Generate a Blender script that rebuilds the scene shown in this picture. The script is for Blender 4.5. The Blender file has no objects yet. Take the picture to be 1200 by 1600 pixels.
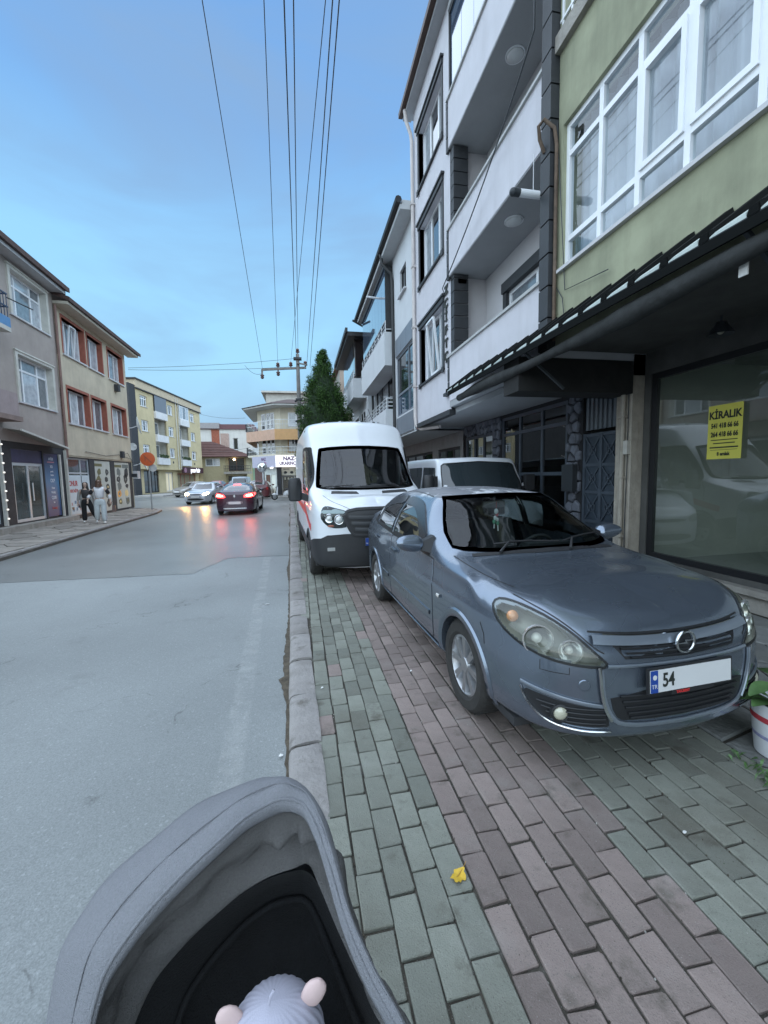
import bpy, bmesh, math, random
import numpy as np
from math import sin, cos, pi, radians, sqrt, atan2
from mathutils import Vector, Matrix, geometry, interpolate
from mathutils.bvhtree import BVHTree

random.seed(7)
S = bpy.context.scene
COL = S.collection

# ------------------------------------------------------------------ camera
FPX, CAM_H = 640.0, 1.62
def _axes(vp=(470, 745), roll=0.02):
    d = Vector(((vp[0]-600)/FPX, -(vp[1]-800)/FPX, -1)).normalized()
    ux, uy = -sin(roll), cos(roll)
    u = Vector((ux, uy, -(ux*d[0]+uy*d[1])/d[2])).normalized()
    return d.cross(u), d, u
AX = _axes()
cam_d = bpy.data.cameras.new('camera'); cam = bpy.data.objects.new('camera', cam_d); COL.objects.link(cam)
cam_d.sensor_fit = 'VERTICAL'; cam_d.sensor_height = 36; cam_d.sensor_width = 27
cam_d.lens = 36*FPX/1600; cam_d.clip_start = .05; cam_d.clip_end = 2000
cam.matrix_world = Matrix.Translation((0, 0, CAM_H)) @ Matrix((AX[0], AX[1], AX[2])).to_4x4()
S.camera = cam
def to_px(p):
    p = Vector(p)-Vector((0, 0, CAM_H))
    c = Matrix((AX[0], AX[1], AX[2])).transposed() @ p
    if c.z > -.05: return None
    return 600+FPX*c.x/-c.z, 800-FPX*c.y/-c.z, -c.z

# ------------------------------------------------------------------ sky, sun, exposure
SUN_EL, SUN_AZ = radians(48), radians(200)
W = bpy.data.worlds.new('World'); S.world = W; W.use_nodes = True
nt = W.node_tree; nt.nodes.clear()
def N(nt, t, **k):
    n = nt.nodes.new(t)
    for a, b in k.items(): setattr(n, a, b)
    return n
out = N(nt, 'ShaderNodeOutputWorld'); bg = N(nt, 'ShaderNodeBackground'); bg.inputs['Strength'].default_value = .1
sky = N(nt, 'ShaderNodeTexSky'); sky.sky_type = 'NISHITA'; sky.sun_disc = False
sky.sun_elevation = radians(9); sky.sun_rotation = SUN_AZ; sky.air_density = 1.0; sky.dust_density = 1.0; sky.ozone_density = 3.0
tc = N(nt, 'ShaderNodeTexCoord'); sep = N(nt, 'ShaderNodeSeparateXYZ'); nt.links.new(tc.outputs['Generated'], sep.inputs[0])
ramp = N(nt, 'ShaderNodeValToRGB'); nt.links.new(sep.outputs['Z'], ramp.inputs[0])
cr = ramp.color_ramp; cr.elements[0].position = 0; cr.elements[0].color = (.30, .42, .54, 1)
cr.elements[1].position = 1; cr.elements[1].color = (.105, .23, .52, 1)
for p, c in ((.10, (.29, .46, .61)), (.25, (.29, .55, .75)), (.42, (.26, .525, .78)), (.60, (.16, .345, .645))):
    e = cr.elements.new(p); e.color = c+(1,)
# thin, stretched cloud veils
mp = N(nt, 'ShaderNodeMapping'); mp.inputs['Scale'].default_value = (1.0, 1.3, 3.6); mp.inputs['Rotation'].default_value = (.1, .05, .4)
nt.links.new(tc.outputs['Generated'], mp.inputs[0])
nz = N(nt, 'ShaderNodeTexNoise'); nz.inputs['Scale'].default_value = 1.7; nz.inputs['Detail'].default_value = 5; nz.inputs['Roughness'].default_value = .5
nz.inputs['Distortion'].default_value = .5
nt.links.new(mp.outputs[0], nz.inputs['Vector'])
r2 = N(nt, 'ShaderNodeValToRGB'); r2.color_ramp.elements[0].position = .43; r2.color_ramp.elements[1].position = .70
r2.color_ramp.elements[1].color = (.75, .75, .75, 1)
nt.links.new(nz.outputs[0], r2.inputs[0])
mxc = N(nt, 'ShaderNodeMixRGB'); mxc.inputs[2].default_value = (.20, .32, .50, 1)
nt.links.new(r2.outputs[0], mxc.inputs[0]); nt.links.new(ramp.outputs[0], mxc.inputs[1])
gain = N(nt, 'ShaderNodeVectorMath', operation='SCALE'); gain.inputs['Scale'].default_value = 10.0
nt.links.new(mxc.outputs[0], gain.inputs[0])
mix = N(nt, 'ShaderNodeMixRGB'); mix.inputs[0].default_value = .88
nt.links.new(sky.outputs[0], mix.inputs[1]); nt.links.new(gain.outputs[0], mix.inputs[2])
nt.links.new(mix.outputs[0], bg.inputs[0]); nt.links.new(bg.outputs[0], out.inputs[0])
sl = bpy.data.lights.new('sun', 'SUN'); sl.energy = 3.5; sl.angle = radians(175); sl.color = (.88, .955, 1)
so = bpy.data.objects.new('sun', sl); COL.objects.link(so)
so.location = (0, 0, 40)
so.rotation_euler = (radians(34), 0, radians(-14))
S.view_settings.view_transform = 'Standard'; S.view_settings.look = 'None'; S.view_settings.gamma = 1
S.view_settings.use_curve_mapping = False; S.view_settings.exposure = .6
S.cycles.max_bounces = 8; S.cycles.transparent_max_bounces = 12; S.cycles.caustics_reflective = False; S.cycles.caustics_refractive = False

# ------------------------------------------------------------------ materials
MATS = {}
def srgb(r, g, b):
    f = lambda c: (c/255/12.92 if c/255 <= .04045 else ((c/255+.055)/1.055)**2.4)
    return (f(r), f(g), f(b))
def pm(name, col, rough=.7, metal=0, var=.12, vs=4, bump=0, bs=60, stain=0, stc=(.12, .10, .08), streak=False, rnd=0, coat=0, emit=0, spec=.5, detail=5, stscale=1.3):
    if name in MATS: return MATS[name]
    m = bpy.data.materials.new(name); m.use_nodes = True; t = m.node_tree; MATS[name] = m
    b = t.nodes['Principled BSDF']; b.inputs['Roughness'].default_value = rough; b.inputs['Metallic'].default_value = metal
    b.inputs['Specular IOR Level'].default_value = spec
    b.inputs['Coat Weight'].default_value = coat; b.inputs['Coat Roughness'].default_value = .04
    co = N(t, 'ShaderNodeTexCoord')
    last = None
    if var or rnd:
        n = N(t, 'ShaderNodeTexNoise'); n.inputs['Scale'].default_value = vs; n.inputs['Detail'].default_value = detail; n.inputs['Roughness'].default_value = .6
        t.links.new(co.outputs['Object'], n.inputs['Vector'])
        r = N(t, 'ShaderNodeMapRange'); r.inputs[1].default_value = .3; r.inputs[2].default_value = .7
        r.inputs[3].default_value = 1-var; r.inputs[4].default_value = 1+var
        t.links.new(n.outputs[0], r.inputs[0]); last = r.outputs[0]
        if rnd:
            oi = N(t, 'ShaderNodeObjectInfo'); ge = N(t, 'ShaderNodeNewGeometry')
            ad = N(t, 'ShaderNodeMath', operation='ADD'); t.links.new(oi.outputs['Random'], ad.inputs[0]); t.links.new(ge.outputs['Random Per Island'], ad.inputs[1])
            fr = N(t, 'ShaderNodeMath', operation='FRACT'); t.links.new(ad.outputs[0], fr.inputs[0])
            r3 = N(t, 'ShaderNodeMapRange'); r3.inputs[3].default_value = 1-rnd; r3.inputs[4].default_value = 1+rnd; t.links.new(fr.outputs[0], r3.inputs[0])
            mu = N(t, 'ShaderNodeMath', operation='MULTIPLY'); t.links.new(last, mu.inputs[0]); t.links.new(r3.outputs[0], mu.inputs[1]); last = mu.outputs[0]
    c = None
    if last:
        sc = N(t, 'ShaderNodeVectorMath', operation='SCALE'); sc.inputs[0].default_value = col; t.links.new(last, sc.inputs['Scale']); c = sc.outputs[0]
    if stain:
        mp = N(t, 'ShaderNodeMapping'); mp.inputs['Scale'].default_value = (1, 1, .12) if streak else (1, 1, 1)
        t.links.new(co.outputs['Object'], mp.inputs[0])
        n2 = N(t, 'ShaderNodeTexNoise'); n2.inputs['Scale'].default_value = stscale*(3 if streak else 1); n2.inputs['Detail'].default_value = 8; n2.inputs['Roughness'].default_value = .65
        t.links.new(mp.outputs[0], n2.inputs['Vector'])
        r = N(t, 'ShaderNodeMapRange'); r.inputs[1].default_value = .5; r.inputs[2].default_value = .78; r.inputs[4].default_value = stain
        t.links.new(n2.outputs[0], r.inputs[0])
        mx = N(t, 'ShaderNodeMixRGB'); t.links.new(r.outputs[0], mx.inputs[0]); mx.inputs[2].default_value = stc+(1,)
        if c: t.links.new(c, mx.inputs[1])
        else: mx.inputs[1].default_value = tuple(col)+(1,)
        c = mx.outputs[0]
    if c: t.links.new(c, b.inputs['Base Color'])
    else: b.inputs['Base Color'].default_value = tuple(col)+(1,)
    if bump:
        n3 = N(t, 'ShaderNodeTexNoise'); n3.inputs['Scale'].default_value = bs; n3.inputs['Detail'].default_value = 6
        t.links.new(co.outputs['Object'], n3.inputs['Vector'])
        bp = N(t, 'ShaderNodeBump'); bp.inputs['Strength'].default_value = bump; bp.inputs['Distance'].default_value = .02
        t.links.new(n3.outputs[0], bp.inputs['Height']); t.links.new(bp.outputs[0], b.inputs['Normal'])
    if emit:
        b.inputs['Emission Color'].default_value = tuple(col)+(1,); b.inputs['Emission Strength'].default_value = emit
    return m
def schlick(t, f0):   # reflectance that does not depend on which way the sheet faces
    ge = N(t, 'ShaderNodeNewGeometry'); d = N(t, 'ShaderNodeVectorMath', operation='DOT_PRODUCT'); t.links.new(ge.outputs['Normal'], d.inputs[0]); t.links.new(ge.outputs['Incoming'], d.inputs[1])
    a = N(t, 'ShaderNodeMath', operation='ABSOLUTE'); t.links.new(d.outputs['Value'], a.inputs[0])
    s = N(t, 'ShaderNodeMath', operation='SUBTRACT'); s.inputs[0].default_value = 1; t.links.new(a.outputs[0], s.inputs[1])
    p = N(t, 'ShaderNodeMath', operation='POWER'); p.inputs[1].default_value = 5; t.links.new(s.outputs[0], p.inputs[0])
    m = N(t, 'ShaderNodeMath', operation='MULTIPLY_ADD'); m.inputs[1].default_value = 1-f0; m.inputs[2].default_value = f0; t.links.new(p.outputs[0], m.inputs[0]); return m
def glass(name, tint=(.9, .95, .95), rough=.0, refl=1.0, dark=0.0, dcol=(.30, .33, .31)):
    """see-through pane: fresnel reflection over a tinted transparent body"""
    if name in MATS: return MATS[name]
    m = bpy.data.materials.new(name); m.use_nodes = True; t = m.node_tree; MATS[name] = m; t.nodes.clear()
    o = N(t, 'ShaderNodeOutputMaterial'); fr = schlick(t, .065)
    g = N(t, 'ShaderNodeBsdfGlossy'); g.inputs['Roughness'].default_value = rough
    tr = N(t, 'ShaderNodeBsdfTransparent'); tr.inputs[0].default_value = tint+(1,)
    df = N(t, 'ShaderNodeBsdfDiffuse'); df.inputs[0].default_value = dcol+(1,)
    m2 = N(t, 'ShaderNodeMixShader'); m2.inputs[0].default_value = dark
    t.links.new(tr.outputs[0], m2.inputs[1]); t.links.new(df.outputs[0], m2.inputs[2])
    mu = N(t, 'ShaderNodeMath', operation='MULTIPLY'); mu.inputs[1].default_value = refl; t.links.new(fr.outputs[0], mu.inputs[0])
    mx = N(t, 'ShaderNodeMixShader'); t.links.new(mu.outputs[0], mx.inputs[0]); t.links.new(m2.outputs[0], mx.inputs[1]); t.links.new(g.outputs[0], mx.inputs[2])
    t.links.new(mx.outputs[0], o.inputs[0])
    return m
def lamp_mat(name, col, s):
    return pm(name, col, .4, var=0, emit=s)

# ------------------------------------------------------------------ mesh builder
class MB:
    def __init__(s): s.v = []; s.f = []; s.m = []
    def add(s, vs, fs, m=0):
        o = len(s.v); s.v += [tuple(p) for p in vs]
        for f in fs: s.f.append([i+o for i in f]); s.m.append(m)
        return s
    def hexa(s, p, m=0):
        return s.add(p, [(0, 3, 2, 1), (4, 5, 6, 7), (0, 1, 5, 4), (1, 2, 6, 5), (2, 3, 7, 6), (3, 0, 4, 7)], m)
    def box(s, x0, x1, y0, y1, z0, z1, m=0):
        return s.hexa([(x0, y0, z0), (x1, y0, z0), (x1, y1, z0), (x0, y1, z0), (x0, y0, z1), (x1, y0, z1), (x1, y1, z1), (x0, y1, z1)], m)
    def quad(s, a, b, c, d, m=0): return s.add([a, b, c, d], [(0, 1, 2, 3)], m)
    def bar(s, a, b, w, h, up=(0, 0, 1), m=0):
        a, b = Vector(a), Vector(b); d = (b-a).normalized(); u = Vector(up)
        sd = d.cross(u)
        if sd.length < 1e-5: sd = d.cross(Vector((1, 0, 0)))
        sd.normalize(); u = sd.cross(d)
        p = []
        for c in (a, b):
            for i, j in ((-1, -1), (1, -1), (1, 1), (-1, 1)): p.append(c+sd*i*w/2+u*j*h/2)
        return s.hexa(p, m)
    def tube(s, pts, r, n=8, m=0, cap=True, closed=False):
        pts = [Vector(p) for p in pts]; k = len(pts); rr = r if isinstance(r, (list, tuple)) else [r]*k
        o = len(s.v); prev = None
        for i, p in enumerate(pts):
            if closed: d = pts[(i+1) % k]-pts[i-1]
            else: d = (pts[min(i+1, k-1)]-pts[max(i-1, 0)])
            d.normalize()
            if prev is None:
                u = d.cross(Vector((0, 0, 1)))
                if u.length < 1e-3: u = d.cross(Vector((1, 0, 0)))
            else: u = prev-d*prev.dot(d)
            u.normalize(); prev = u; w = d.cross(u)
            for j in range(n):
                a = 2*pi*j/n; s.v.append(tuple(p+u*rr[i]*cos(a)+w*rr[i]*sin(a)))
        for i in range(k if closed else k-1):
            i2 = (i+1) % k
            for j in range(n):
                s.f.append([o+i*n+j, o+i*n+(j+1) % n, o+i2*n+(j+1) % n, o+i2*n+j]); s.m.append(m)
        if cap and not closed:
            s.f.append([o+j for j in range(n)][::-1]); s.m.append(m)
            s.f.append([o+(k-1)*n+j for j in range(n)]); s.m.append(m)
        return s
    def lathe(s, prof, n=24, M=None, m=0, a0=0, a1=2*pi):
        M = M or Matrix(); o = len(s.v); k = len(prof); full = abs(a1-a0-2*pi) < 1e-6
        nn = n if full else n+1
        for i in range(nn):
            a = a0+(a1-a0)*i/n
            for r, z in prof: s.v.append(tuple(M @ Vector((r*cos(a), r*sin(a), z))))
        for i in range(n):
            i2 = (i+1) % nn
            for j in range(k-1):
                s.f.append([o+i*k+j, o+i2*k+j, o+i2*k+j+1, o+i*k+j+1]); s.m.append(m)
        return s
    def grid(s, rows, m=0, closed=False):
        o = len(s.v); c = len(rows[0])
        for r in rows: s.v += [tuple(p) for p in r]
        for i in range(len(rows)-1):
            for j in range(c if closed else c-1):
                j2 = (j+1) % c
                s.f.append([o+i*c+j, o+i*c+j2, o+(i+1)*c+j2, o+(i+1)*c+j]); s.m.append(m)
        return s
    def prism(s, poly, vec, m=0):
        vec = Vector(vec); n = len(poly); p = [Vector(q) for q in poly]; vs = p+[q+vec for q in p]
        fs = [list(range(n))[::-1], list(range(n, 2*n))]+[[i, (i+1) % n, (i+1) % n+n, i+n] for i in range(n)]
        return s.add(vs, fs, m)
    def ball(s, c, r, n=10, m=0, M=None):
        c = Vector(c); r = r if isinstance(r, (tuple, list)) else (r, r, r); o = len(s.v)
        M = M or Matrix.Identity(3)
        for i in range(n+1):
            t = pi*i/n
            for j in range(2*n):
                a = pi*j/n; s.v.append(tuple(c+M @ Vector((r[0]*sin(t)*cos(a), r[1]*sin(t)*sin(a), r[2]*cos(t)))))
        for i in range(n):
            for j in range(2*n):
                j2 = (j+1) % (2*n)
                s.f.append([o+i*2*n+j, o+(i+1)*2*n+j, o+(i+1)*2*n+j2, o+i*2*n+j2]); s.m.append(m)
        return s
    def mesh(s, name, mats, smooth=False, fix=True, merge=0):
        me = bpy.data.meshes.new(name); me.from_pydata(s.v, [], s.f)
        for k in (mats if isinstance(mats, (list, tuple)) else [mats]): me.materials.append(k)
        me.polygons.foreach_set('material_index', s.m)
        if fix or merge:
            b = bmesh.new(); b.from_mesh(me)
            if merge: bmesh.ops.remove_doubles(b, verts=b.verts, dist=merge)
            if fix: bmesh.ops.recalc_face_normals(b, faces=b.faces)
            b.to_mesh(me); b.free()
        if smooth is True: me.polygons.foreach_set('use_smooth', [True]*len(me.polygons))
        elif smooth:
            me.polygons.foreach_set('use_smooth', [True]*len(me.polygons)); me.set_sharp_from_angle(angle=radians(smooth))
        me.update(); return me
    def build(s, name, mats, parent=None, smooth=False, loc=None, fix=True, merge=0):
        return link(name, s.mesh(name, mats, smooth, fix, merge), parent, loc)
def link(name, me, parent=None, loc=None, rot=None):
    o = bpy.data.objects.new(name, me); COL.objects.link(o)
    if parent is not None: o.parent = parent
    if loc is not None: o.location = loc
    if rot is not None: o.rotation_euler = rot
    return o
def tag(o, label=None, cat=None, group=None, kind=None):
    if label: o['label'] = label
    if cat: o['category'] = cat
    if group: o['group'] = group
    if kind: o['kind'] = kind
    return o
def thing(name, label, cat, loc=(0, 0, 0), rz=0, group=None):
    o = link(name, None, None, loc, (0, 0, rz)); return tag(o, label, cat, group)
def copy_tree(o, parent=None):
    c = o.copy(); COL.objects.link(c)
    if parent is not None: c.parent = parent
    for ch in list(o.children): copy_tree(ch, c)
    return c
def text(name, body, size, mat, parent, M, depth=.002, bold=0, sx=1, align='CENTER', space=1, shear=0):
    cu = bpy.data.curves.new('txt', 'FONT'); cu.body = body; cu.size = size; cu.extrude = depth; cu.offset = bold
    cu.align_x = align; cu.align_y = 'CENTER'; cu.space_character = space; cu.resolution_u = 3; cu.shear = shear
    ob = bpy.data.objects.new('txt', cu); COL.objects.link(ob)
    bpy.context.view_layer.update()
    dg = bpy.context.evaluated_depsgraph_get(); me = bpy.data.meshes.new_from_object(ob.evaluated_get(dg))
    bpy.data.objects.remove(ob); bpy.data.curves.remove(cu)
    me.materials.clear(); me.materials.append(mat); me.name = name
    me.transform(M @ Matrix.Diagonal((sx, 1, 1, 1)))
    return link(name, me, parent)
def skin(name, verts, edges, rad, mat, parent, sub=1, loc=None, root=0):
    me = bpy.data.meshes.new(name); me.from_pydata(verts, edges, [])
    ob = bpy.data.objects.new(name, me); COL.objects.link(ob)
    md = ob.modifiers.new('s', 'SKIN'); md.use_smooth_shade = True
    for i, r in enumerate(rad):
        sv = me.skin_vertices[0].data[i]; sv.radius = r if isinstance(r, tuple) else (r, r); sv.use_root = (i == root)
    if sub: ob.modifiers.new('b', 'SUBSURF').levels = sub
    bpy.context.view_layer.update()
    dg = bpy.context.evaluated_depsgraph_get(); m2 = bpy.data.meshes.new_from_object(ob.evaluated_get(dg))
    bpy.data.objects.remove(ob); m2.materials.clear(); m2.materials.append(mat); m2.name = name
    m2.polygons.foreach_set('use_smooth', [True]*len(m2.polygons))
    return link(name, m2, parent, loc)

# facade frame: s along the street front, d into the building, z up
class Fr:
    def __init__(s, o, es, ed, s0=0): s.o = Vector(o); s.es = Vector(es).normalized(); s.ed = Vector(ed).normalized(); s.s0 = s0
    def P(s, a, d, z): return s.es*(a-s.s0)+s.ed*d+Vector((0, 0, z))
    def box(s, mb, a0, a1, d0, d1, z0, z1, m=0):
        P = s.P
        return mb.hexa([P(a0, d0, z0), P(a1, d0, z0), P(a1, d1, z0), P(a0, d1, z0), P(a0, d0, z1), P(a1, d0, z1), P(a1, d1, z1), P(a0, d1, z1)], m)
    def wall(s, mb, a0, a1, z0, z1, ops=(), rev=.16, d=0, m=0, mr=None):
        A = sorted({a0, a1} | {x for o in ops for x in o[:2]}); Z = sorted({z0, z1} | {x for o in ops for x in o[2:4]})
        A = [x for x in A if a0-1e-6 <= x <= a1+1e-6]; Z = [x for x in Z if z0-1e-6 <= x <= z1+1e-6]
        for i in range(len(A)-1):
            for j in range(len(Z)-1):
                ca, cz = (A[i]+A[i+1])/2, (Z[j]+Z[j+1])/2
                if any(o[0] < ca < o[1] and o[2] < cz < o[3] for o in ops): continue
                mb.quad(s.P(A[i], d, Z[j]), s.P(A[i+1], d, Z[j]), s.P(A[i+1], d, Z[j+1]), s.P(A[i], d, Z[j+1]), m)
        k = m if mr is None else mr
        for o in ops:
            x0, x1, y0, y1 = o[:4]
            c = [(x0, y0), (x1, y0), (x1, y1), (x0, y1)]
            for q in range(4):
                (p, r), (p2, r2) = c[q], c[(q+1) % 4]
                mb.quad(s.P(p, d, r), s.P(p2, d, r2), s.P(p2, d+rev, r2), s.P(p, d+rev, r), k)
        return mb
    def window(s, parent, a0, a1, z0, z1, d=.12, fw=.06, vs=(), hs=(), fm=None, pmat=None, name='window', panes=False, sill=None, sm=None, fd=.06, lab=None, hseg=None):
        mb = MB(); b = lambda *k: s.box(mb, *k)
        b(a0, a1, d, d+fd, z0, z0+fw); b(a0, a1, d, d+fd, z1-fw, z1)
        b(a0, a0+fw, d, d+fd, z0+fw, z1-fw); b(a1-fw, a1, d, d+fd, z0+fw, z1-fw)
        V = [a0+fw/2]+[a0+(a1-a0)*v for v in vs]+[a1-fw/2]; H = [z0+fw/2]+[z0+(z1-z0)*h for h in hs]+[z1-fw/2]
        for v in V[1:-1]: b(v-fw/2, v+fw/2, d+.002, d+fd-.002, z0+fw, z1-fw)
        for h in H[1:-1]:
            for i in range(len(V)-1): b(V[i]+fw/2, V[i+1]-fw/2, d+.004, d+fd-.004, h-fw/2, h+fw/2)
        w = mb.build(name, fm, parent)
        if lab: w['label'] = lab
        dd = d+fd*.5
        plist = pmat if isinstance(pmat, (list, tuple)) else [pmat]
        if panes:
            k = 0
            for i in range(len(V)-1):
                for j in range(len(H)-1):
                    q = MB(); q.quad(s.P(V[i], dd, H[j]), s.P(V[i+1], dd, H[j]), s.P(V[i+1], dd, H[j+1]), s.P(V[i], dd, H[j+1]))
                    q.build('pane', plist[k % len(plist)], w, fix=False); k += 1
        else:
            q = MB()
            for i in range(len(V)-1):
                q.quad(s.P(V[i], dd, z0+fw/2), s.P(V[i+1], dd, z0+fw/2), s.P(V[i+1], dd, z1-fw/2), s.P(V[i], dd, z1-fw/2), i % len(plist))
            q.build('pane', plist, w, fix=False)
        if sill:
            q = MB(); s.box(q, a0-.06, a1+.06, -sill, d-.003, z0-.05, z0-.003); q.build('sill', sm or fm, w)
        return w
# ================================================================== ground, road, pavements
ROADZ = -.07
def asphalt(name, base, tone=(1, 1, 1), stripe=False, rough=.5):
    m = bpy.data.materials.new(name); m.use_nodes = True; t = m.node_tree; MATS[name] = m
    b = t.nodes['Principled BSDF']; co = N(t, 'ShaderNodeTexCoord'); L = t.links.new
    n1 = N(t, 'ShaderNodeTexNoise'); n1.inputs['Scale'].default_value = .35; n1.inputs['Detail'].default_value = 6; L(co.outputs['Object'], n1.inputs['Vector'])
    n2 = N(t, 'ShaderNodeTexNoise'); n2.inputs['Scale'].default_value = 150; n2.inputs['Detail'].default_value = 3; L(co.outputs['Object'], n2.inputs['Vector'])
    v = N(t, 'ShaderNodeTexVoronoi'); v.inputs['Scale'].default_value = 42; L(co.outputs['Object'], v.inputs['Vector'])
    r1 = N(t, 'ShaderNodeMapRange'); r1.inputs[1].default_value = .3; r1.inputs[2].default_value = .7; r1.inputs[3].default_value = .78; r1.inputs[4].default_value = 1.18; L(n1.outputs[0], r1.inputs[0])
    r2 = N(t, 'ShaderNodeMapRange'); r2.inputs[1].default_value = .3; r2.inputs[2].default_value = .7; r2.inputs[3].default_value = .80; r2.inputs[4].default_value = 1.20; L(n2.outputs[0], r2.inputs[0])
    mu = N(t, 'ShaderNodeMath', operation='MULTIPLY'); L(r1.outputs[0], mu.inputs[0]); L(r2.outputs[0], mu.inputs[1])
    sc = N(t, 'ShaderNodeVectorMath', operation='SCALE'); sc.inputs[0].default_value = base; L(mu.outputs[0], sc.inputs['Scale'])
    # pale aggregate chips, only some of the cells
    cs = N(t, 'ShaderNodeSeparateColor'); L(v.outputs['Color'], cs.inputs[0])
    g = N(t, 'ShaderNodeMath', operation='GREATER_THAN'); g.inputs[1].default_value = .80; L(cs.outputs[0], g.inputs[0])
    l = N(t, 'ShaderNodeMath', operation='LESS_THAN'); l.inputs[1].default_value = .30; L(v.outputs['Distance'], l.inputs[0])
    ml = N(t, 'ShaderNodeMath', operation='MULTIPLY'); L(g.outputs[0], ml.inputs[0]); L(l.outputs[0], ml.inputs[1])
    m5 = N(t, 'ShaderNodeMath', operation='MULTIPLY'); m5.inputs[1].default_value = .19; L(ml.outputs[0], m5.inputs[0])
    mx = N(t, 'ShaderNodeMixRGB'); L(m5.outputs[0], mx.inputs[0]); L(sc.outputs[0], mx.inputs[1]); mx.inputs[2].default_value = (.50, .52, .52, 1)
    c = mx.outputs[0]
    # oil and tyre stains
    n4 = N(t, 'ShaderNodeTexNoise'); n4.inputs['Scale'].default_value = 2.2; n4.inputs['Detail'].default_value = 9; n4.inputs['Roughness'].default_value = .7; L(co.outputs['Object'], n4.inputs['Vector'])
    r4 = N(t, 'ShaderNodeMapRange'); r4.inputs[1].default_value = .58; r4.inputs[2].default_value = .8; r4.inputs[4].default_value = .55; L(n4.outputs[0], r4.inputs[0])
    m4 = N(t, 'ShaderNodeMixRGB'); L(r4.outputs[0], m4.inputs[0]); L(c, m4.inputs[1]); m4.inputs[2].default_value = (.11, .11, .105, 1); c = m4.outputs[0]
    # hairline cracks, broken up by noise
    nd = N(t, 'ShaderNodeTexNoise'); nd.inputs['Scale'].default_value = 1.7; nd.inputs['Detail'].default_value = 6; L(co.outputs['Object'], nd.inputs['Vector'])
    sv = N(t, 'ShaderNodeVectorMath', operation='SCALE'); sv.inputs['Scale'].default_value = 1.5; L(nd.outputs['Color'], sv.inputs[0]); av = N(t, 'ShaderNodeVectorMath', operation='ADD'); L(co.outputs['Object'], av.inputs[0]); L(sv.outputs[0], av.inputs[1])
    vo = N(t, 'ShaderNodeTexVoronoi', feature='DISTANCE_TO_EDGE'); vo.inputs['Scale'].default_value = .42; L(av.outputs[0], vo.inputs['Vector'])
    rc = N(t, 'ShaderNodeMapRange'); rc.inputs[1].default_value = .007; rc.inputs[2].default_value = .002; L(vo.outputs['Distance'], rc.inputs[0])
    rm_ = N(t, 'ShaderNodeMapRange'); rm_.inputs[1].default_value = .50; rm_.inputs[2].default_value = .60; rm_.inputs[4].default_value = .55; L(n4.outputs[0], rm_.inputs[0])
    mc = N(t, 'ShaderNodeMath', operation='MULTIPLY'); L(rc.outputs[0], mc.inputs[0]); L(rm_.outputs[0], mc.inputs[1]); xc = N(t, 'ShaderNodeMixRGB'); L(mc.outputs[0], xc.inputs[0]); L(c, xc.inputs[1]); xc.inputs[2].default_value = (.06, .06, .058, 1); c = xc.outputs[0]
    if stripe:   # a worn paint line along the kerb side
        sp = N(t, 'ShaderNodeSeparateXYZ'); L(co.outputs['Object'], sp.inputs[0])
        a = N(t, 'ShaderNodeMath', operation='MULTIPLY_ADD'); L(sp.outputs['Y'], a.inputs[0]); a.inputs[1].default_value = .045; a.inputs[2].default_value = .36
        ad = N(t, 'ShaderNodeMath', operation='ADD'); L(sp.outputs['X'], ad.inputs[0]); L(a.outputs[0], ad.inputs[1])
        ab = N(t, 'ShaderNodeMath', operation='ABSOLUTE'); L(ad.outputs[0], ab.inputs[0])
        lt = N(t, 'ShaderNodeMapRange'); lt.inputs[1].default_value = .085; lt.inputs[2].default_value = .06; L(ab.outputs[0], lt.inputs[0])
        n5 = N(t, 'ShaderNodeTexNoise'); n5.inputs['Scale'].default_value = 7; n5.inputs['Detail'].default_value = 10; n5.inputs['Roughness'].default_value = .75; L(co.outputs['Object'], n5.inputs['Vector'])
        r5 = N(t, 'ShaderNodeMapRange'); r5.inputs[1].default_value = .42; r5.inputs[2].default_value = .62; r5.inputs[4].default_value = .22; L(n5.outputs[0], r5.inputs[0])
        mm = N(t, 'ShaderNodeMath', operation='MULTIPLY'); L(lt.outputs[0], mm.inputs[0]); L(r5.outputs[0], mm.inputs[1])
        ms = N(t, 'ShaderNodeMixRGB'); L(mm.outputs[0], ms.inputs[0]); L(c, ms.inputs[1]); ms.inputs[2].default_value = (.5, .5, .48, 1); c = ms.outputs[0]
    L(c, b.inputs['Base Color'])
    rr = N(t, 'ShaderNodeMapRange'); rr.inputs[3].default_value = rough-.06; rr.inputs[4].default_value = rough+.14; L(n1.outputs[0], rr.inputs[0]); L(rr.outputs[0], b.inputs['Roughness'])
    bp = N(t, 'ShaderNodeBump'); bp.inputs['Strength'].default_value = .35; bp.inputs['Distance'].default_value = .006
    L(n2.outputs[0], bp.inputs['Height']); L(bp.outputs[0], b.inputs['Normal'])
    return m
M_ASPH = asphalt('asphalt_old', (.235, .25, .247), stripe=True, rough=.62)
M_ASPH2 = asphalt('asphalt_new', (.20, .206, .20), rough=.30)
g = MB(); g.quad((-700, -700, -.082), (700, -700, -.082), (700, 900, -.082), (-700, 900, -.082))
tag(g.build('ground', pm('ground_soil', (.2, .2, .19), .9), fix=False), kind='structure')
g = MB(); g.quad((-60, -25, ROADZ), (30, -25, ROADZ), (30, 120, ROADZ), (-60, 120, ROADZ))
tag(g.build('road', M_ASPH, fix=False), kind='structure')
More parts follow.
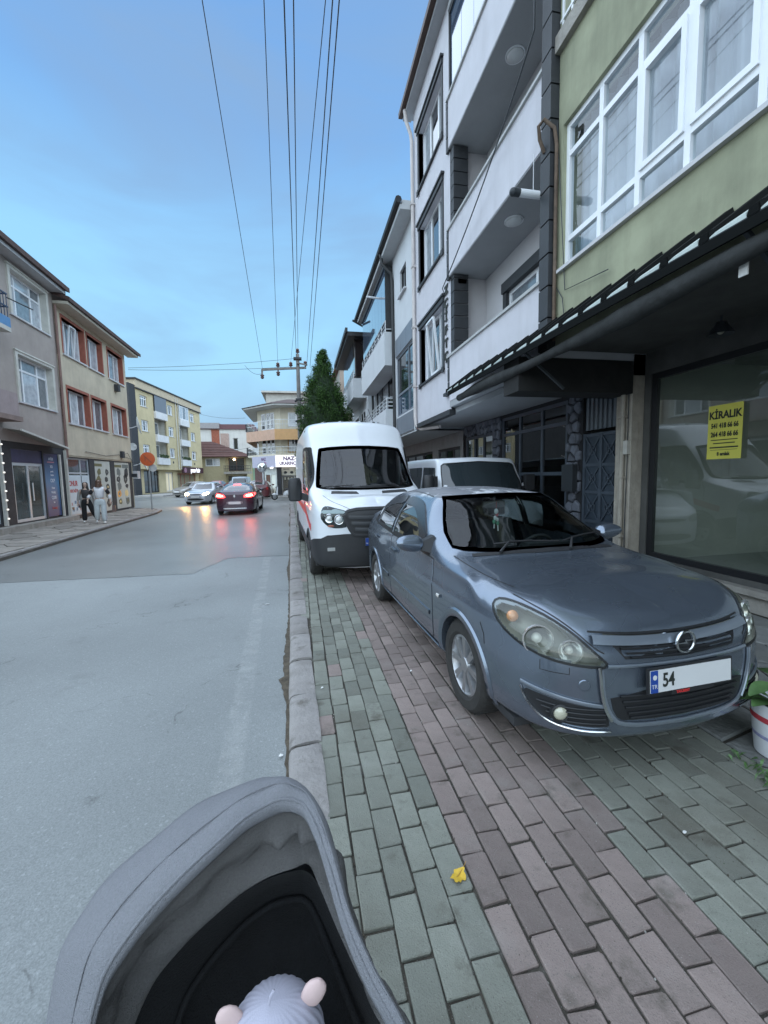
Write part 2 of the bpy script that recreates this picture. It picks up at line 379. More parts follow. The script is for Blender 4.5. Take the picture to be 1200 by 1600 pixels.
# newer darker asphalt layer further up the street, its edge stepped
edge = [(-40, 8.9), (-8, 8.35), (-5, 7.95), (-1.95, 7.74), (-1.88, 8.1), (-1.72, 8.6), (-1.60, 9.05), (-.18, 9.0)]
ev = []
for (a, b), (c, d) in zip(edge[:-1], edge[1:]):
    n = max(2, int(abs(c-a)/.06)) if a > -9 else 2
    for i in range(n): ev.append((a+(c-a)*i/n, b+(d-b)*i/n+random.uniform(-.02, .02)))
ev.append(edge[-1])
g = MB(); vs = [(x, y, ROADZ+.005) for x, y in ev]+[(-.2, 30, ROADZ+.005), (20, 33, ROADZ+.005), (20, 119, ROADZ+.005), (-40, 119, ROADZ+.005)]
g.add(vs, [list(range(len(vs)))])
tag(g.build('road_resurfacing', M_ASPH2, fix=False), kind='structure')

KX = lambda y: -.075-.024*y        # road side of the right-hand kerb
M_JOINT = pm('joint_soil', (.050, .044, .034), .95, var=.4, vs=9, bump=.5)
M_KERB = pm('kerb_concrete', (.268, .252, .24), .85, var=.16, vs=6, bump=.45, bs=45, rnd=.14, stain=.5, stc=(.16, .14, .13), stscale=2.5)
M_PG = pm('paver_green', (.200, .208, .175), .88, var=.10, vs=14, bump=.35, bs=170, rnd=.24, stain=.55, stc=(.13, .125, .10), stscale=5)
M_PR = pm('paver_red', (.230, .183, .165), .88, var=.10, vs=14, bump=.35, bs=170, rnd=.24, stain=.55, stc=(.14, .12, .105), stscale=5)
pav = MB(); pav.box(-.10, 5.2, -6, 31, -.08, -.011)
pave = tag(pav.build('pavement', M_JOINT), kind='structure')
def paver_mesh(m, L, Wd, seed):
    r = random.Random(seed); b = .0035
    def j(): return r.uniform(-.0035, .0035)
    x, y = Wd/2, L/2
    base = [(-x+j(), -y+j()), (x+j(), -y+j()), (x+j(), y+j()), (-x+j(), y+j())]
    # chipped corners: cut one or two corners
    pts = []
    for k, (px, py) in enumerate(base):
        c = r.choice([.002, .002, .003, .002, .003, .002, .003, .009])
        qx, qy = base[k-1]; rx, ry = base[(k+1) % 4]
        d1 = Vector((qx-px, qy-py)).normalized(); d2 = Vector((rx-px, ry-py)).normalized()
        pts += [(px+d1.x*c, py+d1.y*c), (px+d2.x*c, py+d2.y*c)]
    n = len(pts); g = MB()
    tz = [r.uniform(-.0018, .0018) for _ in pts]
    v = [(px, py, -.05) for px, py in pts]+[(px, py, -.0035+z) for (px, py), z in zip(pts, tz)]+[(px*(1-b/x), py*(1-b/y), z) for (px, py), z in zip(pts, tz)]
    f = [[i, (i+1) % n, n+(i+1) % n, n+i] for i in range(n)]+[[n+i, n+(i+1) % n, 2*n+(i+1) % n, 2*n+i] for i in range(n)]+[list(range(2*n, 3*n))]
    g.add(v, f); return g
def weather(m):   # dirt patches, pale flecks and grit laid over the blocks by their place on the ground
    t = m.node_tree; b = t.nodes['Principled BSDF']; src = b.inputs['Base Color'].links[0].from_socket; ge = N(t, 'ShaderNodeNewGeometry'); L = t.links.new
    for sc_, a, b2, f, col in ((1.1, .53, .70, .62, (.10, .088, .065)), (5.5, .57, .70, .7, (.085, .075, .058)), (300, .70, .74, .5, (.46, .46, .44)), (170, .66, .70, .55, (.09, .085, .075)), (2.6, .55, .8, .35, (.36, .36, .33))):
        n = N(t, 'ShaderNodeTexNoise'); n.inputs['Scale'].default_value = sc_; n.inputs['Detail'].default_value = 7 if sc_ < 50 else 1; n.inputs['Roughness'].default_value = .62; L(ge.outputs['Position'], n.inputs['Vector'])
        r = N(t, 'ShaderNodeMapRange'); r.inputs[1].default_value = a; r.inputs[2].default_value = b2; r.inputs[4].default_value = f; L(n.outputs[0], r.inputs[0])
        x = N(t, 'ShaderNodeMixRGB'); L(r.outputs[0], x.inputs[0]); L(src, x.inputs[1]); x.inputs[2].default_value = col+(1,); src = x.outputs[0]
    L(src, b.inputs['Base Color'])
for m_ in (M_PG, M_PR, M_KERB, M_JOINT): weather(m_)
PL, PW = .212, .1122
pmesh = {}
for nm, mt in (('g', M_PG), ('r', M_PR)):
    pmesh[nm] = [paver_mesh(mt, PL-.007, PW-.008, 100+k+(50 if nm == 'r' else 0)) for k in range(8)]
pme = {k: [q.mesh('paver', M_PG if k == 'g' else M_PR) for q in v] for k, v in pmesh.items()}
cand = []
for row in range(-5, 21):
    xc = .045+PW*(row+.5); kind = 'g' if row < 5 or row >= 12 else 'r'
    off = random.uniform(0, .06)+(PL/2 if row % 2 else 0); y = -1.4+off; drift = random.uniform(-.003, .003)
    while y < 30.5:
        yc = y+PL/2; kx = KX(yc)+.2
        if xc+PW*.5 > kx+.03:
            kd = kind
            if random.random() < .015: kd = 'r' if kd == 'g' else 'g'
            if row in (11,) and random.random() < .35: kd = 'g'
            x = xc+drift*yc*.2+random.uniform(-.002, .002)
            z = random.uniform(-.003, .003); rz = random.uniform(-.012, .012)
            pr = to_px((x, yc, 0)); vis = 0
            if pr and -30 < pr[0] < 1230 and -30 < pr[1] < 1640:
                under = (1.12 < x < 2.9 and 2.2 < yc < 6.0)
                stroll = (pr[0] < 560 and pr[1] > 1380) or pr[1] > 1300 and pr[0] < 530
                if not under and not stroll: vis = 1/(pr[2]**3)
            cand.append((vis, x, yc, z, rz, kd, random.randrange(8)))
        y += PL+(.0 if random.random() < .9 else .004)
cand.sort(key=lambda c: -c[0])
for c in cand[:300]:
    o = link('paver', pme[c[5]][c[6]], pave, (c[1], c[2], c[3]), (random.uniform(-.006, .006), random.uniform(-.006, .006), c[4]))
g = MB()
for c in cand[300:]:
    src = pmesh[c[5]][c[6]]; ca, sa = cos(c[4]), sin(c[4])
    g.add([(c[1]+x*ca-y*sa, c[2]+x*sa+y*ca, c[3]+z) for x, y, z in src.v], src.f, 0 if c[5] == 'g' else 1)
tag(g.build('paver_field', [M_PG, M_PR], pave, fix=False), kind='stuff')

# grit and moss caught in the joints
g = MB(); r = random.Random(44)
for i in range(1500):
    if r.random() < .6: x = .045+PW*r.randrange(0, 21)+r.gauss(0, .006); y = r.uniform(.4, 6)
    else: x = r.uniform(.1, 2.4); y = r.choice((r.uniform(.5, 3), r.gauss(1.4, .25)))
    s_ = r.uniform(.0015, .005); z = -.004+s_*.4
    g.add([(x-s_, y-s_, z-s_), (x+s_, y-s_*.6, z-s_), (x, y+s_, z-s_), (x+r.uniform(-1, 1)*s_*.4, y, z+s_*.8)], [(0, 2, 1), (0, 1, 3), (1, 2, 3), (2, 0, 3)], 0 if r.random() < .72 else (1 if x > 1.5 and r.random() < .8 else 2))
tag(g.build('grit', [pm('grit_brown', (.07, .058, .042), .95, rnd=.5), pm('moss', (.055, .085, .03), .95, rnd=.4), pm('grit_pale', (.40, .39, .36), .9, rnd=.3)], fix=False), kind='stuff')
# kerb on the right: one object per stone
kerb = link('kerb', None); 
g = MB(); g.quad((KX(-2), -2, -.076), (KX(-2)+.2, -2, -.076), (KX(31)+.2, 31, -.076), (KX(31), 31, -.076)); 
bpy.data.objects.remove(kerb); kerb = tag(g.build('kerb', M_JOINT, fix=False), kind='structure')
def kerb_mesh(L, seed):
    r = random.Random(seed); rows = []
    prof = [(0, -.075), (.0, -.028), (.012, -.008), (.04, .004), (.10, .009), (.17, .008), (.195, .004), (.198, -.06)]
    n = 6
    for i in range(n+1):
        y = -L/2+L*i/n; e = -.010 if i in (0, n) else 0
        rows.append([(x+r.uniform(-.003, .003), y+(r.uniform(-.006, .006) if i in (0, n) else 0), z+(e*.6 if z > -.03 else 0)+r.uniform(-.0025, .0025)) for x, z in prof])
    g = MB(); g.grid(rows); k = len(prof)
    g.f.append(list(range(k))); g.m.append(0); g.f.append([n*k+i for i in range(k)]); g.m.append(0)
    return g.mesh('kerb_stone', M_KERB, smooth=35)
kms = [kerb_mesh(.575, k) for k in range(6)]
y = -1.2; k = 0
while y < 30:
    o = link('kerb_stone', kms[(k*5+k//3) % 6], kerb, (KX(y+.3)+random.uniform(-.006, .006), y+.3, random.uniform(-.006, .006)), (random.uniform(-.01, .01), random.uniform(-.012, .012), .024+random.uniform(-.008, .008)))
    y += .60; k += 1
# dirt washed along the gutter
g = MB(); y = -1.0; pl = None; ro = random.Random(5)
while y < 26:
    w = .012+.10*max(0, math.sin(y*1.7+1.2))*ro.uniform(.5, 1)*(1 if y < 3.4 else .45)+ro.uniform(0, .015)
    cur = ((KX(y)-w, y, ROADZ+.006), (KX(y)+.012, y, ROADZ+.010))
    if pl: g.quad(pl[0], pl[1], cur[1], cur[0])
    pl = cur; y += .05
tag(g.build('gutter_dirt', pm('gutter_dirt', (.085, .07, .05), .95, var=.4, vs=20, bump=.6), fix=False), kind='stuff')

# voronoi stones: flat polygons cut by half planes
def voronoi(pts, x0, x1, y0, y1):
    out = []
    for i, p in enumerate(pts):
        poly = [(x0, y0), (x1, y0), (x1, y1), (x0, y1)]
        nb = sorted(range(len(pts)), key=lambda k: (pts[k][0]-p[0])**2+(pts[k][1]-p[1])**2)[1:22]
        for k in nb:
            q = pts[k]; mx, my = (p[0]+q[0])/2, (p[1]+q[1])/2; nx, ny = q[0]-p[0], q[1]-p[1]
            new = []
            for a in range(len(poly)):
                A, B = poly[a], poly[(a+1) % len(poly)]
                da = (A[0]-mx)*nx+(A[1]-my)*ny; db = (B[0]-mx)*nx+(B[1]-my)*ny
                if da <= 0: new.append(A)
                if da*db < 0: t = da/(da-db); new.append((A[0]+(B[0]-A[0])*t, A[1]+(B[1]-A[1])*t))
            poly = new
            if len(poly) < 3: break
        if len(poly) >= 3: out.append(poly)
    return out
def jitter_pts(x0, x1, y0, y1, step, rnd):
    pts = []; y = y0+step/2; r = 0
    while y < y1:
        x = x0+step/2+(step/2 if r % 2 else 0)
        while x < x1:
            pts.append((x+rnd.uniform(-.33, .33)*step, y+rnd.uniform(-.33, .33)*step)); x += step
        y += step*.9; r += 1
    return pts
def shrink(poly, gap):
    cx = sum(p[0] for p in poly)/len(poly); cy = sum(p[1] for p in poly)/len(poly)
    out = []
    for x, y in poly:
        d = sqrt((x-cx)**2+(y-cy)**2); k = max(.3, 1-gap/max(d, 1e-4)); out.append((cx+(x-cx)*k, cy+(y-cy)*k))
    return out, cx, cy
M_SLAB = pm('crazy_paving_stone', (.21, .215, .205), .85, var=.2, vs=5, bump=.5, bs=30, rnd=.2, stain=.5, stc=(.10, .11, .075), stscale=2)
ro = random.Random(21)
for poly in voronoi(jitter_pts(2.42, 4.85, .3, 6.2, .44, ro), 2.40, 4.86, .2, 6.3):
    p, cx, cy = shrink(poly, .016)
    g = MB(); n = len(p); t = ro.uniform(-.004, .004)
    v = [(x-cx, y-cy, -.05) for x, y in p]+[(x-cx, y-cy, -.004+t) for x, y in p]+[((x-cx)*.95, (y-cy)*.95, .004+t) for x, y in p]
    g.add(v, [[i, (i+1) % n, n+(i+1) % n, n+i] for i in range(n)]+[[n+i, n+(i+1) % n, 2*n+(i+1) % n, 2*n+i] for i in range(n)]+[list(range(2*n, 3*n))])
    g.build('paving_stone', M_SLAB, pave, loc=(cx, cy, .0))
# pavement on the far left with its kerb
LK = [(-5.9, -8), (-6.1, 2), (-6.40, 10.1), (-6.69, 15.4), (-7.02, 22.0), (-7.35, 23.8), (-8.0, 25.0), (-9.0, 25.7), (-10.6, 26.2), (-13, 26.4)]
g = MB(); vs = [(x, y, .0) for x, y in LK]+[(-13, -8, 0)]; n = len(vs)
g.add(vs+[(x, y, -.08) for x, y, z in vs], [list(range(n))]+[[i, (i+1) % n, n+(i+1) % n, n+i] for i in range(n)])
lp = tag(g.build('left_pavement', pm('left_pavement_bed', (.10, .09, .075), .9, var=.3, vs=3, bump=.5)), kind='structure')
M_LP = pm('left_pavement_slab', (.27, .245, .215), .9, var=.22, vs=4, bump=.5, bs=25, rnd=.18, stain=.6, stc=(.12, .11, .09), stscale=1.2)
ro = random.Random(4)
for poly in voronoi(jitter_pts(-9.3, -6.9, 8.5, 25.2, .62, ro), -9.46, -6.72, 8.3, 25.3):
    kx = np.interp(sum(p[1] for p in poly)/len(poly), [q[1] for q in LK[:7]], [q[0] for q in LK[:7]])-.2
    poly = [(min(x, kx), y) for x, y in poly]
    p, cx, cy = shrink(poly, .02); n = len(p); t = ro.uniform(-.008, .012)
    if max(a[0] for a in p)-min(a[0] for a in p) < .15: continue
    g = MB(); v = [(x-cx, y-cy, -.01) for x, y in p]+[(x-cx, y-cy, .012+t) for x, y in p]
    g.add(v, [[i, (i+1) % n, n+(i+1) % n, n+i] for i in range(n)]+[list(range(n, 2*n))])
    g.build('paving_slab', M_LP, lp, loc=(cx, cy, .004))
for (a, b), (c, d) in zip(LK[1:-1], LK[2:]):
    Ls = sqrt((c-a)**2+(d-b)**2); n = max(1, round(Ls/.85))
    for i in range(n):
        t0, t1 = i/n, (i+1)/n; ang = atan2(d-b, c-a)
        x, y = a+(c-a)*(t0+t1)/2, b+(d-b)*(t0+t1)/2
        if y < 7.5: continue
        g = MB(); l = Ls/n/2-.012; h = ro.uniform(.0, .022)
        g.hexa([(-l, -.0, -.08), (l, 0, -.08), (l, .17, -.08), (-l, .17, -.08), (-l+.01, .02, .02+h), (l-.01, .02, .02+h), (l-.01, .17, .02+h), (-l+.01, .17, .02+h)])
        link('kerb_stone', g.mesh('kerb_stone', M_KERB), lp, (x, y, 0), (0, 0, ang))
# far pavements: in front of the olive flats, and at the corner shop
g = MB(); g.box(0, 3.2, 0, 30, -.08, .05)
o = tag(g.build('far_left_pavement', pm('far_concrete', (.33, .32, .30), .9, var=.15, vs=1, stain=.3)), kind='structure'); o.location = (-16.6, 44.5, 0); o.rotation_euler = (0, 0, -.137)
g = MB(); g.box(-5.2, 6, 33.6, 60, -.08, .05)
tag(g.build('corner_pavement', MATS['far_concrete']), kind='structure')
# small litter
def scrap(name, label, cat, x, y, z, sz, m, seed, group=None):
    r = random.Random(seed); g = MB(); n = 7
    p = [(sz*(.6+.5*r.random())*cos(2*pi*i/n), sz*(.35+.4*r.random())*sin(2*pi*i/n), r.uniform(0, sz*.25)) for i in range(n)]
    g.prism(p, (0, 0, .0015)); o = g.build(name, m, None, loc=(x, y, z)); o.rotation_euler = (0, 0, r.random()*6); tag(o, label, cat, group); return o
M_PAPER = pm('paper', (.7, .7, .68), .8, var=.08)
scrap('paper_scrap', 'small white paper scrap lying on the grey asphalt left of the van', 'litter', -.50, 5.55, ROADZ+.002, .035, M_PAPER, 3)
scrap('paper_scrap', 'white cigarette end in the dirty gutter beside the kerb', 'litter', -.18, 2.42, ROADZ+.012, .02, M_PAPER, 4)
scrap('paper_scrap', 'white crumb of paper on the green pavers right of the kerb', 'litter', .10, 3.05, .004, .014, M_PAPER, 5)
scrap('paper_scrap', 'white fleck of litter on the red pavers left of the front wheel', 'litter', .83, 3.15, .004, .016, M_PAPER, 6)
scrap('pebble', 'small pale pebble on the stained green pavers below the plant bucket', 'stone', 1.62, 1.40, .005, .013, M_PAPER, 7)
# the yellow leaf: blade with lobed outline, midrib and stalk
lf = thing('fallen_leaf', 'yellow fallen leaf lying on the green pavers beside the pram', 'leaf', (.565, 1.43, .006), radians(35))
r = random.Random(9); pts = []
for i in range(28):
    a = 2*pi*i/28; rad = .030*(1+.13*cos(5*a)+.07*cos(9*a+1)+.06*r.uniform(-1, 1))*(1.3 if abs(a-pi) < .5 else 1)
    pts.append((rad*cos(a)*1.05, rad*sin(a)*.85, .004+.006*cos(2*a)+r.uniform(0, .003)))
g = MB(); g.add([(0, 0, .003)]+pts, [[0, 1+i, 1+(i+1) % 28] for i in range(28)])
g.build('blade', pm('leaf_yellow', (.62, .40, .035), .6, var=.2, vs=60), lf, smooth=True, fix=False)
g = MB(); g.tube([(-.032, 0, .006), (0, 0, .006), (.03, .001, .009), (.062, .006, .012)], [.0006, .0012, .0012, .001], 5)
g.build('stalk', pm('leaf_stalk', (.45, .25, .05), .7), lf)
# ================================================================== buildings on the right
M_PVC = pm('pvc_white', (.78, .80, .82), .35, var=.04, vs=3)
M_DARKTRIM = pm('dark_trim', (.030, .033, .037), .6, var=.15, vs=6, bump=.2)
M_LILAC = pm('render_lilac', (.60, .595, .63), .9, var=.05, vs=2, bump=.35, bs=220, stain=.28, stc=(.40, .39, .40), streak=True)
M_GREEN = pm('render_green', (.305, .315, .215), .9, var=.2, vs=1.6, bump=.15, bs=160, stain=.6, stc=(.135, .145, .10), streak=True, stscale=.7)
M_SOFFIT = pm('soffit_grey', (.36, .37, .38), .9, var=.06, vs=2, bump=.2)
M_CONC = pm('raw_concrete', (.30, .285, .255), .9, var=.2, vs=4, bump=.6, bs=25, stain=.5, stc=(.10, .075, .05), streak=True)
M_GWIN = glass('window_clear', (.84, .90, .92), refl=1.5, dark=.05, dcol=(.35, .42, .46))
M_DGL = pm('pane_dark', (.018, .022, .026), .04, var=0, spec=1.0, coat=.6)
M_CUR = pm('pane_curtain', (.42, .46, .50), .25, var=.25, vs=5, coat=1)
M_CUR2 = pm('pane_curtain_grey', (.16, .18, .20), .2, var=.3, vs=5, coat=1)
M_CURT = pm('curtain_cloth', (.62, .63, .68), .9, var=.08, vs=4)
M_BLUEGL = pm('balcony_glass_blue', (.06, .10, .16), .06, var=0, spec=1.0, coat=1)
M_IRON = pm('iron_dark', (.030, .036, .042), .55, var=.2, vs=9, bump=.2)
M_STONE = pm('cladding_stone', (.115, .125, .15), .8, var=.25, vs=9, bump=.6, bs=30, rnd=.28)
M_MORT = pm('cladding_joint', (.016, .017, .02), .9, var=.2)
M_WSILL = pm('sill_marble', (.52, .52, .53), .6, var=.06)

# ---- green rendered building with the empty shop
GB = thing('apartment_building', 'pale green rendered building over the empty shop, with wide white framed window', 'building', (3.5, -5, 0))
F = Fr((3.5, -5, 0), (0, 1, 0), (1, 0, 0), -5)
wz0, wz1 = 4.30, 6.08
g = MB(); F.wall(g, -5, 5.23, 3.30, 7.0, [(1.55, 5.13, wz0, wz1), (-4, .9, wz0, wz1)], .22)
F.box(g, -5, 5.23, .26, 9, 3.55, 3.70); F.wall(g, -5, 5.23, 7.2, 13, [(2.4, 4.9, 7.35, 9.3)], .22)
g.quad(F.P(5.23, 0, 3.3), F.P(5.23, 9, 3.3), F.P(5.23, 9, 13), F.P(5.23, 0, 13)); g.quad(F.P(-5, 0, 0), F.P(-5, 9, 0), F.P(-5, 9, 13), F.P(-5, 0, 13))
g.quad(F.P(-5, 9, 0), F.P(5.23, 9, 0), F.P(5.23, 9, 13), F.P(-5, 9, 13)); g.quad(F.P(-5, .0, 13), F.P(5.23, 0, 13), F.P(5.23, 9, 13), F.P(-5, 9, 13))
g.build('wall', M_GREEN, GB, fix=False)
g = MB(); F.box(g, -5, 5.26, -.07, .3, 7.0, 7.2); g.build('floor_ledge', M_CONC, GB)
# wide window: four kinds of bay
def green_window(ys):
    fw = .065; mb = MB(); b = lambda *k: F.box(mb, *k); d, fd = .05, .07
    y0, y1 = ys[0], ys[-1]
    b(y0, y1, d, d+fd, wz0, wz0+fw); b(y0, y1, d, d+fd, wz1-fw, wz1)
    for i, v in enumerate(ys): b(v-fw/2 if 0 < i < len(ys)-1 else (v if i == 0 else v-fw), v+fw/2 if 0 < i < len(ys)-1 else (v+fw if i == 0 else v), d+.002, d+fd-.002, wz0+fw, wz1-fw)
    w = mb.build('window', M_PVC, GB); panes = []
    tl, tu = 4.66, 5.70
    for i in range(len(ys)-1):
        a, c = ys[i]+fw/2, ys[i+1]-fw/2; kind = 'sash' if i in (2, 3) and len(ys) > 5 else ('big' if i == 1 else 'plain')
        q = MB(); zz = [wz0+fw, tl] + ([tu] if kind != 'big' else [])+[wz1-fw]
        for h in zz[1:-1]: q2 = MB(); F.box(q2, a, c, d+.004, d+fd-.004, h-fw/2, h+fw/2); q2.build('transom', M_PVC, w)
        if kind == 'sash':   # opening sash stands proud of the fixed frame
            for (p, r, s, t) in ((a, a+.055, tl+fw/2, tu-fw/2), (c-.055, c, tl+fw/2, tu-fw/2), (a+.055, c-.055, tl+fw/2, tl+fw/2+.055), (a+.055, c-.055, tu-fw/2-.055, tu-fw/2)): F.box(q, p, r, d-.018, d+fd-.01, s, t)
            q.build('sash', M_PVC, w)
        for j in range(len(zz)-1):
            q = MB(); q.quad(F.P(a-.01, d+.035, zz[j]), F.P(c+.01, d+.035, zz[j]), F.P(c+.01, d+.035, zz[j+1]), F.P(a-.01, d+.035, zz[j+1]))
            q.build('pane', M_GWIN, w, fix=False)
    q = MB(); F.box(q, y0-.03, y1+.03, -.055, d-.003, wz0-.045, wz0-.003); q.build('sill', M_WSILL, w)
    return w
green_window([1.55, 2.10, 2.74, 3.37, 3.94, 4.50, 5.13][0:1]+[2.74-.6]+[2.74, 3.37, 3.94, 4.50, 5.13])
green_window([-4, -2.6, -1.2, .0, .9])
def curtain(fr, parent, a0, a1, d, z0, z1, m, amp=.035, k=60, seed=0, name='curtain'):
    r = random.Random(seed); rows = []; ph = [r.uniform(0, 6) for _ in range(3)]
    for j in range(4):
        z = z0+(z1-z0)*j/3; row = []
        for i in range(k+1):
            a = a0+(a1-a0)*i/k
            row.append(fr.P(a, d+amp*(sin(a*31+ph[0])+.6*sin(a*53+ph[1])+.3*sin(a*97+ph[2]+j*.2)), z))
        rows.append(row)
    q = MB(); q.grid(rows); return q.build(name, m, parent, smooth=True, fix=False)
curtain(F, GB, 1.5, 5.2, .36, wz0-.05, wz1+.1, M_CURT, .04, 170, 3)
curtain(F, GB, -4.0, 1.0, .36, wz0-.05, wz1+.1, M_CURT, .04, 120, 4)
g = MB(); F.box(g, -4.9, 5.2, .9, .95, 3.7, 7.0); g.build('room_back_wall', pm('room_dark', (.10, .11, .12), .9), GB)
F.window(GB, 2.4, 4.9, 7.35, 9.3, fm=M_PVC, pmat=M_CUR, vs=(.33, .66), hs=(.2,), panes=True)
# railing on the upper ledge
g = MB()
for i in range(24): F.box(g, 1.0+i*.18, 1.03+i*.18, -.02, .01, 7.2, 8.0)
F.box(g, .9, 5.2, -.03, .02, 8.0, 8.05); F.box(g, .9, 5.2, -.025, .015, 7.33, 7.36); g.build('railing', M_PVC, GB)
# shop: recess at d = 1.5
D = 1.5
g = MB(); F.wall(g, -5, 5.27, 0, 3.3, [(-3.2, 5.16, .33, 2.99)], .12, d=D)
F.box(g, -5, 5.27, .02, D, 3.3, 3.36)
g.build('shop_wall', pm('shop_lintel_grey', (.085, .085, .08), .9, var=.2, vs=3, bump=.4, stain=.4, stc=(.06, .055, .05), streak=True), GB, fix=False)
sw = F.window(GB, -3.2, 5.16, .33, 2.99, d=D+.02, fw=.085, vs=(.40,), fm=pm('frame_black', (.012, .013, .015), .45, var=0), pmat=glass('shop_glass', (.80, .84, .82), refl=2.3, dark=.13, dcol=(.17, .20, .175)), name='shop_window', panes=True)  # grey-green diffuse share in the pane stands in for the room's dim glow
g = MB(); F.box(g, -4, 5.25, D-.10, D-.004, .0, .26); F.box(g, -4, 5.25, D-.16, D-.09, .20, .27)
g.build('shop_plinth', M_CONC, GB)
g = MB(); F.wall(g, -5, 5.25, .25, 3.2, (), d=5.6); g.quad(F.P(5.25, D+.1, .25), F.P(5.25, 5.6, .25), F.P(5.25, 5.6, 3.2), F.P(5.25, D+.1, 3.2)); g.quad(F.P(-5, D+.1, .25), F.P(-5, 5.6, .25), F.P(-5, 5.6, 3.2), F.P(-5, D+.1, 3.2))
g.build('shop_inside_wall', pm('shop_inside', (.58, .60, .53), .9, var=.1, vs=1.5), GB, fix=False)
g = MB(); F.box(g, -5, 5.25, D+.1, 5.6, .18, .25); g.build('shop_floor', pm('shop_floor', (.30, .33, .29), .35, var=.1, vs=2), GB)
g = MB(); F.box(g, -5, 5.25, D+.1, 5.6, 3.2, 3.28); g.build('shop_ceiling', pm('shop_ceiling', (.25, .26, .25), .9), GB)
# weathered column and the drain pipe on it
g = MB(); F.box(g, 5.29, 5.60, D-.18, D+.12, 0, 3.3); g.build('column', pm('column_plaster', (.40, .365, .31), .9, var=.16, vs=5, bump=.6, bs=22, stain=.75, stc=(.13, .085, .045), streak=True, stscale=1.6), GB)
g = MB(); g.tube([F.P(5.42, D-.22, .02), F.P(5.42, D-.22, 3.2)], .035, 10); 
for z in (.6, 1.5, 2.4): F.box(g, 5.36, 5.48, D-.26, D-.17, z, z+.03)
g.build('drain_pipe', pm('pipe_cream', (.36, .33, .28), .6, var=.15, vs=6, stain=.4), GB, smooth=40)
g = MB(); F.box(g, 5.30, 5.38, D-.24, D-.18, 1.86, 2.06); g.build('junction_box', pm('box_cream', (.55, .53, .48), .5), GB)
g = MB(); g.tube([F.P(5.34, D-.2, .05), F.P(5.345, D-.2, 1.0), F.P(5.335, D-.2, 1.86)], .007, 6); g.tube([F.P(5.34, D-.2, 2.06), F.P(5.34, D-.2, 3.2)], .007, 6); g.build('cable', M_IRON, GB)
# downstand beam closing the far end of the recess
g = MB(); F.box(g, 5.28, 5.70, -.52, D-.19, 2.74, 3.2); g.build('beam', pm('beam_dark', (.014, .014, .014), .9, var=.3, vs=5, stain=.3, stc=(.1, .1, .1)), GB)
# rusty waste pipe down the party line, elbow and junk at the top
g = MB(); g.tube([F.P(5.20, -.05, 3.4), F.P(5.20, -.05, 5.9), F.P(5.21, -.08, 6.1), F.P(5.26, -.2, 6.22), F.P(5.32, -.24, 6.18), F.P(5.36, -.2, 6.05), F.P(5.37, -.12, 5.9)], .024, 10)
g.build('waste_pipe', pm('pipe_rust', (.105, .072, .05), .8, var=.4, vs=9, stain=.5, stc=(.30, .25, .2)), GB, smooth=40)
g = MB(); g.tube([F.P(5.24, -.02, 6.2), F.P(5.0, -.03, 3.98), F.P(4.2, -.05, 3.86)], .006, 5); g.tube([F.P(5.2, -.02, 4.1), F.P(5.05, -.03, 3.9), F.P(5.0, -.03, 3.6)], .006, 5); g.build('cable', M_IRON, GB)
# poster KIRALIK (for rent) on the glass
po = thing('rent_poster', 'yellow KİRALIK poster stuck inside the big shop window', 'poster', (3.5+D+.005, 4.075, 2.06))
g = MB(); g.box(-.0, .004, -.205, .205, -.325, .325); g.build('sheet', pm('poster_yellow', (.62, .58, .10), .7, var=.04), po)
def RM(x, y, z): # text facing -X, reading direction toward -Y
    return Matrix.Translation((x, y, z)) @ Matrix(((0, 0, -1), (-1, 0, 0), (0, 1, 0))).to_4x4()
M_INK = pm('ink_black', (.02, .025, .02), .7, var=0)
text('lettering', 'KİRALIK', .125, M_INK, po, RM(-.003, 0, .20), .001, .004, .82)
text('phone_number', '541 418 66 66', .082, M_INK, po, RM(-.003, 0, .075), .001, .003, .68)
text('phone_number', '264 418 66 66', .082, M_INK, po, RM(-.003, 0, -.03), .001, .003, .68)
g = MB()
for z, w, h in ((-.095, .16, .010), (-.135, .13, .012), (-.185, .17, .016), (-.215, .16, .004)): g.box(-.0026, 0, -w, w, z-h/2, z+h/2)
g.build('small_print', M_INK, po); text('lettering', '8 emlak', .06, M_INK, po, RM(-.003, 0, -.265), .001, .002, .8)
# pendant lamp under the recess ceiling
la = thing('wall_lamp', 'dark round bell lamp hanging above the shop window', 'lamp', (4.62, 3.86, 3.30))
Z = Matrix.Identity(4)
g = MB(); g.lathe([(.012, 0), (.012, -.06), (.05, -.07), (.06, -.10), (.11, -.17), (.125, -.205), (.115, -.20), (.05, -.12), (0, -.11)], 24, Z); g.build('shade', M_IRON, la, smooth=40)
g = MB(); g.ball((0, 0, -.165), .035, 8); g.build('bulb', pm('bulb_off', (.35, .34, .3), .3), la, smooth=True)

# ---- corrugated canopy over the pavement front
CN = thing('canopy', 'black corrugated metal canopy running along the shop fronts', 'canopy', (3.5, 2, 3.3))
def CP(x, y, z): return (x-3.5, y-2, z-3.3)
y0c, y1c = -3.0, 7.72; zx = lambda x: 3.24+(x-2.9)*.72
prof = []; y = y0c; P_ = .33
while y < y1c-.01:
    prof += [(y, 0), (y+.235, 0), (y+.25, .05), (y+.315, .05), (y+.33, 0)]; y += P_
rows = [[CP(x, py, zx(x)+h) for py, h in prof] for x in (2.88, 3.48)]
g = MB(); g.grid(rows); 
rows = [[CP(x, py, zx(x)+h-.006) for py, h in prof] for x in (2.88, 3.48)]; g.grid(rows)
g.build('corrugated_sheet', pm('canopy_metal', (.010, .011, .011), .9, spec=.1, var=.2, vs=5), CN, fix=False)
y = y0c; M_RIB = pm('rib_black', (.008, .009, .009), .95, var=0, spec=.08)
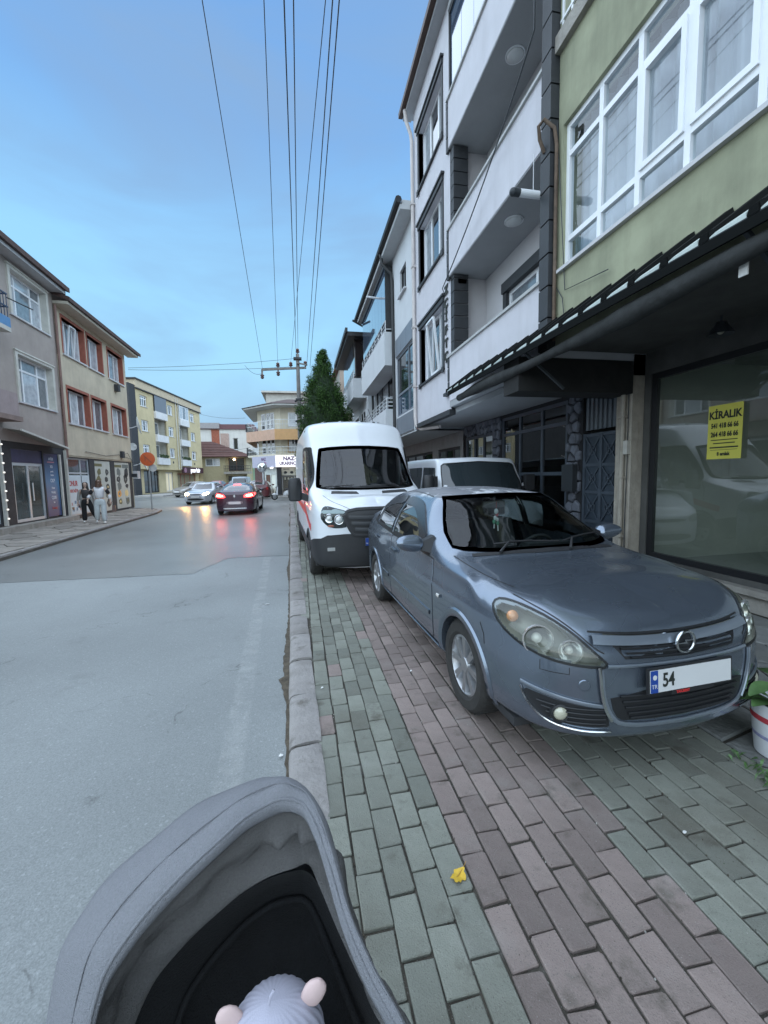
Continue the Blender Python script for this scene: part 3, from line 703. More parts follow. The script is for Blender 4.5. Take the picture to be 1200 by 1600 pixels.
while y < y1c-.01:     # dark rib ends and pale edge strips between them
    gk = MB(); gk.prism([CP(2.872, y+.245, zx(2.87)+.004), CP(2.872, y+.32, zx(2.87)+.004), CP(2.872, y+.308, zx(2.87)+.062), CP(2.872, y+.257, zx(2.87)+.062)], (.05, 0, .03)); gk.build('rib_end', M_RIB, CN); y += P_
y = y0c; r = random.Random(3); pales = []
while y < y1c-.01:
    gk = MB(); h = r.uniform(.006, .03)
    gk.add([CP(2.878, y-.005, zx(2.88)+.002), CP(2.878, y+.24, zx(2.88)+.002), CP(2.878, y+.24, zx(2.88)+.012), CP(2.878, y-.0, zx(2.88)+.012+h),
            CP(2.93, y-.005, zx(2.93)+.004), CP(2.93, y+.24, zx(2.93)+.004), CP(2.93, y+.24, zx(2.93)+.02), CP(2.93, y, zx(2.93)+.02+h)],
           [(0, 1, 2, 3), (4, 7, 6, 5), (3, 2, 6, 7), (0, 4, 5, 1), (1, 5, 6, 2), (0, 3, 7, 4)])
    gk.build('edge_flashing', pm('flashing_pale', (.46, .52, .49), .5, var=.1, vs=9), CN); y += P_
g = MB(); g.bar(CP(2.875, y0c, 3.175), CP(2.875, y1c, 3.175), .02, .075); g.build('fascia', M_RIB, CN); g = MB(); g.bar(CP(2.90, y0c, 3.20), CP(2.90, y1c, 3.20), .04, .06); g.bar(CP(3.2, y0c, 3.40), CP(3.2, y1c, 3.40), .04, .06)
for yy in (-2, .5, 3.0, 5.4, 7.6): g.bar(CP(2.88, yy, 3.18), CP(3.5, yy, 3.56), .04, .05)
for yy in (2.3, 5.0): g.bar(CP(2.9, yy, 3.17), CP(3.48, yy, 2.72), .03, .03)
g.build('support_frame', M_IRON, CN)
# rolled awning cloth slung under the edge
r = random.Random(8); pts = []; rad = []
for i in range(40):
    t = i/39; yy = -2.5+t*10.0; pts.append(CP(2.99+.02*sin(yy*2), yy, 3.06+.02*sin(yy*1.3)-.05*math.exp(-((yy-5.4)/.9)**2))); rad.append(.072+.02*sin(yy*2.1+1)+r.uniform(-.006, .006))
g = MB(); g.tube(pts, rad, 12); g.build('rolled_awning', pm('awning_cloth', (.032, .034, .034), .95, var=.3, vs=7, bump=.5, bs=20, stain=.4, stc=(.07, .07, .07)), CN, smooth=True)
g = MB(); g.box(*[v for p in zip(CP(3.02, 2.36, 2.93), CP(3.03, 2.42, 3.02)) for v in p]); g.build('tag', M_PAPER, CN)

# ---- lilac apartment block with dark trim
LB = thing('apartment_building', 'lilac white apartment block with black window trim, loggias and vertical black letters', 'building', (3.5, 5.27, 0))
F = Fr((3.5, 5.27, 0), (0, 1, 0), (1, 0, 0), 5.27)
Y0, Y1 = 5.27, 12.1
wins = [(9.74, 11.58, 4.17, 5.70), (9.74, 11.58, 6.86, 8.40), (9.74, 11.58, 9.40, 10.87)]
g = MB(); F.wall(g, 9.22, Y1, 3.12, 11.75, wins, .24)
for zb, zt in ((3.30, 4.28), (6.08, 7.04), (8.76, 9.72)): # balcony fronts
    F.box(g, 5.50, 9.20, -.05, .10, zb, zt)
F.box(g, 5.27, 9.22, .0, .3, 11.5, 11.75)
g.quad(F.P(Y1, 0, 3.1), F.P(Y1, 9, 3.1), F.P(Y1, 9, 11.75), F.P(Y1, 0, 11.75)); g.quad(F.P(Y0+.02, .0, 3.0), F.P(Y0+.02, 9, 3.0), F.P(Y0+.02, 9, 11.75), F.P(Y0+.02, 0, 11.75))
g.quad(F.P(Y0, 9, 0), F.P(Y1, 9, 0), F.P(Y1, 9, 11.75), F.P(Y0, 9, 11.75))
g.build('wall', M_LILAC, LB, fix=False)
LD = .86
lw = [(5.6, 8.15, 4.4, 5.34), (5.6, 8.15, 7.1, 7.9), (5.75, 8.3, 9.95, 11.1)]
g = MB(); F.wall(g, 5.3, 9.22, 3.3, 11.7, lw, .15, d=LD)
g.quad(F.P(9.22, .02, 3.3), F.P(9.22, LD, 3.3), F.P(9.22, LD, 11.7), F.P(9.22, .02, 11.7))
g.build('loggia_wall', pm('loggia_render', (.54, .53, .54), .9, var=.05, vs=2, bump=.2), LB, fix=False)
for z in (6.06, 8.74, 11.5):
    g = MB(); F.box(g, 5.3, 9.21, -.04, LD-.004, z, z+.14); g.build('balcony_slab', M_SOFFIT, LB)
g = MB(); F.box(g, 5.3, 9.21, -.04, LD-.004, 3.16, 3.32); g.build('balcony_slab', M_SOFFIT, LB)
for z in (6.05, 8.73):
    o = thing('ceiling_lamp', 'round white lamp on the %s loggia ceiling of the lilac block' % ('lower' if z < 7 else 'upper'), 'lamp', (3.5+.36, 7.05, z), group=None)
    g = MB(); g.lathe([(0, -.05), (.11, -.045), (.14, -.02), (.145, .01)], 24); g.build('shade', pm('lamp_shade_white', (.62, .64, .64), .4), o, smooth=40)
    g = MB(); g.lathe([(.15, .008), (.165, .008), (.165, -.012), (.15, -.012)], 24); g.build('rim', M_PVC, o, smooth=40)
for zt in (4.28, 7.04, 9.72):
    g = MB(); F.box(g, 5.44, 9.26, -.09, .14, zt, zt+.045); g.build('balcony_coping', pm('coping_grey', (.42, .43, .42), .6, var=.08), LB)
# slender pillar strips of dark rusticated blocks
def quoins(a0, a1, d0, d1, z0, z1, h=.30, gap=.022, name='pillar_block', m=None):
    z = z0
    while z < z1-.05:
        g = MB(); F.box(g, a0, a1, d0, d1, z+gap/2, min(z+h, z1)-gap/2); g.build(name, m or M_DARKTRIM, LB); z += h
quoins(9.19, 9.30, -.06, -.003, 3.45, 4.33); quoins(9.21, 9.32, -.06, -.003, 6.0, 7.06); quoins(9.21, 9.32, -.06, -.003, 8.7, 9.75)
for a, b in ((4.34, 6.05), (7.10, 8.73)):
    quoins(9.02, 9.21, .003, .34, a, b, .27)
    g = MB(); F.box(g, 9.05, 9.21, .02, .33, a, b); g.build('pillar_core', pm('block_joint', (.25, .25, .26), .9), LB)
quoins(5.24, 5.46, -.12, .26, 3.3, 11.4, .42)
g = MB(); F.box(g, 5.27, 5.45, -.10, .25, 3.3, 11.4); g.build('pillar_core', M_MORT, LB)
# windows with heavy dark surround
for i, (a0, a1, z0, z1) in enumerate(wins):
    w = F.window(LB, a0, a1, z0, z1, d=.13, fw=.07, vs=(.33, .66), fm=M_PVC, pmat=[M_CUR2, M_DGL, M_CUR], panes=True)
    g = MB(); F.box(g, a0-.11, a1+.11, -.05, .0, z1, z1+.12); F.box(g, a0-.15, a1+.15, -.08, .0, z1+.12, z1+.17)
    F.box(g, a0-.10, a0, -.025, .12, z0-.04, z1); F.box(g, a1, a1+.10, -.025, .12, z0-.04, z1)
    for s in (a0-.06, a1+.06):
        F.box(g, s-.06, s+.06, -.06, -.027, z0-.10, z0+.03)
    g.build('surround', M_DARKTRIM, w)
    g = MB(); F.box(g, a0-.02, a1+.02, -.06, .128, z0-.05, z0-.004); g.build('sill', M_DARKTRIM, w)
# tilted-open sash in the lowest one
g = MB(); P = F.P; a, b = 10.35, 10.92
for p, q in ((P(a, .10, 4.30), P(a, -.04, 5.6)), (P(b, .10, 4.30), P(b, -.04, 5.6)), (P(a, .10, 4.30), P(b, .10, 4.30)), (P(a, -.04, 5.6), P(b, -.04, 5.6))): g.bar(p, q, .05, .05)
g.build('open_sash', M_PVC, LB)
for (a0, a1, z0, z1) in lw:
    w = F.window(LB, a0, a1, z0, z1, d=LD+.02, fw=.07, vs=(.3, .6), hs=(), fm=M_PVC, pmat=[M_CUR2, M_DGL, M_CUR2], panes=True)
    g = MB(); F.box(g, a0-.14, a1+.14, LD-.10, LD+.01, z1, z1+.20); F.box(g, a0-.14, a0, LD-.06, LD+.01, z0, z1); F.box(g, a1, a1+.14, LD-.06, LD+.01, z0, z1); g.build('surround', M_DARKTRIM, w)
# glazed top loggia: frameless panes
a = 5.55
for i in range(6):
    b = a+.60; g = MB(); F.box(g, a, b-.012, -.0, .012, 9.78, 11.48); g.build('balcony_pane', M_BLUEGL, LB); a = b
g = MB(); F.box(g, 5.5, 9.2, -.03, .05, 11.40, 11.50); F.box(g, 9.15, 9.2, -.03, .05, 9.77, 11.4); g.build('glazing_rail', M_DARKTRIM, LB)
# eaves, gutter, downpipe
g = MB(); F.box(g, 5.2, 12.35, -.24, 0, 11.75, 11.88); F.box(g, 5.2, 12.3, 0, 9, 11.76, 11.9); g.build('eaves', pm('eaves_grey', (.40, .41, .42), .8, var=.08), LB)
g = MB(); g.bar(F.P(5.2, -.30, 11.90), F.P(12.4, -.30, 11.90), .12, .13); F.box(g, 5.2, 12.4, -.33, 3, 11.98, 12.04); g.build('gutter', pm('gutter_brown', (.075, .045, .035), .6, var=.2), LB)
M_PIPE = pm('pipe_pinkish', (.56, .52, .50), .5, var=.12, vs=3, stain=.3, stc=(.4, .3, .25))
g = MB(); g.tube([F.P(12.05, -.26, 11.8), F.P(12.05, -.22, 11.5), F.P(12.05, -.10, 11.2), F.P(12.05, -.07, 11.0), F.P(12.05, -.07, 3.35), F.P(12.03, -.06, 3.1), F.P(11.9, 0.05, 2.96), F.P(10.9, .3, 2.92)], .05, 10)
for z in (4.2, 5.9, 7.6, 9.3): F.box(g, 11.98, 12.12, -.13, .0, z, z+.04)
g.build('downpipe', M_PIPE, LB, smooth=40)
# vertical letters
zc = 6.0
for ch in 'ZÇİFTÇ':
    text('letter', ch, .27, M_INK, LB, Matrix.Translation((-.022, 9.48-5.27, zc-.12)) @ Matrix(((0, 0, -1), (-1, 0, 0), (0, 1, 0))).to_4x4(), .006, .012, 1.3); zc -= .30
# bottom trim of the overhang and its soffit
g = MB(); F.box(g, 9.2, Y1+.02, -.05, .10, 3.0, 3.12); g.build('base_trim', M_DARKTRIM, LB)
g = MB(); F.box(g, 5.3, Y1, .1, 1.5, 3.04, 3.15); g.build('overhang_soffit', M_SOFFIT, LB)
g = MB(); F.box(g, 9.30, 9.5, -.10, .0, 3.45, 3.52); F.box(g, 9.02, 9.2, .1, .3, 5.85, 5.95); g.build('spotlight', M_IRON, LB)
# ground floor: crazy stone cladding, shop grille windows and an iron door
D = 1.5; ops = [(7.07, 9.68, .35, 2.97), (5.74, 6.63, .12, 2.92), (10.15, 12.0, .9, 2.7)]
g = MB(); F.wall(g, 5.6, 12.1, 0, 3.05, ops, .16, d=D+.02); g.build('stone_wall', M_MORT, LB, fix=False)
ro = random.Random(14); n_st = 0
for poly in voronoi(jitter_pts(5.62, 12.0, .05, 3.04, .21, ro), 5.61, 12.08, .04, 3.04):
    cx = sum(p[0] for p in poly)/len(poly); cy = sum(p[1] for p in poly)/len(poly)
    if any(o[0]-.04 < cx < o[1]+.04 and o[2]-.04 < cy < o[3]+.04 for o in ops): continue
    for o in ops:
        if o[2] < cy < o[3]:
            poly = [((min(x, o[0]-.01) if cx < o[0] else max(x, o[1]+.01)) if o[0]-.3 < cx < o[1]+.3 else x, y) for x, y in poly]
    p, cx, cy = shrink(poly, .016); n = len(p)
    if n < 3: continue
    g = MB(); v = [F.P(x, D+.02, y) for x, y in p]+[F.P(x, D-.012, y) for x, y in p]+[F.P(cx+(x-cx)*.8, D-.03-ro.uniform(0, .012), cy+(y-cy)*.8) for x, y in p]
    g.add(v, [[i, (i+1) % n, n+(i+1) % n, n+i] for i in range(n)]+[[n+i, n+(i+1) % n, 2*n+(i+1) % n, 2*n+i] for i in range(n)]+[list(range(2*n, 3*n))])
    if n_st < 260: g.build('stone', M_STONE, LB)
    n_st += 1
M_PANE2 = glass('grille_glass', (.35, .38, .38), refl=2.2)
sf = pm('frame_slate', (.055, .07, .09), .5, var=.12, vs=5)
F.window(LB, 7.07, 9.68, .35, 2.97, d=D+.03, fw=.07, vs=(.335, .675), hs=(.09+.0, .47, .84), fm=sf, pmat=M_PANE2, panes=True, name='shop_window')
F.window(LB, 10.15, 12.0, .9, 2.7, d=D+.03, fw=.08, vs=(.33, .66), hs=(.6,), fm=sf, pmat=[M_CUR2, M_PANE2], panes=True, name='shop_window')
g = MB(); F.box(g, 5.65, 12.05, D+1.6, D+1.65, 0, 3.0); g.build('shop_back_wall', pm('room_brown', (.09, .085, .075), .9, var=.3, vs=2), LB)
dr = link('iron_door', None, LB)
g = MB(); F.box(g, 5.74, 6.63, D+.06, D+.10, .12, 2.28); dl = g.build('door_leaf', M_IRON, dr)
bpy.data.objects.remove(dl)
bpy.data.objects.remove(dr)
g = MB(); F.box(g, 5.74, 6.63, D+.06, D+.10, .12, 2.28); dr = g.build('iron_door', pm('door_slate', (.035, .048, .065), .5, var=.2, vs=8), LB)
g = MB(); mid = (5.74+6.63)/2
b = lambda *k: F.box(g, *k)
b(5.74, 5.80, D+.03, D+.06, .12, 2.28); b(6.57, 6.63, D+.03, D+.06, .12, 2.28); b(mid-.03, mid+.03, D+.03, D+.06, .12, 2.28)
for z in (.12, .70, 1.22, 1.70, 2.22): b(5.80, mid-.031, D+.035, D+.06, z, z+.05); b(mid+.031, 6.57, D+.035, D+.06, z, z+.05)
g.build('door_frame', sf, dr)
for (a0, a1) in ((5.80, mid-.03), (mid+.03, 6.57)):
    for z0, z1 in ((.17, .70), (.75, 1.22), (1.27, 1.70), (1.75, 2.22)):
        g = MB(); cx, cz = (a0+a1)/2, (z0+z1)/2
        for p, q in (((a0, z0), (a1, z1)), ((a0, z1), (a1, z0))): g.bar(F.P(p[0], D+.045, p[1]), F.P(q[0], D+.045, q[1]), .022, .022, up=(1, 0, 0))
        g.tube([F.P(cx+.085*cos(t), D+.04, cz+.085*sin(t)) for t in np.linspace(0, 2*pi, 17)[:-1]], .009, 6, closed=True)
        g.ball(F.P(cx, D+.03, cz), .025, 5); g.build('grille_panel', sf, dr)
g = MB(); F.box(g, 5.74, 6.63, D+.08, D+.10, 2.34, 2.90)
for i in range(8): F.box(g, 5.76+i*.108, 5.81+i*.108, D+.045, D+.079, 2.34, 2.90)
g.build('door_transom', pm('transom_grey', (.13, .15, .17), .6, var=.1), LB)
g = MB(); F.box(g, 6.68, 7.0, D-.14, D-.04, 1.25, 1.75); g.build('meter_box', pm('meter_dark', (.03, .035, .04), .5), LB)
g = MB(); F.box(g, 5.6, 12.1, D-.5, D-.05, 0, .10); g.build('door_step', M_CONC, LB)

# service cable slung along the fronts
g = MB(); pts = []
for t in np.linspace(0, 1, 24): pts.append((3.33-.0*t, 5.45+(9.15-5.45)*t, 8.2-1.7*t-.42*sin(pi*t)))
pts = [Vector((3.30, 5.52+3.7*t, 7.55-1.75*t**.9-.10*sin(pi*t))) for t in np.linspace(0, 1, 24)]
pts = [Vector((3.25, 5.45, 8.9))]+pts+[Vector((3.40, 9.32, 5.7))]
g.tube(pts, .011, 6); tag(g.build('service_cable', M_IRON, smooth=True), 'black cable sagging across the balconies of the lilac block', 'cable')
# white exhaust pipe stub between the loggias
o = thing('exhaust_pipe', 'short white flue pipe with black end sticking out beside the lower loggia', 'pipe', (3.45, 5.5, 5.45))
g = MB(); g.tube([(.02, 0, 0), (-.36, .0, .0)], .05, 12); g.build('pipe', M_PVC, o, smooth=40)
g = MB(); g.tube([(-.36, 0, 0), (-.43, 0, 0)], .053, 12); g.ball((-.45, .0, 0), .055, 8); g.build('end_cap', M_IRON, o, smooth=40)
g = MB(); g.tube([(-.15, .0, .05), (-.15, .0, .52)], .004, 5); g.build('hanger', M_PVC, o)
# ================================================================== further buildings on the right
M_WHITE = pm('render_white', (.58, .61, .63), .9, var=.05, vs=1.5, bump=.2, stain=.15, stc=(.4, .4, .4), streak=True)
M_PANEL = pm('cladding_panel', (.165, .185, .215), .45, var=.06, vs=1)
M_STEEL = pm('railing_steel', (.58, .60, .62), .35, metal=.3, var=.05)
WB = thing('apartment_building', 'white apartment block with grey cladding panels and steel railed balconies', 'building', (3.5, 12.15, 0))
F = Fr((3.5, 12.15, 0), (0, 1, 0), (1, 0, 0), 12.15)
g = MB(); F.wall(g, 12.15, 15.0, 3.0, 9.25, [(13.15, 13.95, 7.55, 8.35), (12.45, 14.65, 3.68, 5.75)], .15)
F.wall(g, 15.0, 21.0, 3.0, 9.25, [(15.3, 18.3, 7.0, 9.0), (18.9, 20.6, 7.1, 8.7), (15.3, 20.8, 3.9, 6.1)], .2, d=.35)
for p in ((12.15, 0), (21.0, .35)): g.quad(F.P(p[0], p[1], 2.95), F.P(p[0], 9, 2.95), F.P(p[0], 9, 9.25), F.P(p[0], p[1], 9.25)); g.quad(F.P(p[0], 1.7, 0), F.P(p[0], 9, 0), F.P(p[0], 9, 2.95), F.P(p[0], 1.7, 2.95))
g.quad(F.P(15.0, 0, 3), F.P(15, .35, 3), F.P(15, .35, 9.25), F.P(15, 0, 9.25))
g.quad(F.P(12.15, 9, 0), F.P(21, 9, 0), F.P(21, 9, 9.25), F.P(12.15, 9, 9.25)); F.box(g, 12.15, 21, .02, 9, 2.95, 3.0)
g.build('wall', M_WHITE, WB, fix=False)
k = 0
for a in (12.45, 13.19, 13.93):
    g = MB(); F.box(g, a, a+.725, -.03, -.003, 5.76, 6.35); g.build('cladding_panel', M_PANEL, WB)
    g = MB(); F.box(g, a, a+.725, -.03, -.003, 3.02, 3.62); g.build('cladding_panel', M_PANEL, WB)
F.window(WB, 12.45, 14.65, 3.68, 5.75, d=.03, fw=.07, vs=(.30,), hs=(.36,), fm=M_PANEL, pmat=[M_BLUEGL, M_DGL], panes=True)
F.window(WB, 13.15, 13.95, 7.55, 8.35, d=.06, fw=.05, vs=(.5,), fm=M_DARKTRIM, pmat=M_DGL, sill=.09, sm=M_WSILL)
for a0, a1, z0, z1 in ((18.9, 20.6, 7.1, 8.7), (15.3, 20.8, 3.9, 6.1)):
    F.window(WB, a0, a1, z0, z1, d=.42, fw=.07, vs=(.25, .5, .75), fm=M_DARKTRIM, pmat=[M_CUR2, M_DGL, M_CUR], panes=True)
for z0, z1 in ((5.62, 6.80), (3.05, 4.05)):     # balconies
    g = MB(); F.box(g, 15.05, 20.8, -.34, .34, z0, z0+.14); F.box(g, 15.05, 20.8, -.34, -.22, z0+.14, z1); F.box(g, 15.05, 15.17, -.22, .34, z0+.14, z1); F.box(g, 20.68, 20.8, -.22, .34, z0+.14, z1)
    bl = g.build('balcony', M_WHITE, WB)
    g = MB()
    for z in (z1+.12, z1+.26, z1+.40):
        g.tube([F.P(20.74, -.28, z), F.P(15.11, -.28, z), F.P(15.11, .3, z)], .022, 8)
    for a in np.linspace(15.11, 20.7, 9): g.tube([F.P(a, -.28, z1-.01), F.P(a, -.28, z1+.41)], .02, 6)
    g.tube([F.P(15.11, .0, z1-.01), F.P(15.11, .0, z1+.41)], .02, 6); g.build('railing', M_STEEL, bl, smooth=40)
a = 15.2
for i in range(8):
    g = MB(); F.box(g, a, a+.655, -.26, -.245, 6.95, 9.05); g.build('balcony_pane', M_BLUEGL, WB); a += .67
g = MB(); F.box(g, 15.08, 15.11, -.27, .32, 6.95, 9.1); F.box(g, 15.08, 20.6, -.30, -.22, 9.05, 9.15); g.build('glazing_frame', M_DARKTRIM, WB)
g = MB(); F.box(g, 12.15, 21.3, -.42, .0, 9.25, 9.38); F.box(g, 12.15, 21.3, -.36, 0, 9.38, 9.5); F.box(g, 12.15, 21.3, 0, 9, 9.26, 9.45); g.build('eaves', pm('eaves_pale', (.50, .52, .53), .8, var=.06), WB)
g = MB(); g.tube([F.P(12.1, -.47, 9.48), F.P(21.4, -.47, 9.48)], .10, 8); g.build('gutter', pm('gutter_dark', (.02, .022, .024), .5, var=.1), WB, smooth=40)
g = MB(); g.tube([F.P(14.95, -.45, 9.42), F.P(14.9, -.4, 9.05), F.P(14.87, -.10, 8.75), F.P(14.86, -.06, 8.5), F.P(14.86, -.06, 1.5)], .055, 8); g.build('downpipe', MATS['gutter_dark'], WB, smooth=40); g = MB(); g.tube([F.P(20.95, -.7, 9.3), F.P(20.9, .2, 8.8), F.P(20.9, .25, 2)], .055, 8); g.build('downpipe', MATS['gutter_dark'], WB, smooth=40)
g = MB(); g.tube([F.P(16.3, -.75, 8.5), F.P(16.3, -.2, 8.47)], .04, 8); g.build('flagpole_stub', M_PVC, WB)
g = MB(); F.wall(g, 12.15, 21, 0, 2.95, [(12.4, 14.6, .5, 2.5), (15.2, 20.5, .3, 2.5)], .15, d=1.5); g.build('ground_floor_wall', pm('render_dim', (.26, .26, .26), .9, var=.1, stain=.3), WB, fix=False)
F.window(WB, 12.4, 14.6, .5, 2.5, d=1.55, fw=.09, vs=(.33, .66), fm=M_DARKTRIM, pmat=[M_CUR2, M_DGL], panes=True)
F.window(WB, 15.2, 20.5, .3, 2.5, d=1.55, fw=.09, vs=(.25, .5, .75), fm=M_DARKTRIM, pmat=M_DGL)

DB = thing('apartment_building', 'pale block with a dark glazed corner balcony beyond the steel railed one', 'building', (3.6, 21.6, 0))
F = Fr((3.6, 21.6, 0), (0, 1, 0), (1, 0, 0), 21.6)
g = MB(); F.box(g, 21.6, 28.3, 0, 8, 0, 8.7); g.build('wall', M_WHITE, DB)
g = MB(); F.box(g, 22.0, 27.5, -.72, 0, 5.75, 5.9); F.box(g, 22.0, 27.5, -.72, -.62, 5.9, 6.75); F.box(g, 22.0, 22.1, -.62, 0, 5.9, 6.75); bl = g.build('balcony', M_WHITE, DB)
g = MB()
for z in (6.87, 7.0, 7.13): g.tube([F.P(27.4, -.67, z), F.P(22.05, -.67, z), F.P(22.05, 0, z)], .025, 6)
for a in np.linspace(22.05, 27.4, 8): g.tube([F.P(a, -.67, 6.75), F.P(a, -.67, 7.14)], .022, 6)
g.build('railing', M_STEEL, bl)
for i in range(7):
    g = MB(); F.box(g, 22.05+i*.76, 22.05+i*.76+.745, -.60, -.585, 6.85, 8.75); g.build('balcony_pane', M_BLUEGL if i > 0 else M_DGL, DB)
g = MB(); F.box(g, 22.02, 22.05, -.6, -.02, 6.85, 8.75); g.build('balcony_pane', pm('glass_brown', (.025, .02, .02), .08, var=0, spec=1), DB)
g = MB(); F.box(g, 21.5, 28.5, -1.0, 8, 8.75, 8.95); F.box(g, 21.4, 28.6, -1.12, -1.0, 8.9, 9.1); g.build('eaves', MATS['gutter_dark'], DB)
F.window(DB, 22.3, 24.0, 3.4, 5.2, d=-.03, fw=.08, vs=(.5,), fm=M_PVC, pmat=M_DGL); F.window(DB, 25, 26.7, 3.4, 5.2, d=-.03, fw=.08, vs=(.5,), fm=M_PVC, pmat=M_DGL)

EB = thing('apartment_building', 'beige and salmon rendered house end behind the cypress on the right', 'building', (2.95, 29.6, 0))
F = Fr((2.95, 29.6, 0), (1, 0, 0), (0, 1, 0), 0)     # front faces the camera
g = MB(); F.wall(g, 0, 6, 0, 9.2, [(.75, 2.3, 3.9, 5.4), (.75, 2.3, 6.6, 8.0)], .18)
g.build('wall', pm('render_salmon', (.52, .42, .345), .9, var=.08, stain=.25, stc=(.35, .3, .25), streak=True), EB, fix=False)
g = MB(); g.quad(F.P(-.001, 0, 0), F.P(-.001, 9, 0), F.P(-.001, 9, 9.2), F.P(-.001, 0, 9.2)); g.quad(F.P(6, 0, 0), F.P(6, 9, 0), F.P(6, 9, 9.2), F.P(6, 0, 9.2)); g.build('side_wall', pm('render_grey_beige', (.33, .32, .29), .9, var=.12, stain=.3, streak=True), EB, fix=False)
g = MB(); F.box(g, -.3, 6.3, -.3, 9.2, 9.2, 9.38); g.build('roof', pm('roof_dull_red', (.20, .105, .085), .8, var=.15), EB)
for z0 in (3.9, 6.6): F.window(EB, .75, 2.3, z0, z0+1.45, d=.1, fw=.09, vs=(.35, .65), fm=M_PVC, pmat=[M_CUR, M_DGL, M_CUR], sill=.06, sm=M_WSILL, panes=True)
g = MB(); F.box(g, .3, 4, -.5, 0, 3.0, 3.15); F.box(g, .3, 4, -.5, -.42, 3.15, 3.8); g.build('balcony', M_WHITE, EB)

# ================================================================== left side of the street
LE, LN = (-.02, 1, 0), (-1, -.02, 0)
M_GREY = pm('render_mauve_grey', (.36, .315, .285), .9, var=.12, vs=1.3, bump=.4, bs=70, stain=.35, stc=(.24, .22, .205), streak=True)
M_BEIGE = pm('render_beige', (.52, .455, .345), .9, var=.12, vs=1.3, bump=.4, bs=70, stain=.35, stc=(.33, .30, .245), streak=True)
M_REDT = pm('trim_brick_red', (.30, .095, .062), .75, var=.15, vs=4)
M_OFFW = pm('trim_offwhite', (.55, .54, .49), .8, var=.1, stain=.2)
M_TILE = pm('roof_edge_brown', (.070, .042, .036), .8, var=.3, vs=6)
M_ALU = pm('aluminium', (.50, .54, .57), .4, metal=.2, var=.06)
M_CHAR = pm('charcoal', (.035, .037, .042), .7, var=.25, vs=6)
SH_GL = pm('shop_glass_dark', (.045, .06, .062), .12, var=.35, vs=1.5, coat=.6)

RB = thing('apartment_building', 'beige flats with brick red window reveals above the poster covered shop', 'building', (-9.5, 19.4, 0))
F = Fr((-9.5, 19.4, 0), LE, LN, 19.4)
ww = [(19.9, 21.75), (22.06, 23.55), (24.25, 26.1)]
wo = [(a, b, z, z+h) for z, h in ((4.10, 1.45), (6.95, 1.48)) for a, b in ww]
g = MB(); F.wall(g, 19.4, 26.55, 2.72, 8.75, wo, .30, mr=1)
g.quad(F.P(26.55, 0, 0), F.P(26.55, 9, 0), F.P(26.55, 9, 8.75), F.P(26.55, 0, 8.75)); g.quad(F.P(19.4, 9, 0), F.P(26.55, 9, 0), F.P(26.55, 9, 8.75), F.P(19.4, 9, 8.75)); F.box(g, 19.4, 26.55, .03, .4, 2.66, 2.72)
g.build('wall', [M_BEIGE, M_REDT], RB, fix=False)
for i, (a, b, z0, z1) in enumerate(wo):
    w = F.window(RB, a, b, z0, z1, d=.20, fw=.07, vs=(.35, .68) if b-a > 1.7 else (.5,), fm=M_PVC, pmat=[M_CUR, M_CUR2, M_CUR] if i % 2 else [M_DGL, M_CUR, M_CUR2], panes=True)
    g = MB(); F.box(g, b-.001, b+.10, -.025, .19, z0, z1+.12); F.box(g, a-.06, b-.002, -.025, .19, z1, z1+.12); F.box(g, a-.07, a-.001, -.025, .19, z0, z1); g.build('red_reveal', M_REDT, w)
    g = MB(); F.box(g, a-.08, b+.10, -.07, .195, z0-.07, z0-.003); g.build('sill', M_WSILL, w)
g = MB(); P = F.P; a, b = 20.6, 21.1
for p, q in ((P(a, .16, 7.02), P(a, .03, 8.3)), (P(b, .16, 7.02), P(b, .03, 8.3)), (P(a, .16, 7.02), P(b, .16, 7.02)), (P(a, .03, 8.3), P(b, .03, 8.3))): g.bar(p, q, .05, .05)
g.build('open_sash', M_PVC, RB)
g = MB(); F.box(g, 19.35, 27.1, -.55, 0, 8.75, 8.86); g.build('eaves', pm('eaves_cream', (.46, .43, .36), .8, var=.08, stain=.2), RB)
g = MB(); g.add([F.P(19.3, -.64, 8.86), F.P(27.3, -.64, 8.86), F.P(27.3, 5, 11.0), F.P(19.3, 5, 11.0), F.P(19.3, -.64, 9.02), F.P(27.3, -.64, 9.02), F.P(27.3, 5, 11.16), F.P(19.3, 5, 11.16)], [(0, 3, 2, 1), (4, 5, 6, 7), (0, 1, 5, 4), (1, 2, 6, 5), (2, 3, 7, 6), (3, 0, 4, 7)]); g.build('roof', M_TILE, RB)
g = MB(); F.box(g, 24.8, 25.1, -.2, -.002, 6.4, 6.75); g.build('vent_box', M_CHAR, RB)
g = MB(); g.tube([F.P(19.36, -.08, 8.7), F.P(19.36, -.06, 2.6)], .05, 8); g.build('downpipe', pm('pipe_brownpink', (.20, .12, .10), .6, var=.2), RB, smooth=40)
g = MB(); F.wall(g, 19.4, 26.55, 0, 2.66, [(19.5, 21.45, .15, 2.62), (21.95, 23.7, .10, 2.62), (24.2, 26.2, .10, 2.62)], .14, d=.05); g.build('shop_front', M_CHAR, RB, fix=False)
w = F.window(RB, 19.5, 21.45, .15, 2.62, d=.10, fw=.06, vs=(.62,), hs=(.74,), fm=M_ALU, pmat=SH_GL, panes=True, name='shop_window')
M_POST = pm('poster_white', (.56, .63, .66), .6, var=.05)
LM = lambda s, d, z: Matrix.Translation(F.P(s, d, z)) @ Matrix(((0, 0, 1), (1, 0, 0), (0, 1, 0))).to_4x4()
ps = thing('poster', 'white shop poster with red ONUR lettering in the left shop window', 'poster', F.o+F.P(20.2, .09, 1.0))
g = MB(); q = lambda a0, a1, z0, z1, d=.0: g.box(d, d+.006, a0, a1, z0-1.0, z1-1.0)
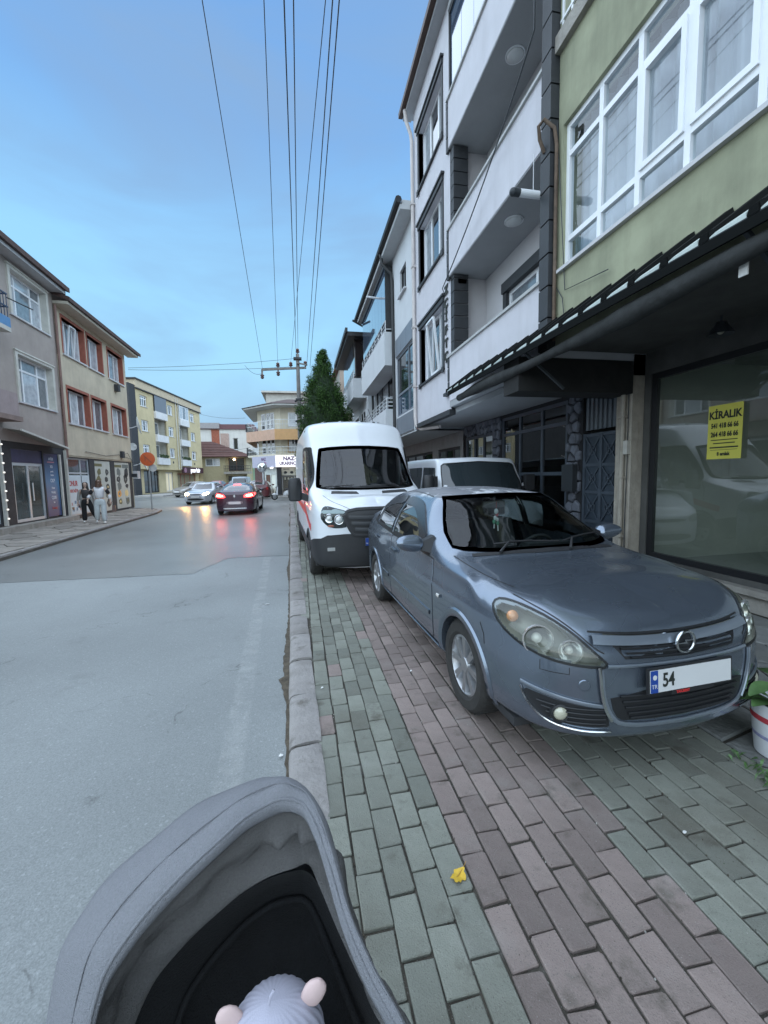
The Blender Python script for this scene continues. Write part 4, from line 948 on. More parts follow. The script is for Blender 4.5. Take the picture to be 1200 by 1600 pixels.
q(-.62, .42, .2, 1.88); q(.50, 1.15, .2, 1.88); g.build('sheet', M_POST, ps)
M_RINK = pm('ink_red', (.42, .055, .06), .6, var=0)
TM = lambda y, z: Matrix.Translation((.008, y, z-1.0)) @ Matrix(((0, 0, 1), (1, 0, 0), (0, 1, 0))).to_4x4()
text('lettering', 'ONUR', .30, M_RINK, ps, TM(-.24, 1.52), .001, .012, .78); text('lettering', 'KIRTASİYE', .17, M_RINK, ps, TM(-.22, 1.2), .001, .008, .78)
g = MB(); r = random.Random(2)
for i in range(16):
    y = r.uniform(-.5, .3); z = r.uniform(-.75, -.1); g.box(.007, .009, y-r.uniform(.03, .08), y+r.uniform(.03, .08), z-r.uniform(.03, .1), z+r.uniform(.03, .1), r.randrange(3))
g.build('print_pictures', [pm('print_tan', (.32, .20, .12), .6), pm('print_blue', (.14, .24, .34), .6), pm('print_pink', (.42, .26, .26), .6)], ps)
# two tall photo posters covering the other bays
M_PR2 = [pm('print_dark', (.035, .04, .045), .6), pm('print_mid', (.16, .18, .17), .6), pm('print_olive', (.16, .15, .07), .6), pm('glow_orange', (.85, .40, .10), .6), pm('print_glow_gold', (.80, .62, .30), .6)]
for n, (a0, a1, seed) in enumerate(((21.95, 23.7, 5), (24.2, 26.2, 9))):
    ps = thing('poster', ['tall pale poster of tools and machines, left one between dark posts', 'tall pale poster of machines with a painted orange glow, at the building corner'][n], 'poster', F.o+F.P(a0, .12, .1))
    w_ = a1-a0; g = MB(); g.box(0, .01, .01, w_-.01, 0, 2.5); g.build('sheet', pm('poster_print', (.52, .53, .48), .6, var=.08, vs=3), ps)
    r = random.Random(seed); g = MB()
    g.box(.0105, .013, .08, w_*.5, 2.22, 2.36, 2)
    if n: g.box(.0105, .013, w_*.55, w_-.08, 2.2, 2.4, 1)
    z = 1.95; k = 0
    while z > .25:
        for y in ((w_*.30, w_*.78) if k % 2 == 0 else (w_*.26, w_*.72)):
            c = r.choice([0, 0, 1, 1, 2]); rr = r.uniform(.17, .31)
            if n and .45 < z < 1.15: c = r.choice([3, 4])  # orange glow painted into the shapes of the corner poster
            pts = [(.011, y+rr*(.75+.45*r.random())*cos(t), z+rr*(.55+.5*r.random())*sin(t)) for t in np.linspace(0, 2*pi, 11)[:-1]]; g.prism(pts, (.002, 0, 0), c)
            if r.random() < .6: g.prism([(.0135, y+rr*.4*cos(t), z+rr*.3*sin(t)) for t in np.linspace(0, 2*pi, 9)[:-1]], (.001, 0, 0), r.choice([1, 4, 2]))
        z -= r.uniform(.34, .44); k += 1
    g.build('print_pictures', M_PR2, ps)
g = MB(); g.tube([F.P(21.0, -.04, 2.95), F.P(23, -.05, 2.85), F.P(24.6, -.05, 3.0), F.P(26.4, -.05, 2.82)], .012, 5); F.box(g, 24.9, 25.2, -.14, -.003, 2.85, 3.2); g.tube([F.P(25.1, -.05, 3.0), F.P(25.7, -.1, 3.15), F.P(26.4, -.1, 2.6)], .012, 5); g.build('cable', M_CHAR, RB)

GY = thing('apartment_building', 'mauve grey building at the left edge with a blue railed balcony', 'building', (-9.5+.02*.2, 8.0, 0))
F = Fr((-9.5+.22, 8.0, 0), LE, LN, 8.0); GY.location = F.o
wo = [(16.75, 18.85, 4.43, 6.05), (16.75, 18.85, 7.37, 8.88), (13.2, 15.3, 4.6, 6.6), (13.2, 15.3, 7.2, 8.9)]
g = MB(); F.wall(g, 8, 19.38, 3.0, 9.15, wo, .26, mr=1); g.quad(F.P(8, 0, 0), F.P(8, 9, 0), F.P(8, 9, 9.15), F.P(8, 0, 9.15)); g.quad(F.P(8, 9, 0), F.P(19.38, 9, 0), F.P(19.38, 9, 9.15), F.P(8, 9, 9.15))
g.quad(F.P(19.38, .02, 0), F.P(19.38, 9, 0), F.P(19.38, 9, 9.15), F.P(19.38, .02, 9.15))
g.build('wall', [M_GREY, M_OFFW], GY, fix=False)
for i, (a, b, z0, z1) in enumerate(wo):
    w = F.window(GY, a, b, z0, z1, d=.18, fw=.07, vs=(.27, .70), hs=(.72,), fm=M_PVC, pmat=[M_CUR, M_CUR, M_CUR2] if i % 2 else [M_CUR2, M_CUR2, M_CUR], panes=True)
    g = MB(); F.box(g, a-.13, b+.13, -.05, .0, z1, z1+.09); F.box(g, a-.16, b+.16, -.08, 0, z1+.09, z1+.14); F.box(g, b+.001, b+.13, -.05, .17, z0, z1); F.box(g, a-.13, a-.001, -.05, .17, z0, z1)
    g.build('white_surround', M_OFFW, w); g = MB(); F.box(g, a-.14, b+.14, -.06, .175, z0-.06, z0-.003); g.build('sill', M_WSILL, w)
g = MB(); F.box(g, 7.9, 19.5, -.45, 0, 9.15, 9.27); g.build('eaves', pm('eaves_grey_l', (.42, .43, .44), .8, var=.08), GY)
g = MB(); g.hexa([F.P(7.9, -.56, 9.27), F.P(19.6, -.56, 9.27), F.P(19.6, 5, 11.2), F.P(7.9, 5, 11.2), F.P(7.9, -.56, 9.45), F.P(19.6, -.56, 9.45), F.P(19.6, 5, 11.4), F.P(7.9, 5, 11.4)]); g.build('roof', M_TILE, GY)
M_BLUE = pm('balcony_blue', (.10, .25, .46), .6, var=.1, stain=.2)
g = MB(); F.box(g, 11.5, 15.7, -.5, 0, 6.42, 6.56); bl = g.build('balcony', M_OFFW, GY)
g = MB(); F.box(g, 11.5, 15.7, -.5, -.42, 6.56, 6.86); F.box(g, 15.62, 15.7, -.42, 0, 6.56, 6.86); g.build('parapet', M_BLUE, bl)
g = MB()
for a in np.linspace(11.55, 15.66, 30): g.tube([F.P(a, -.46, 6.86), F.P(a, -.46, 7.6)], .012, 5)
for d in (-.3, -.16, -.04): g.tube([F.P(15.66, d, 6.86), F.P(15.66, d, 7.6)], .012, 5)
for z in (7.2, 7.6): g.bar(F.P(11.5, -.46, z), F.P(15.7, -.46, z), .04, .04); g.bar(F.P(15.66, -.46, z), F.P(15.66, 0, z), .04, .04)
g.build('railing', pm('railing_navy', (.025, .05, .10), .5), bl)
g = MB(); g.tube([F.P(15.7, -.46, 7.5), F.P(17.0, -.5, 7.62)], .02, 6); g.build('washing_pole', M_CHAR, GY)
# projecting bay over the shop, with the pale edge strip of a folded awning
g = MB(); F.box(g, 8, 15.7, -.5, 0, 3.76, 4.5); g.build('bay_parapet', pm('render_mauve', (.33, .27, .265), .9, var=.1, stain=.2, streak=True), GY)
g = MB(); F.box(g, 8, 15.76, -.56, 0, 3.6, 3.755); g.build('bay_slab', pm('slab_brown', (.23, .17, .15), .9, var=.15), GY)
g = MB(); g.bar(F.P(15.7, -.5, 3.34), F.P(18.6, -.5, 2.92), .05, .06); g.build('awning_edge', M_OFFW, GY)
g = MB(); g.quad(F.P(15.7, -.5, 3.32), F.P(18.6, -.5, 2.90), F.P(18.6, 0, 2.95), F.P(15.7, 0, 3.4)); g.build('awning_underside', pm('awning_beige', (.30, .285, .245), .9), GY, fix=False)
ops = [(16.05, 17.82, .22, 2.78), (17.88, 18.82, .22, 2.72), (9.0, 15.3, .3, 2.9)]
g = MB(); F.wall(g, 8, 19.38, 0, 3.0, ops, .14, d=.05); g.build('shop_front', M_CHAR, GY, fix=False)
g = MB(); F.box(g, 8, 19.3, -.35, .04, .0, .20); g.build('shop_step', M_CONC, GY)
w = F.window(GY, 16.05, 17.82, .24, 2.30, d=.09, fw=.10, vs=(.5,), fm=M_ALU, pmat=SH_GL, panes=True, name='double_door')
g = MB()
for s in (16.80, 17.06): g.tube([F.P(s, .04, .95), F.P(s, .04, 1.6)], .02, 6)
g.build('door_handle', M_STEEL, w)
g = MB(); F.box(g, 16.05, 17.82, .08, .12, 2.30, 2.76); g.build('transom_panel', pm('panel_navy', (.030, .032, .085), .5, var=.3, vs=2), GY)
ban = thing('shop_banner', 'tall navy banner with pale lettering beside the aluminium double door', 'banner', F.o+F.P(18.35, .05, .3))
bm = bpy.data.materials.new('banner_navy'); bm.use_nodes = True; t = bm.node_tree
co = N(t, 'ShaderNodeTexCoord'); sp = N(t, 'ShaderNodeSeparateXYZ'); t.links.new(co.outputs['Object'], sp.inputs[0]); mr_ = N(t, 'ShaderNodeMapRange'); mr_.inputs[2].default_value = 2.4; t.links.new(sp.outputs['Z'], mr_.inputs[0])
rp = N(t, 'ShaderNodeValToRGB'); rp.color_ramp.elements[0].color = (.03, .05, .15, 1); rp.color_ramp.elements[1].color = (.035, .03, .09, 1)
e = rp.color_ramp.elements.new(.55); e.color = (.07, .19, .33, 1); t.links.new(mr_.outputs[0], rp.inputs[0]); t.links.new(rp.outputs[0], t.nodes['Principled BSDF'].inputs['Base Color'])
g = MB(); g.box(-.05, .0, -.44, .44, -.02, 2.40); g.build('panel', bm, ban)
BM = lambda y, z: Matrix.Translation((.004, y, z)) @ Matrix(((0, 0, 1), (1, 0, 0), (0, 1, 0))).to_4x4()
M_WINK = pm('ink_white', (.62, .66, .72), .6, var=0)
for i, (z, s, tx) in enumerate(((2.2, .13, 'AVİZE'), (1.9, .14, 'XO'), (1.72, .10, 'perde'), (1.58, .10, 'home'), (1.36, .19, 'CKP'), (1.08, .12, 'Hisar'), (.90, .12, 'PANEL'), (.70, .17, 'Q200'), (.52, .09, 'halı'), (.30, .14, 'Kumaş'))): text('lettering', tx, s, M_RINK if i in (9,) else M_WINK, ban, BM(.0, z), .001, .003, .8)
g = MB(); g.box(.001, .004, -.25, .2, 2.06, 2.10); g.build('underline', pm('ink_pink', (.45, .20, .24), .6), ban)
w = F.window(GY, 9.0, 15.3, .3, 2.9, d=.09, fw=.10, vs=(.25, .5, .75), fm=M_ALU, pmat=SH_GL, name='shop_window', panes=True)
g = MB(); F.box(g, 14.2, 15.2, .075, .10, .35, 1.15); g.build('window_poster', pm('poster_blue', (.045, .085, .22), .6, var=.2), GY)
g = MB()
for a, b, z in ((14.75, .18, .95), (14.8, .25, .70), (14.95, .12, .48)): F.box(g, a, a+b, .06, .074, z-.07, z+.07)
g.build('window_print', M_WINK, GY)
g = MB(); F.box(g, 15.36, 15.43, -.06, .04, .22, 3.0); g.build('light_strip_rail', M_OFFW, GY)
for i in range(9):
    g = MB(); g.ball(F.P(15.39, -.09, .45+i*.3), .028, 6); g.build('strip_light', lamp_mat('strip_light', (.95, .92, .85), .7), GY, smooth=True)
g = MB(); F.box(g, 18.86, 18.95, -.02, .04, .22, 2.7); F.box(g, 19.28, 19.36, -.06, .04, .1, 2.9); g.build('shop_post', M_OFFW, GY)

# ---- olive four-storey flats across the side street
OB = thing('apartment_building', 'olive four storey flats with white balconies behind the orange road sign', 'building', (-16.8, 48, 0))
F = Fr((-16.8, 48, 0), (.137, .99, 0), (-.99, .137, 0), 0)
M_OLIVE = pm('render_olive', (.53, .45, .275), .9, var=.1, vs=1, bump=.2, stain=.25, stc=(.32, .28, .18), streak=True)
bal = [(4.1, 7.0), (10.6, 13.5)]; wcol = [(1.2, 2.7), (7.55, 9.05), (14.3, 15.9)]; fl = (4.3, 6.95, 9.6)
wo = [(a, b, z, z+1.2) for a, b in wcol for z in fl]+[(a, b, z-.3, z+1.75) for a, b in bal for z in fl]
g = MB(); F.wall(g, .35, 17.9, 2.85, 11.35, wo, .25)
F.wall(g, .35, 17.9, 0, 2.85, [(2.1, 5.5, .1, 2.7), (7.3, 9.3, .1, 2.5), (10.6, 16.6, .1, 2.4)], .3, d=.6)
F.box(g, .35, 17.9, -.02, .6, 2.80, 2.86)
g.quad(F.P(17.9, 0, 0), F.P(17.9, 10, 0), F.P(17.9, 10, 11.35), F.P(17.9, 0, 11.35)); g.quad(F.P(.3, 10, 0), F.P(17.9, 10, 0), F.P(17.9, 10, 11.35), F.P(.3, 10, 11.35))
lg = MB()
for a, b in bal:
    F.wall(lg, a, b, 3.0, 11.3, (), d=.9)
    for q in (a, b): lg.quad(F.P(q, .1, 3), F.P(q, .9, 3), F.P(q, .9, 11.3), F.P(q, .1, 11.3))
lg.build('loggia_wall', M_OFFW, OB, fix=False)
g.build('wall', M_OLIVE, OB, fix=False)
g = MB(); F.box(g, -.9, .34, .0, 10, 0, 11.6); g.build('firewall', M_CHAR, OB)
g = MB(); F.box(g, .3, 18.1, -.10, 10, 11.35, 12.2); g.build('parapet', pm('parapet_tan', (.52, .44, .32), .9, var=.08, stain=.2), OB)
g = MB(); F.box(g, .1, 18.3, -.22, 10, 12.2, 12.34); F.box(g, .3, 18.1, -.2, .0, 11.25, 11.35); g.build('coping', M_CHAR, OB)
g = MB(); F.box(g, 10.5, 15, 4, 8, 12.34, 13.8); g.build('roof_hut', pm('parapet_tan', (1, 1, 1)), OB)
for i, (a, b, z0, z1) in enumerate(wo[:9]):
    w = F.window(OB, a, b, z0, z1, d=.12, fw=.11, vs=(.36, .68), hs=() if i % 2 else (.72,), fm=M_PVC, pmat=[M_CUR, M_DGL, M_CUR] if i != 2 else [M_DGL, M_CUR2], sill=.06, sm=M_WSILL)
for i, (a, b, z0, z1) in enumerate(wo[9:]):
    g = MB(); F.box(g, a, b, -.22, .2, z0-.62, z0-.50); F.box(g, a, b, -.22, -.13, z0-.5, z0+.18); F.box(g, a, a+.09, -.13, 0, z0-.5, z0+.18); F.box(g, b-.09, b, -.13, 0, z0-.5, z0+.18)
    bl = g.build('balcony', pm('balcony_white', (.66, .66, .66), .8, var=.06, stain=.2), OB)
    if i in (2,): g = MB(); F.box(g, a, b, -.16, -.12, z0+.2, z1-.1); g.build('glazing', M_PANEL, bl)
    elif i == 5: F.window(OB, a, b, z0+.2, z1-.15, d=-.16, fw=.08, vs=(.33, .66), fm=M_PVC, pmat=[M_CUR, M_CUR2], name='balcony_glazing')
    else: F.window(OB, a+.5, b-.4, z0-.2, z1-.3, d=.8, fw=.1, vs=(.5,), fm=M_PVC, pmat=[M_CUR, M_CUR2])
    if i in (0, 3):
        r = random.Random(i); g = MB()
        for k in range(70): c = F.P(r.uniform(a+.3, b-.2), -.18+r.uniform(-.1, .1), z0+.2+r.uniform(0, .35)); g.ball(c, r.uniform(.04, .09), 3)
        g.build('balcony_plants', pm('plant_dark', (.045, .075, .03), .8, var=.4, vs=20, rnd=.4), bl)
for s in (9.6, 10.3): g = MB(); g.tube([F.P(s, -.12, 12), F.P(s, -.12, 2.9)], .06, 6); g.build('downpipe', M_OFFW, OB)
F.window(OB, 2.1, 5.5, .1, 2.7, d=.7, fw=.14, vs=(.33, .55, .8), fm=M_CHAR, pmat=M_DGL, name='shop_window')
F.window(OB, 7.3, 9.3, .1, 2.5, d=.7, fw=.14, vs=(.5,), fm=M_WSILL, pmat=lamp_mat('lit_doorway', (.55, .50, .36), .35), name='shop_door')
F.window(OB, 10.6, 16.6, .1, 2.4, d=.7, fw=.14, vs=(.2, .4, .7), fm=M_REDT, pmat=pm('shop_warm', (.24, .20, .13), .5, var=.2), name='shop_window')
g = MB()
for s in (8.3, 15): g.tube([F.P(s, -.02, 3.75), F.P(s, .1, 3.75)], .16, 10)
g.build('vent_hole', M_CHAR, OB)
sg = thing('shop_sign', 'dark maroon fascia sign with white letters on the olive flats', 'sign', F.o+F.P(14, -.1, 2.8)); sg.rotation_euler = (0, 0, 0)
g = MB(); FS = Fr(sg.location, (.137, .99, 0), (-.99, .137, 0), 0); FS.box(g, -3.5, 3.5, -.15, .05, -.38, .42); g.build('fascia', pm('maroon', (.055, .018, .028), .6, var=.2), sg)
RT = Matrix(((.137, 0, .99), (.99, 0, -.137), (0, 1, 0)))
text('lettering', 'pınar hair', .85, lamp_mat('sign_white', (.85, .83, .85), .6), sg, Matrix.Translation(FS.P(.5, -.17, 0)) @ RT.to_4x4(), .02, .03, 1.0)
g = MB(); n = 20; g.add([tuple(FS.P(-2.85+.42*cos(2*pi*i/n), -.17, .42*.8*sin(2*pi*i/n))) for i in range(n)], [list(range(n))]); g.build('roundel', pm('roundel_pink', (.30, .16, .22), .6), sg, fix=False)

# ---- brown hip-roofed yellow house
HB = thing('house', 'yellow two storey house under a brown hipped roof, balcony at its corner', 'house', (-15.5, 68, 0)); HB.scale = (1.135,)*3
F = Fr((-13.6, 60, 0), (1, 0, 0), (0, 1, 0), 0)
g = MB(); F.wall(g, -4, 3.6, 0, 4.5, [(1.0, 2.85, 3.15, 4.15)], .15); F.wall(g, 3.6, 6.3, 0, 4.5, [(3.9, 6.0, 2.4, 4.2), (3.8, 6.2, .2, 1.7)], .4, d=.3)
for q in (-4, 6.3): g.quad(F.P(q, 0, 0), F.P(q, 8, 0), F.P(q, 8, 4.5), F.P(q, 0, 4.5))
g.quad(F.P(3.6, 0, 0), F.P(3.6, .3, 0), F.P(3.6, .3, 4.5), F.P(3.6, 0, 4.5))
g.build('wall', pm('render_yellow', (.43, .375, .235), .9, var=.1, stain=.35, stc=(.3, .29, .25), stscale=.6), HB, fix=False)
M_BROWN = pm('roof_brown', (.115, .058, .05), .85, var=.15, vs=2)
g = MB(); a = [F.P(-4.6, -.9, 4.45), F.P(7.2, -.9, 4.45), F.P(7.2, 9, 4.45), F.P(-4.6, 9, 4.45)]; t = [F.P(-2, 3.6, 6.75), F.P(1.3, 3.6, 6.75)]
g.add(a+t, [(0, 1, 5, 4), (1, 2, 5), (2, 3, 4, 5), (3, 0, 4)])
for z in (0, ): g.add([p-Vector((0, 0, .12)) for p in a]+a, [(0, 1, 2, 3), (0, 1, 5, 4), (1, 2, 6, 5), (2, 3, 7, 6), (3, 0, 4, 7)])
rf = g.build('roof', M_BROWN, HB)
g = MB()
for i in range(1, 9):
    t_ = i/9; p0 = a[0].lerp(t[0], t_); p1 = a[1].lerp(t[1], t_); g.bar(p0+Vector((0, -.02, .03)), p1+Vector((0, -.02, .03)), .05, .06)
g.build('tile_course', M_BROWN, rf)
g = MB(); F.box(g, 2.3, 3.4, 4.5, 5.4, 6, 8.0); g.build('chimney', pm('chimney_pink', (.45, .33, .28), .9, var=.15), rf)
F.window(HB, 1.0, 2.85, 3.15, 4.15, d=.08, fw=.08, vs=(.5,), fm=M_PVC, pmat=[M_CUR2, M_CUR], sill=.06, sm=M_WSILL)
F.window(HB, 3.9, 6.0, 2.4, 4.2, d=.5, fw=.08, vs=(.5,), fm=M_BROWN, pmat=M_DGL); F.window(HB, 3.8, 6.2, .2, 1.7, d=.5, fw=.08, fm=M_CHAR, pmat=M_DGL, name='garage_door')
g = MB(); F.box(g, 3.5, 7.0, -1.2, .3, 2.0, 2.3); bl = g.build('balcony', M_CONC, HB)
g = MB()
for s in np.linspace(3.55, 6.95, 18): g.tube([F.P(s, -1.15, 2.3), F.P(s, -1.15, 3.1)], .025, 5)
for z in (2.7, 3.1): g.bar(F.P(3.5, -1.15, z), F.P(7, -1.15, z), .05, .05)
g.build('railing', M_CHAR, bl)
g = MB(); g.ball(F.P(4.7, .2, 4.0), .14, 6); g.build('porch_light', lamp_mat('porch_light', (1, .8, .5), 8), HB, smooth=True)

# ---- white block at the end of the street
JB = thing('apartment_building', 'long white block with brown roof band closing the street end', 'building', (-22.4, 85, 0)); JB.scale = (1.118,)*3
F = Fr((-20, 76, 0), (1, 0, 0), (0, 1, 0), 0)
wo = [(8.7, 9.5, 6.4, 8.4), (8.85, 9.6, 4.4, 5.7)]
g = MB(); F.wall(g, 0, 12.0, 0, 9.9, wo, .3); F.box(g, 0, 12, .4, 10, 0, 9.9); g.build('wall', pm('render_white_far', (.58, .57, .53), .9, var=.08, vs=.6, stain=.25, streak=True), JB, fix=False)
g = MB(); F.box(g, -.3, 12.3, -.25, 10, 9.9, 10.75); g.build('roof_band', pm('roof_band_brown', (.14, .07, .075), .8, var=.1), JB)
g = MB(); F.box(g, 5.2, 6.5, -.05, .0, 6.6, 9.85); g.build('brick_panel', pm('brick_red', (.30, .10, .06), .9, var=.25, vs=6), JB)
for o_ in wo: F.window(JB, *o_, d=.2, fw=.1, fm=M_WSILL, pmat=M_DGL)
g = MB(); F.box(g, 3.4, 6.6, -.5, 4, 10.0, 10.95); g.build('roof_hut', pm('hut_grey', (.30, .29, .29), .9), JB)
GN = thing('house', 'pale mint green house wall beside the corner shop', 'house', (-10.8, 77, 0)); GN.scale = (1.16,)*3
g = MB(); g.box(0, 6, 0, 6, 0, 4.6); g.build('wall', pm('render_mint', (.34, .52, .38), .9, var=.06), GN)
g = MB(); g.box(-.3, 6.3, -.3, 6.3, 4.6, 4.8); g.build('roof', M_BROWN, GN)
g = MB(); g.box(.8, 2, -.03, 0, 1.8, 3.2); g.box(3.2, 4.2, -.03, 0, .2, 2.2); g.build('window', M_DGL, GN)

# ---- corner shop with the orange balcony
NB = thing('apartment_building', 'corner building with orange balcony band over the white signed shop', 'building', (-1.9, 36, 0))
ox, oy = -1.9, 36
def chain(z0, z1, off, m, name, parent, mats=None, top=True):
    """ring wall following the street corner: side, chamfer, front"""
    pts = [(-4.6-off, 47), (-4.6-off, 38.9-off*.3), (-2.0-off*.4, 36-off), (6, 36-off)]
    inn = [(-4.6-off+.15, 47), (-4.6-off+.15, 38.95-off*.3), (-2.0-off*.4+.06, 36.15-off), (6, 36.15-off)]
    g = MB()
    for i in range(3):
        a, b, c, d = pts[i], pts[i+1], inn[i+1], inn[i]
        g.hexa([(q[0]-ox, q[1]-oy, z0) for q in (a, b, c, d)]+[(q[0]-ox, q[1]-oy, z1) for q in (a, b, c, d)], i if mats else 0)
    return g.build(name, mats or m, parent)
def slab(z0, z1, off, m, name, parent):
    g = MB(); pts = [(-4.6-off, 47), (-4.6-off, 38.9-off*.3), (-2.0-off*.4, 36-off), (6, 36-off), (6, 47)]
    g.prism([(x-ox, y-oy, z0) for x, y in pts], (0, 0, z1-z0)); return g.build(name, m, parent)
M_NW = pm('render_cream', (.66, .61, .49), .9, var=.08, vs=1, stain=.25, streak=True)
M_OR = pm('render_orange', (.60, .36, .17), .9, var=.08, stain=.2, stc=(.45, .3, .2)); M_SAL = pm('render_salmon2', (.55, .36, .26), .9, var=.1, stain=.3, stc=(.4, .33, .3))
g = MB(); pts = [(-3.7, 47), (-3.7, 39.6), (-1.55, 37.1), (6, 37.1), (6, 47)]
g.prism([(x-ox, y-oy, 0) for x, y in pts], (0, 0, 7.9)); g.build('wall', M_NW, NB)
slab(3.42, 3.6, .0, M_NW, 'balcony_slab', NB); slab(5.30, 5.5, .0, M_SOFFIT, 'balcony_slab', NB)
chain(4.78, 5.66, .05, None, 'orange_band', NB, [M_SAL, M_SAL, M_OR])
slab(7.62, 7.75, .22, pm('eaves_offwhite', (.52, .52, .50), .8, var=.06), 'eaves', NB)
g = MB(); e = [(-4.95, 47.2), (-4.95, 38.75), (-2.15, 35.7), (6.2, 35.7), (6.2, 47.2)]; t = [(-2.5, 45), (-2.5, 41), (-1, 39.5), (4, 39.5), (4, 45)]
g.add([(x-ox, y-oy, 7.76) for x, y in e]+[(x-ox, y-oy, 8.75) for x, y in t], [[i, (i+1) % 5, (i+1) % 5+5, i+5] for i in range(5)]+[[5, 6, 7, 8, 9]])
rf = g.build('roof', M_TILE, NB)
g = MB(); g.box(-3.1-ox, 6-ox, 43-oy, 49-oy, 7.9, 9.95); g.box(-3.5-ox, 6.3-ox, 42.6-oy, 49-oy, 9.95, 10.12); g.build('roof_storey', pm('render_streaked', (.50, .485, .44), .9, var=.1, stain=.5, stc=(.26, .25, .23), streak=True), NB)
def fr_front(d=0): return Fr((ox, oy, 0), (1, 0, 0), (0, 1, 0), ox)
F = fr_front(); Fc = Fr((ox, oy, 0), (-2.15, 2.5, 0), (2.5, 2.15, 0), 0)   # chamfer frame origin at corner
# upper floor windows, balcony rails
F.window(NB, -.9, 1.2, 6.0, 7.2, d=1.05, fw=.1, vs=(.33, .6), fm=M_PVC, pmat=[M_CUR, M_CUR2], panes=False); F.window(NB, 1.8, 3.6, 6.0, 7.2, d=1.05, fw=.1, vs=(.5,), fm=M_PVC, pmat=M_CUR)
F.window(NB, -1.0, 2.4, 3.75, 5.0, d=1.05, fw=.1, vs=(.3, .6), fm=pm('frame_ochre', (.42, .26, .10), .7), pmat=[M_CUR, M_DGL])
def onc(t): return Vector((-1.55-ox-2.15*t, 37.1-oy+2.5*t, 0))
for z0, z1 in ((5.85, 7.3), (3.7, 5.1)):
    g = MB(); q = MB(); nrm = Vector((-2.5, -2.15, 0)).normalized()*.06
    for t0, t1 in ((.25, .40), (.43, .58), (.62, .8)):
        a, b = onc(t0)+nrm, onc(t1)+nrm; g.hexa([a+Vector((0, 0, z0)), b+Vector((0, 0, z0)), b-nrm+Vector((0, 0, z0)), a-nrm+Vector((0, 0, z0)), a+Vector((0, 0, z1)), b+Vector((0, 0, z1)), b-nrm+Vector((0, 0, z1)), a-nrm+Vector((0, 0, z1))])
        a2, b2 = onc(t0+.02)+nrm*1.1, onc(t1-.02)+nrm*1.1; q.quad(a2+Vector((0, 0, z0+.1)), b2+Vector((0, 0, z0+.1)), b2+Vector((0, 0, z1-.1)), a2+Vector((0, 0, z1-.1)))
    w = g.build('window', M_PVC, NB); q.build('pane', M_DGL, w, fix=False)
for zb, zt in ((5.72, 6.45), (3.6, 4.2)):
    path = [(-4.55, 46), (-4.55, 38.85), (-2.0, 36.0), (5.5, 36.0)]; g = MB()
    for (a, b), (c, d) in zip(path[:-1], path[1:]):
        L_ = sqrt((c-a)**2+(d-b)**2); n = int(L_/.22)
        for i in range(n+1): x, y = a+(c-a)*i/n-ox, b+(d-b)*i/n-oy; g.tube([(x, y, zb), (x, y, zt)], .012, 4)
        for z in (zt, (zb+zt)/2): g.bar((a-ox, b-oy, z), (c-ox, d-oy, z), .035, .035)
    g.build('railing', M_STEEL, NB)
g = MB(); g.box(-4.7-ox, -4.6-ox, 39-oy, 46-oy, 3.6, 4.3); g.box(-4.7-ox, -4.62-ox, 39-oy, 46-oy, 5.75, 6.4); g.build('dark_screen', M_CHAR, NB)
# washing on the line
r = random.Random(31); wl = thing('washing', 'row of dark washing hung on the first floor balcony above the white sign', 'laundry', (.4, 36.3, 5.0))
for i in range(11):
    w_ = r.uniform(.14, .24); x = -1.0+i*.24; h = r.uniform(.5, .85); g = MB(); rows = []
    for j in range(5): rows.append([(x+w_*k/4*(1-.04*j), .03*sin(k*2+j+i), -h*j/4) for k in range(5)])
    g.grid(rows); g.build('garment', [pm('cloth_black', (.03, .03, .035), .95), pm('cloth_white', (.6, .6, .6), .95), pm('cloth_plum', (.08, .05, .07), .95)][0 if r.random() < .6 else r.choice([1, 2])], wl, fix=False)
g = MB(); g.tube([(-1.3, 0, .02), (2.0, 0, .0)], .008, 4); g.build('line', M_STEEL, wl)
# shop: sign, posts, lit windows
g = MB(); g.box(-2.0-ox, 6-ox, 36.3-oy, 36.9-oy, 0, .12); g.build('shop_step', M_CONC, NB)
for a, b in ((-1.97, -1.62), (.55, .9)):
    g = MB(); g.box(a-ox, b-ox, 36.25-oy, 36.6-oy, .12, 2.5); g.build('shop_post', M_CHAR, NB)
lit = lamp_mat('shop_lit', (.62, .68, .62), .22)
F.window(NB, -1.6, .5, .15, 1.75, d=.7, fw=.07, vs=(.5,), fm=M_WSILL, pmat=pm('shop_stock', (.10, .085, .06), .4, var=.6, vs=9), name='shop_window'); 
g = MB(); g.box(-1.6-ox, .5-ox, 36.55-oy, 36.62-oy, 1.78, 2.44); g.box(.9-ox, 4-ox, 36.55-oy, 36.62-oy, 1.78, 2.44); g.build('picture_panel', pm('panel_cream', (.62, .60, .50), .6), NB)
g = MB(); r = random.Random(6)
for x in (-1.3, -.75, .1, 1.4, 2.2): g.prism([(x-ox+.16*(.7+.4*r.random())*cos(t), 36.54-oy, 2.02+.12*sin(t)) for t in np.linspace(0, 2*pi, 9)[:-1]], (0, -.01, 0))
for x, w_ in ((-1.2, .5), (-.2, .4), (1.6, .7)): g.box(x-ox-w_/2, x-ox+w_/2, 36.53-oy, 36.545-oy, 2.28, 2.34)
g.build('picture_print', M_CHAR, NB)
F.window(NB, .95, 4, .15, 1.75, d=.7, fw=.07, vs=(.3, .6), fm=M_WSILL, pmat=MATS['shop_stock'], name='shop_window')
g = MB()
for i in range(6): g.box(-1.4+i*.28-ox, -1.28+i*.28-ox, 36.66-oy, 36.68-oy, 1.4, 1.6)
g.build('display_box', pm('display_cream', (.5, .48, .38), .6), NB)
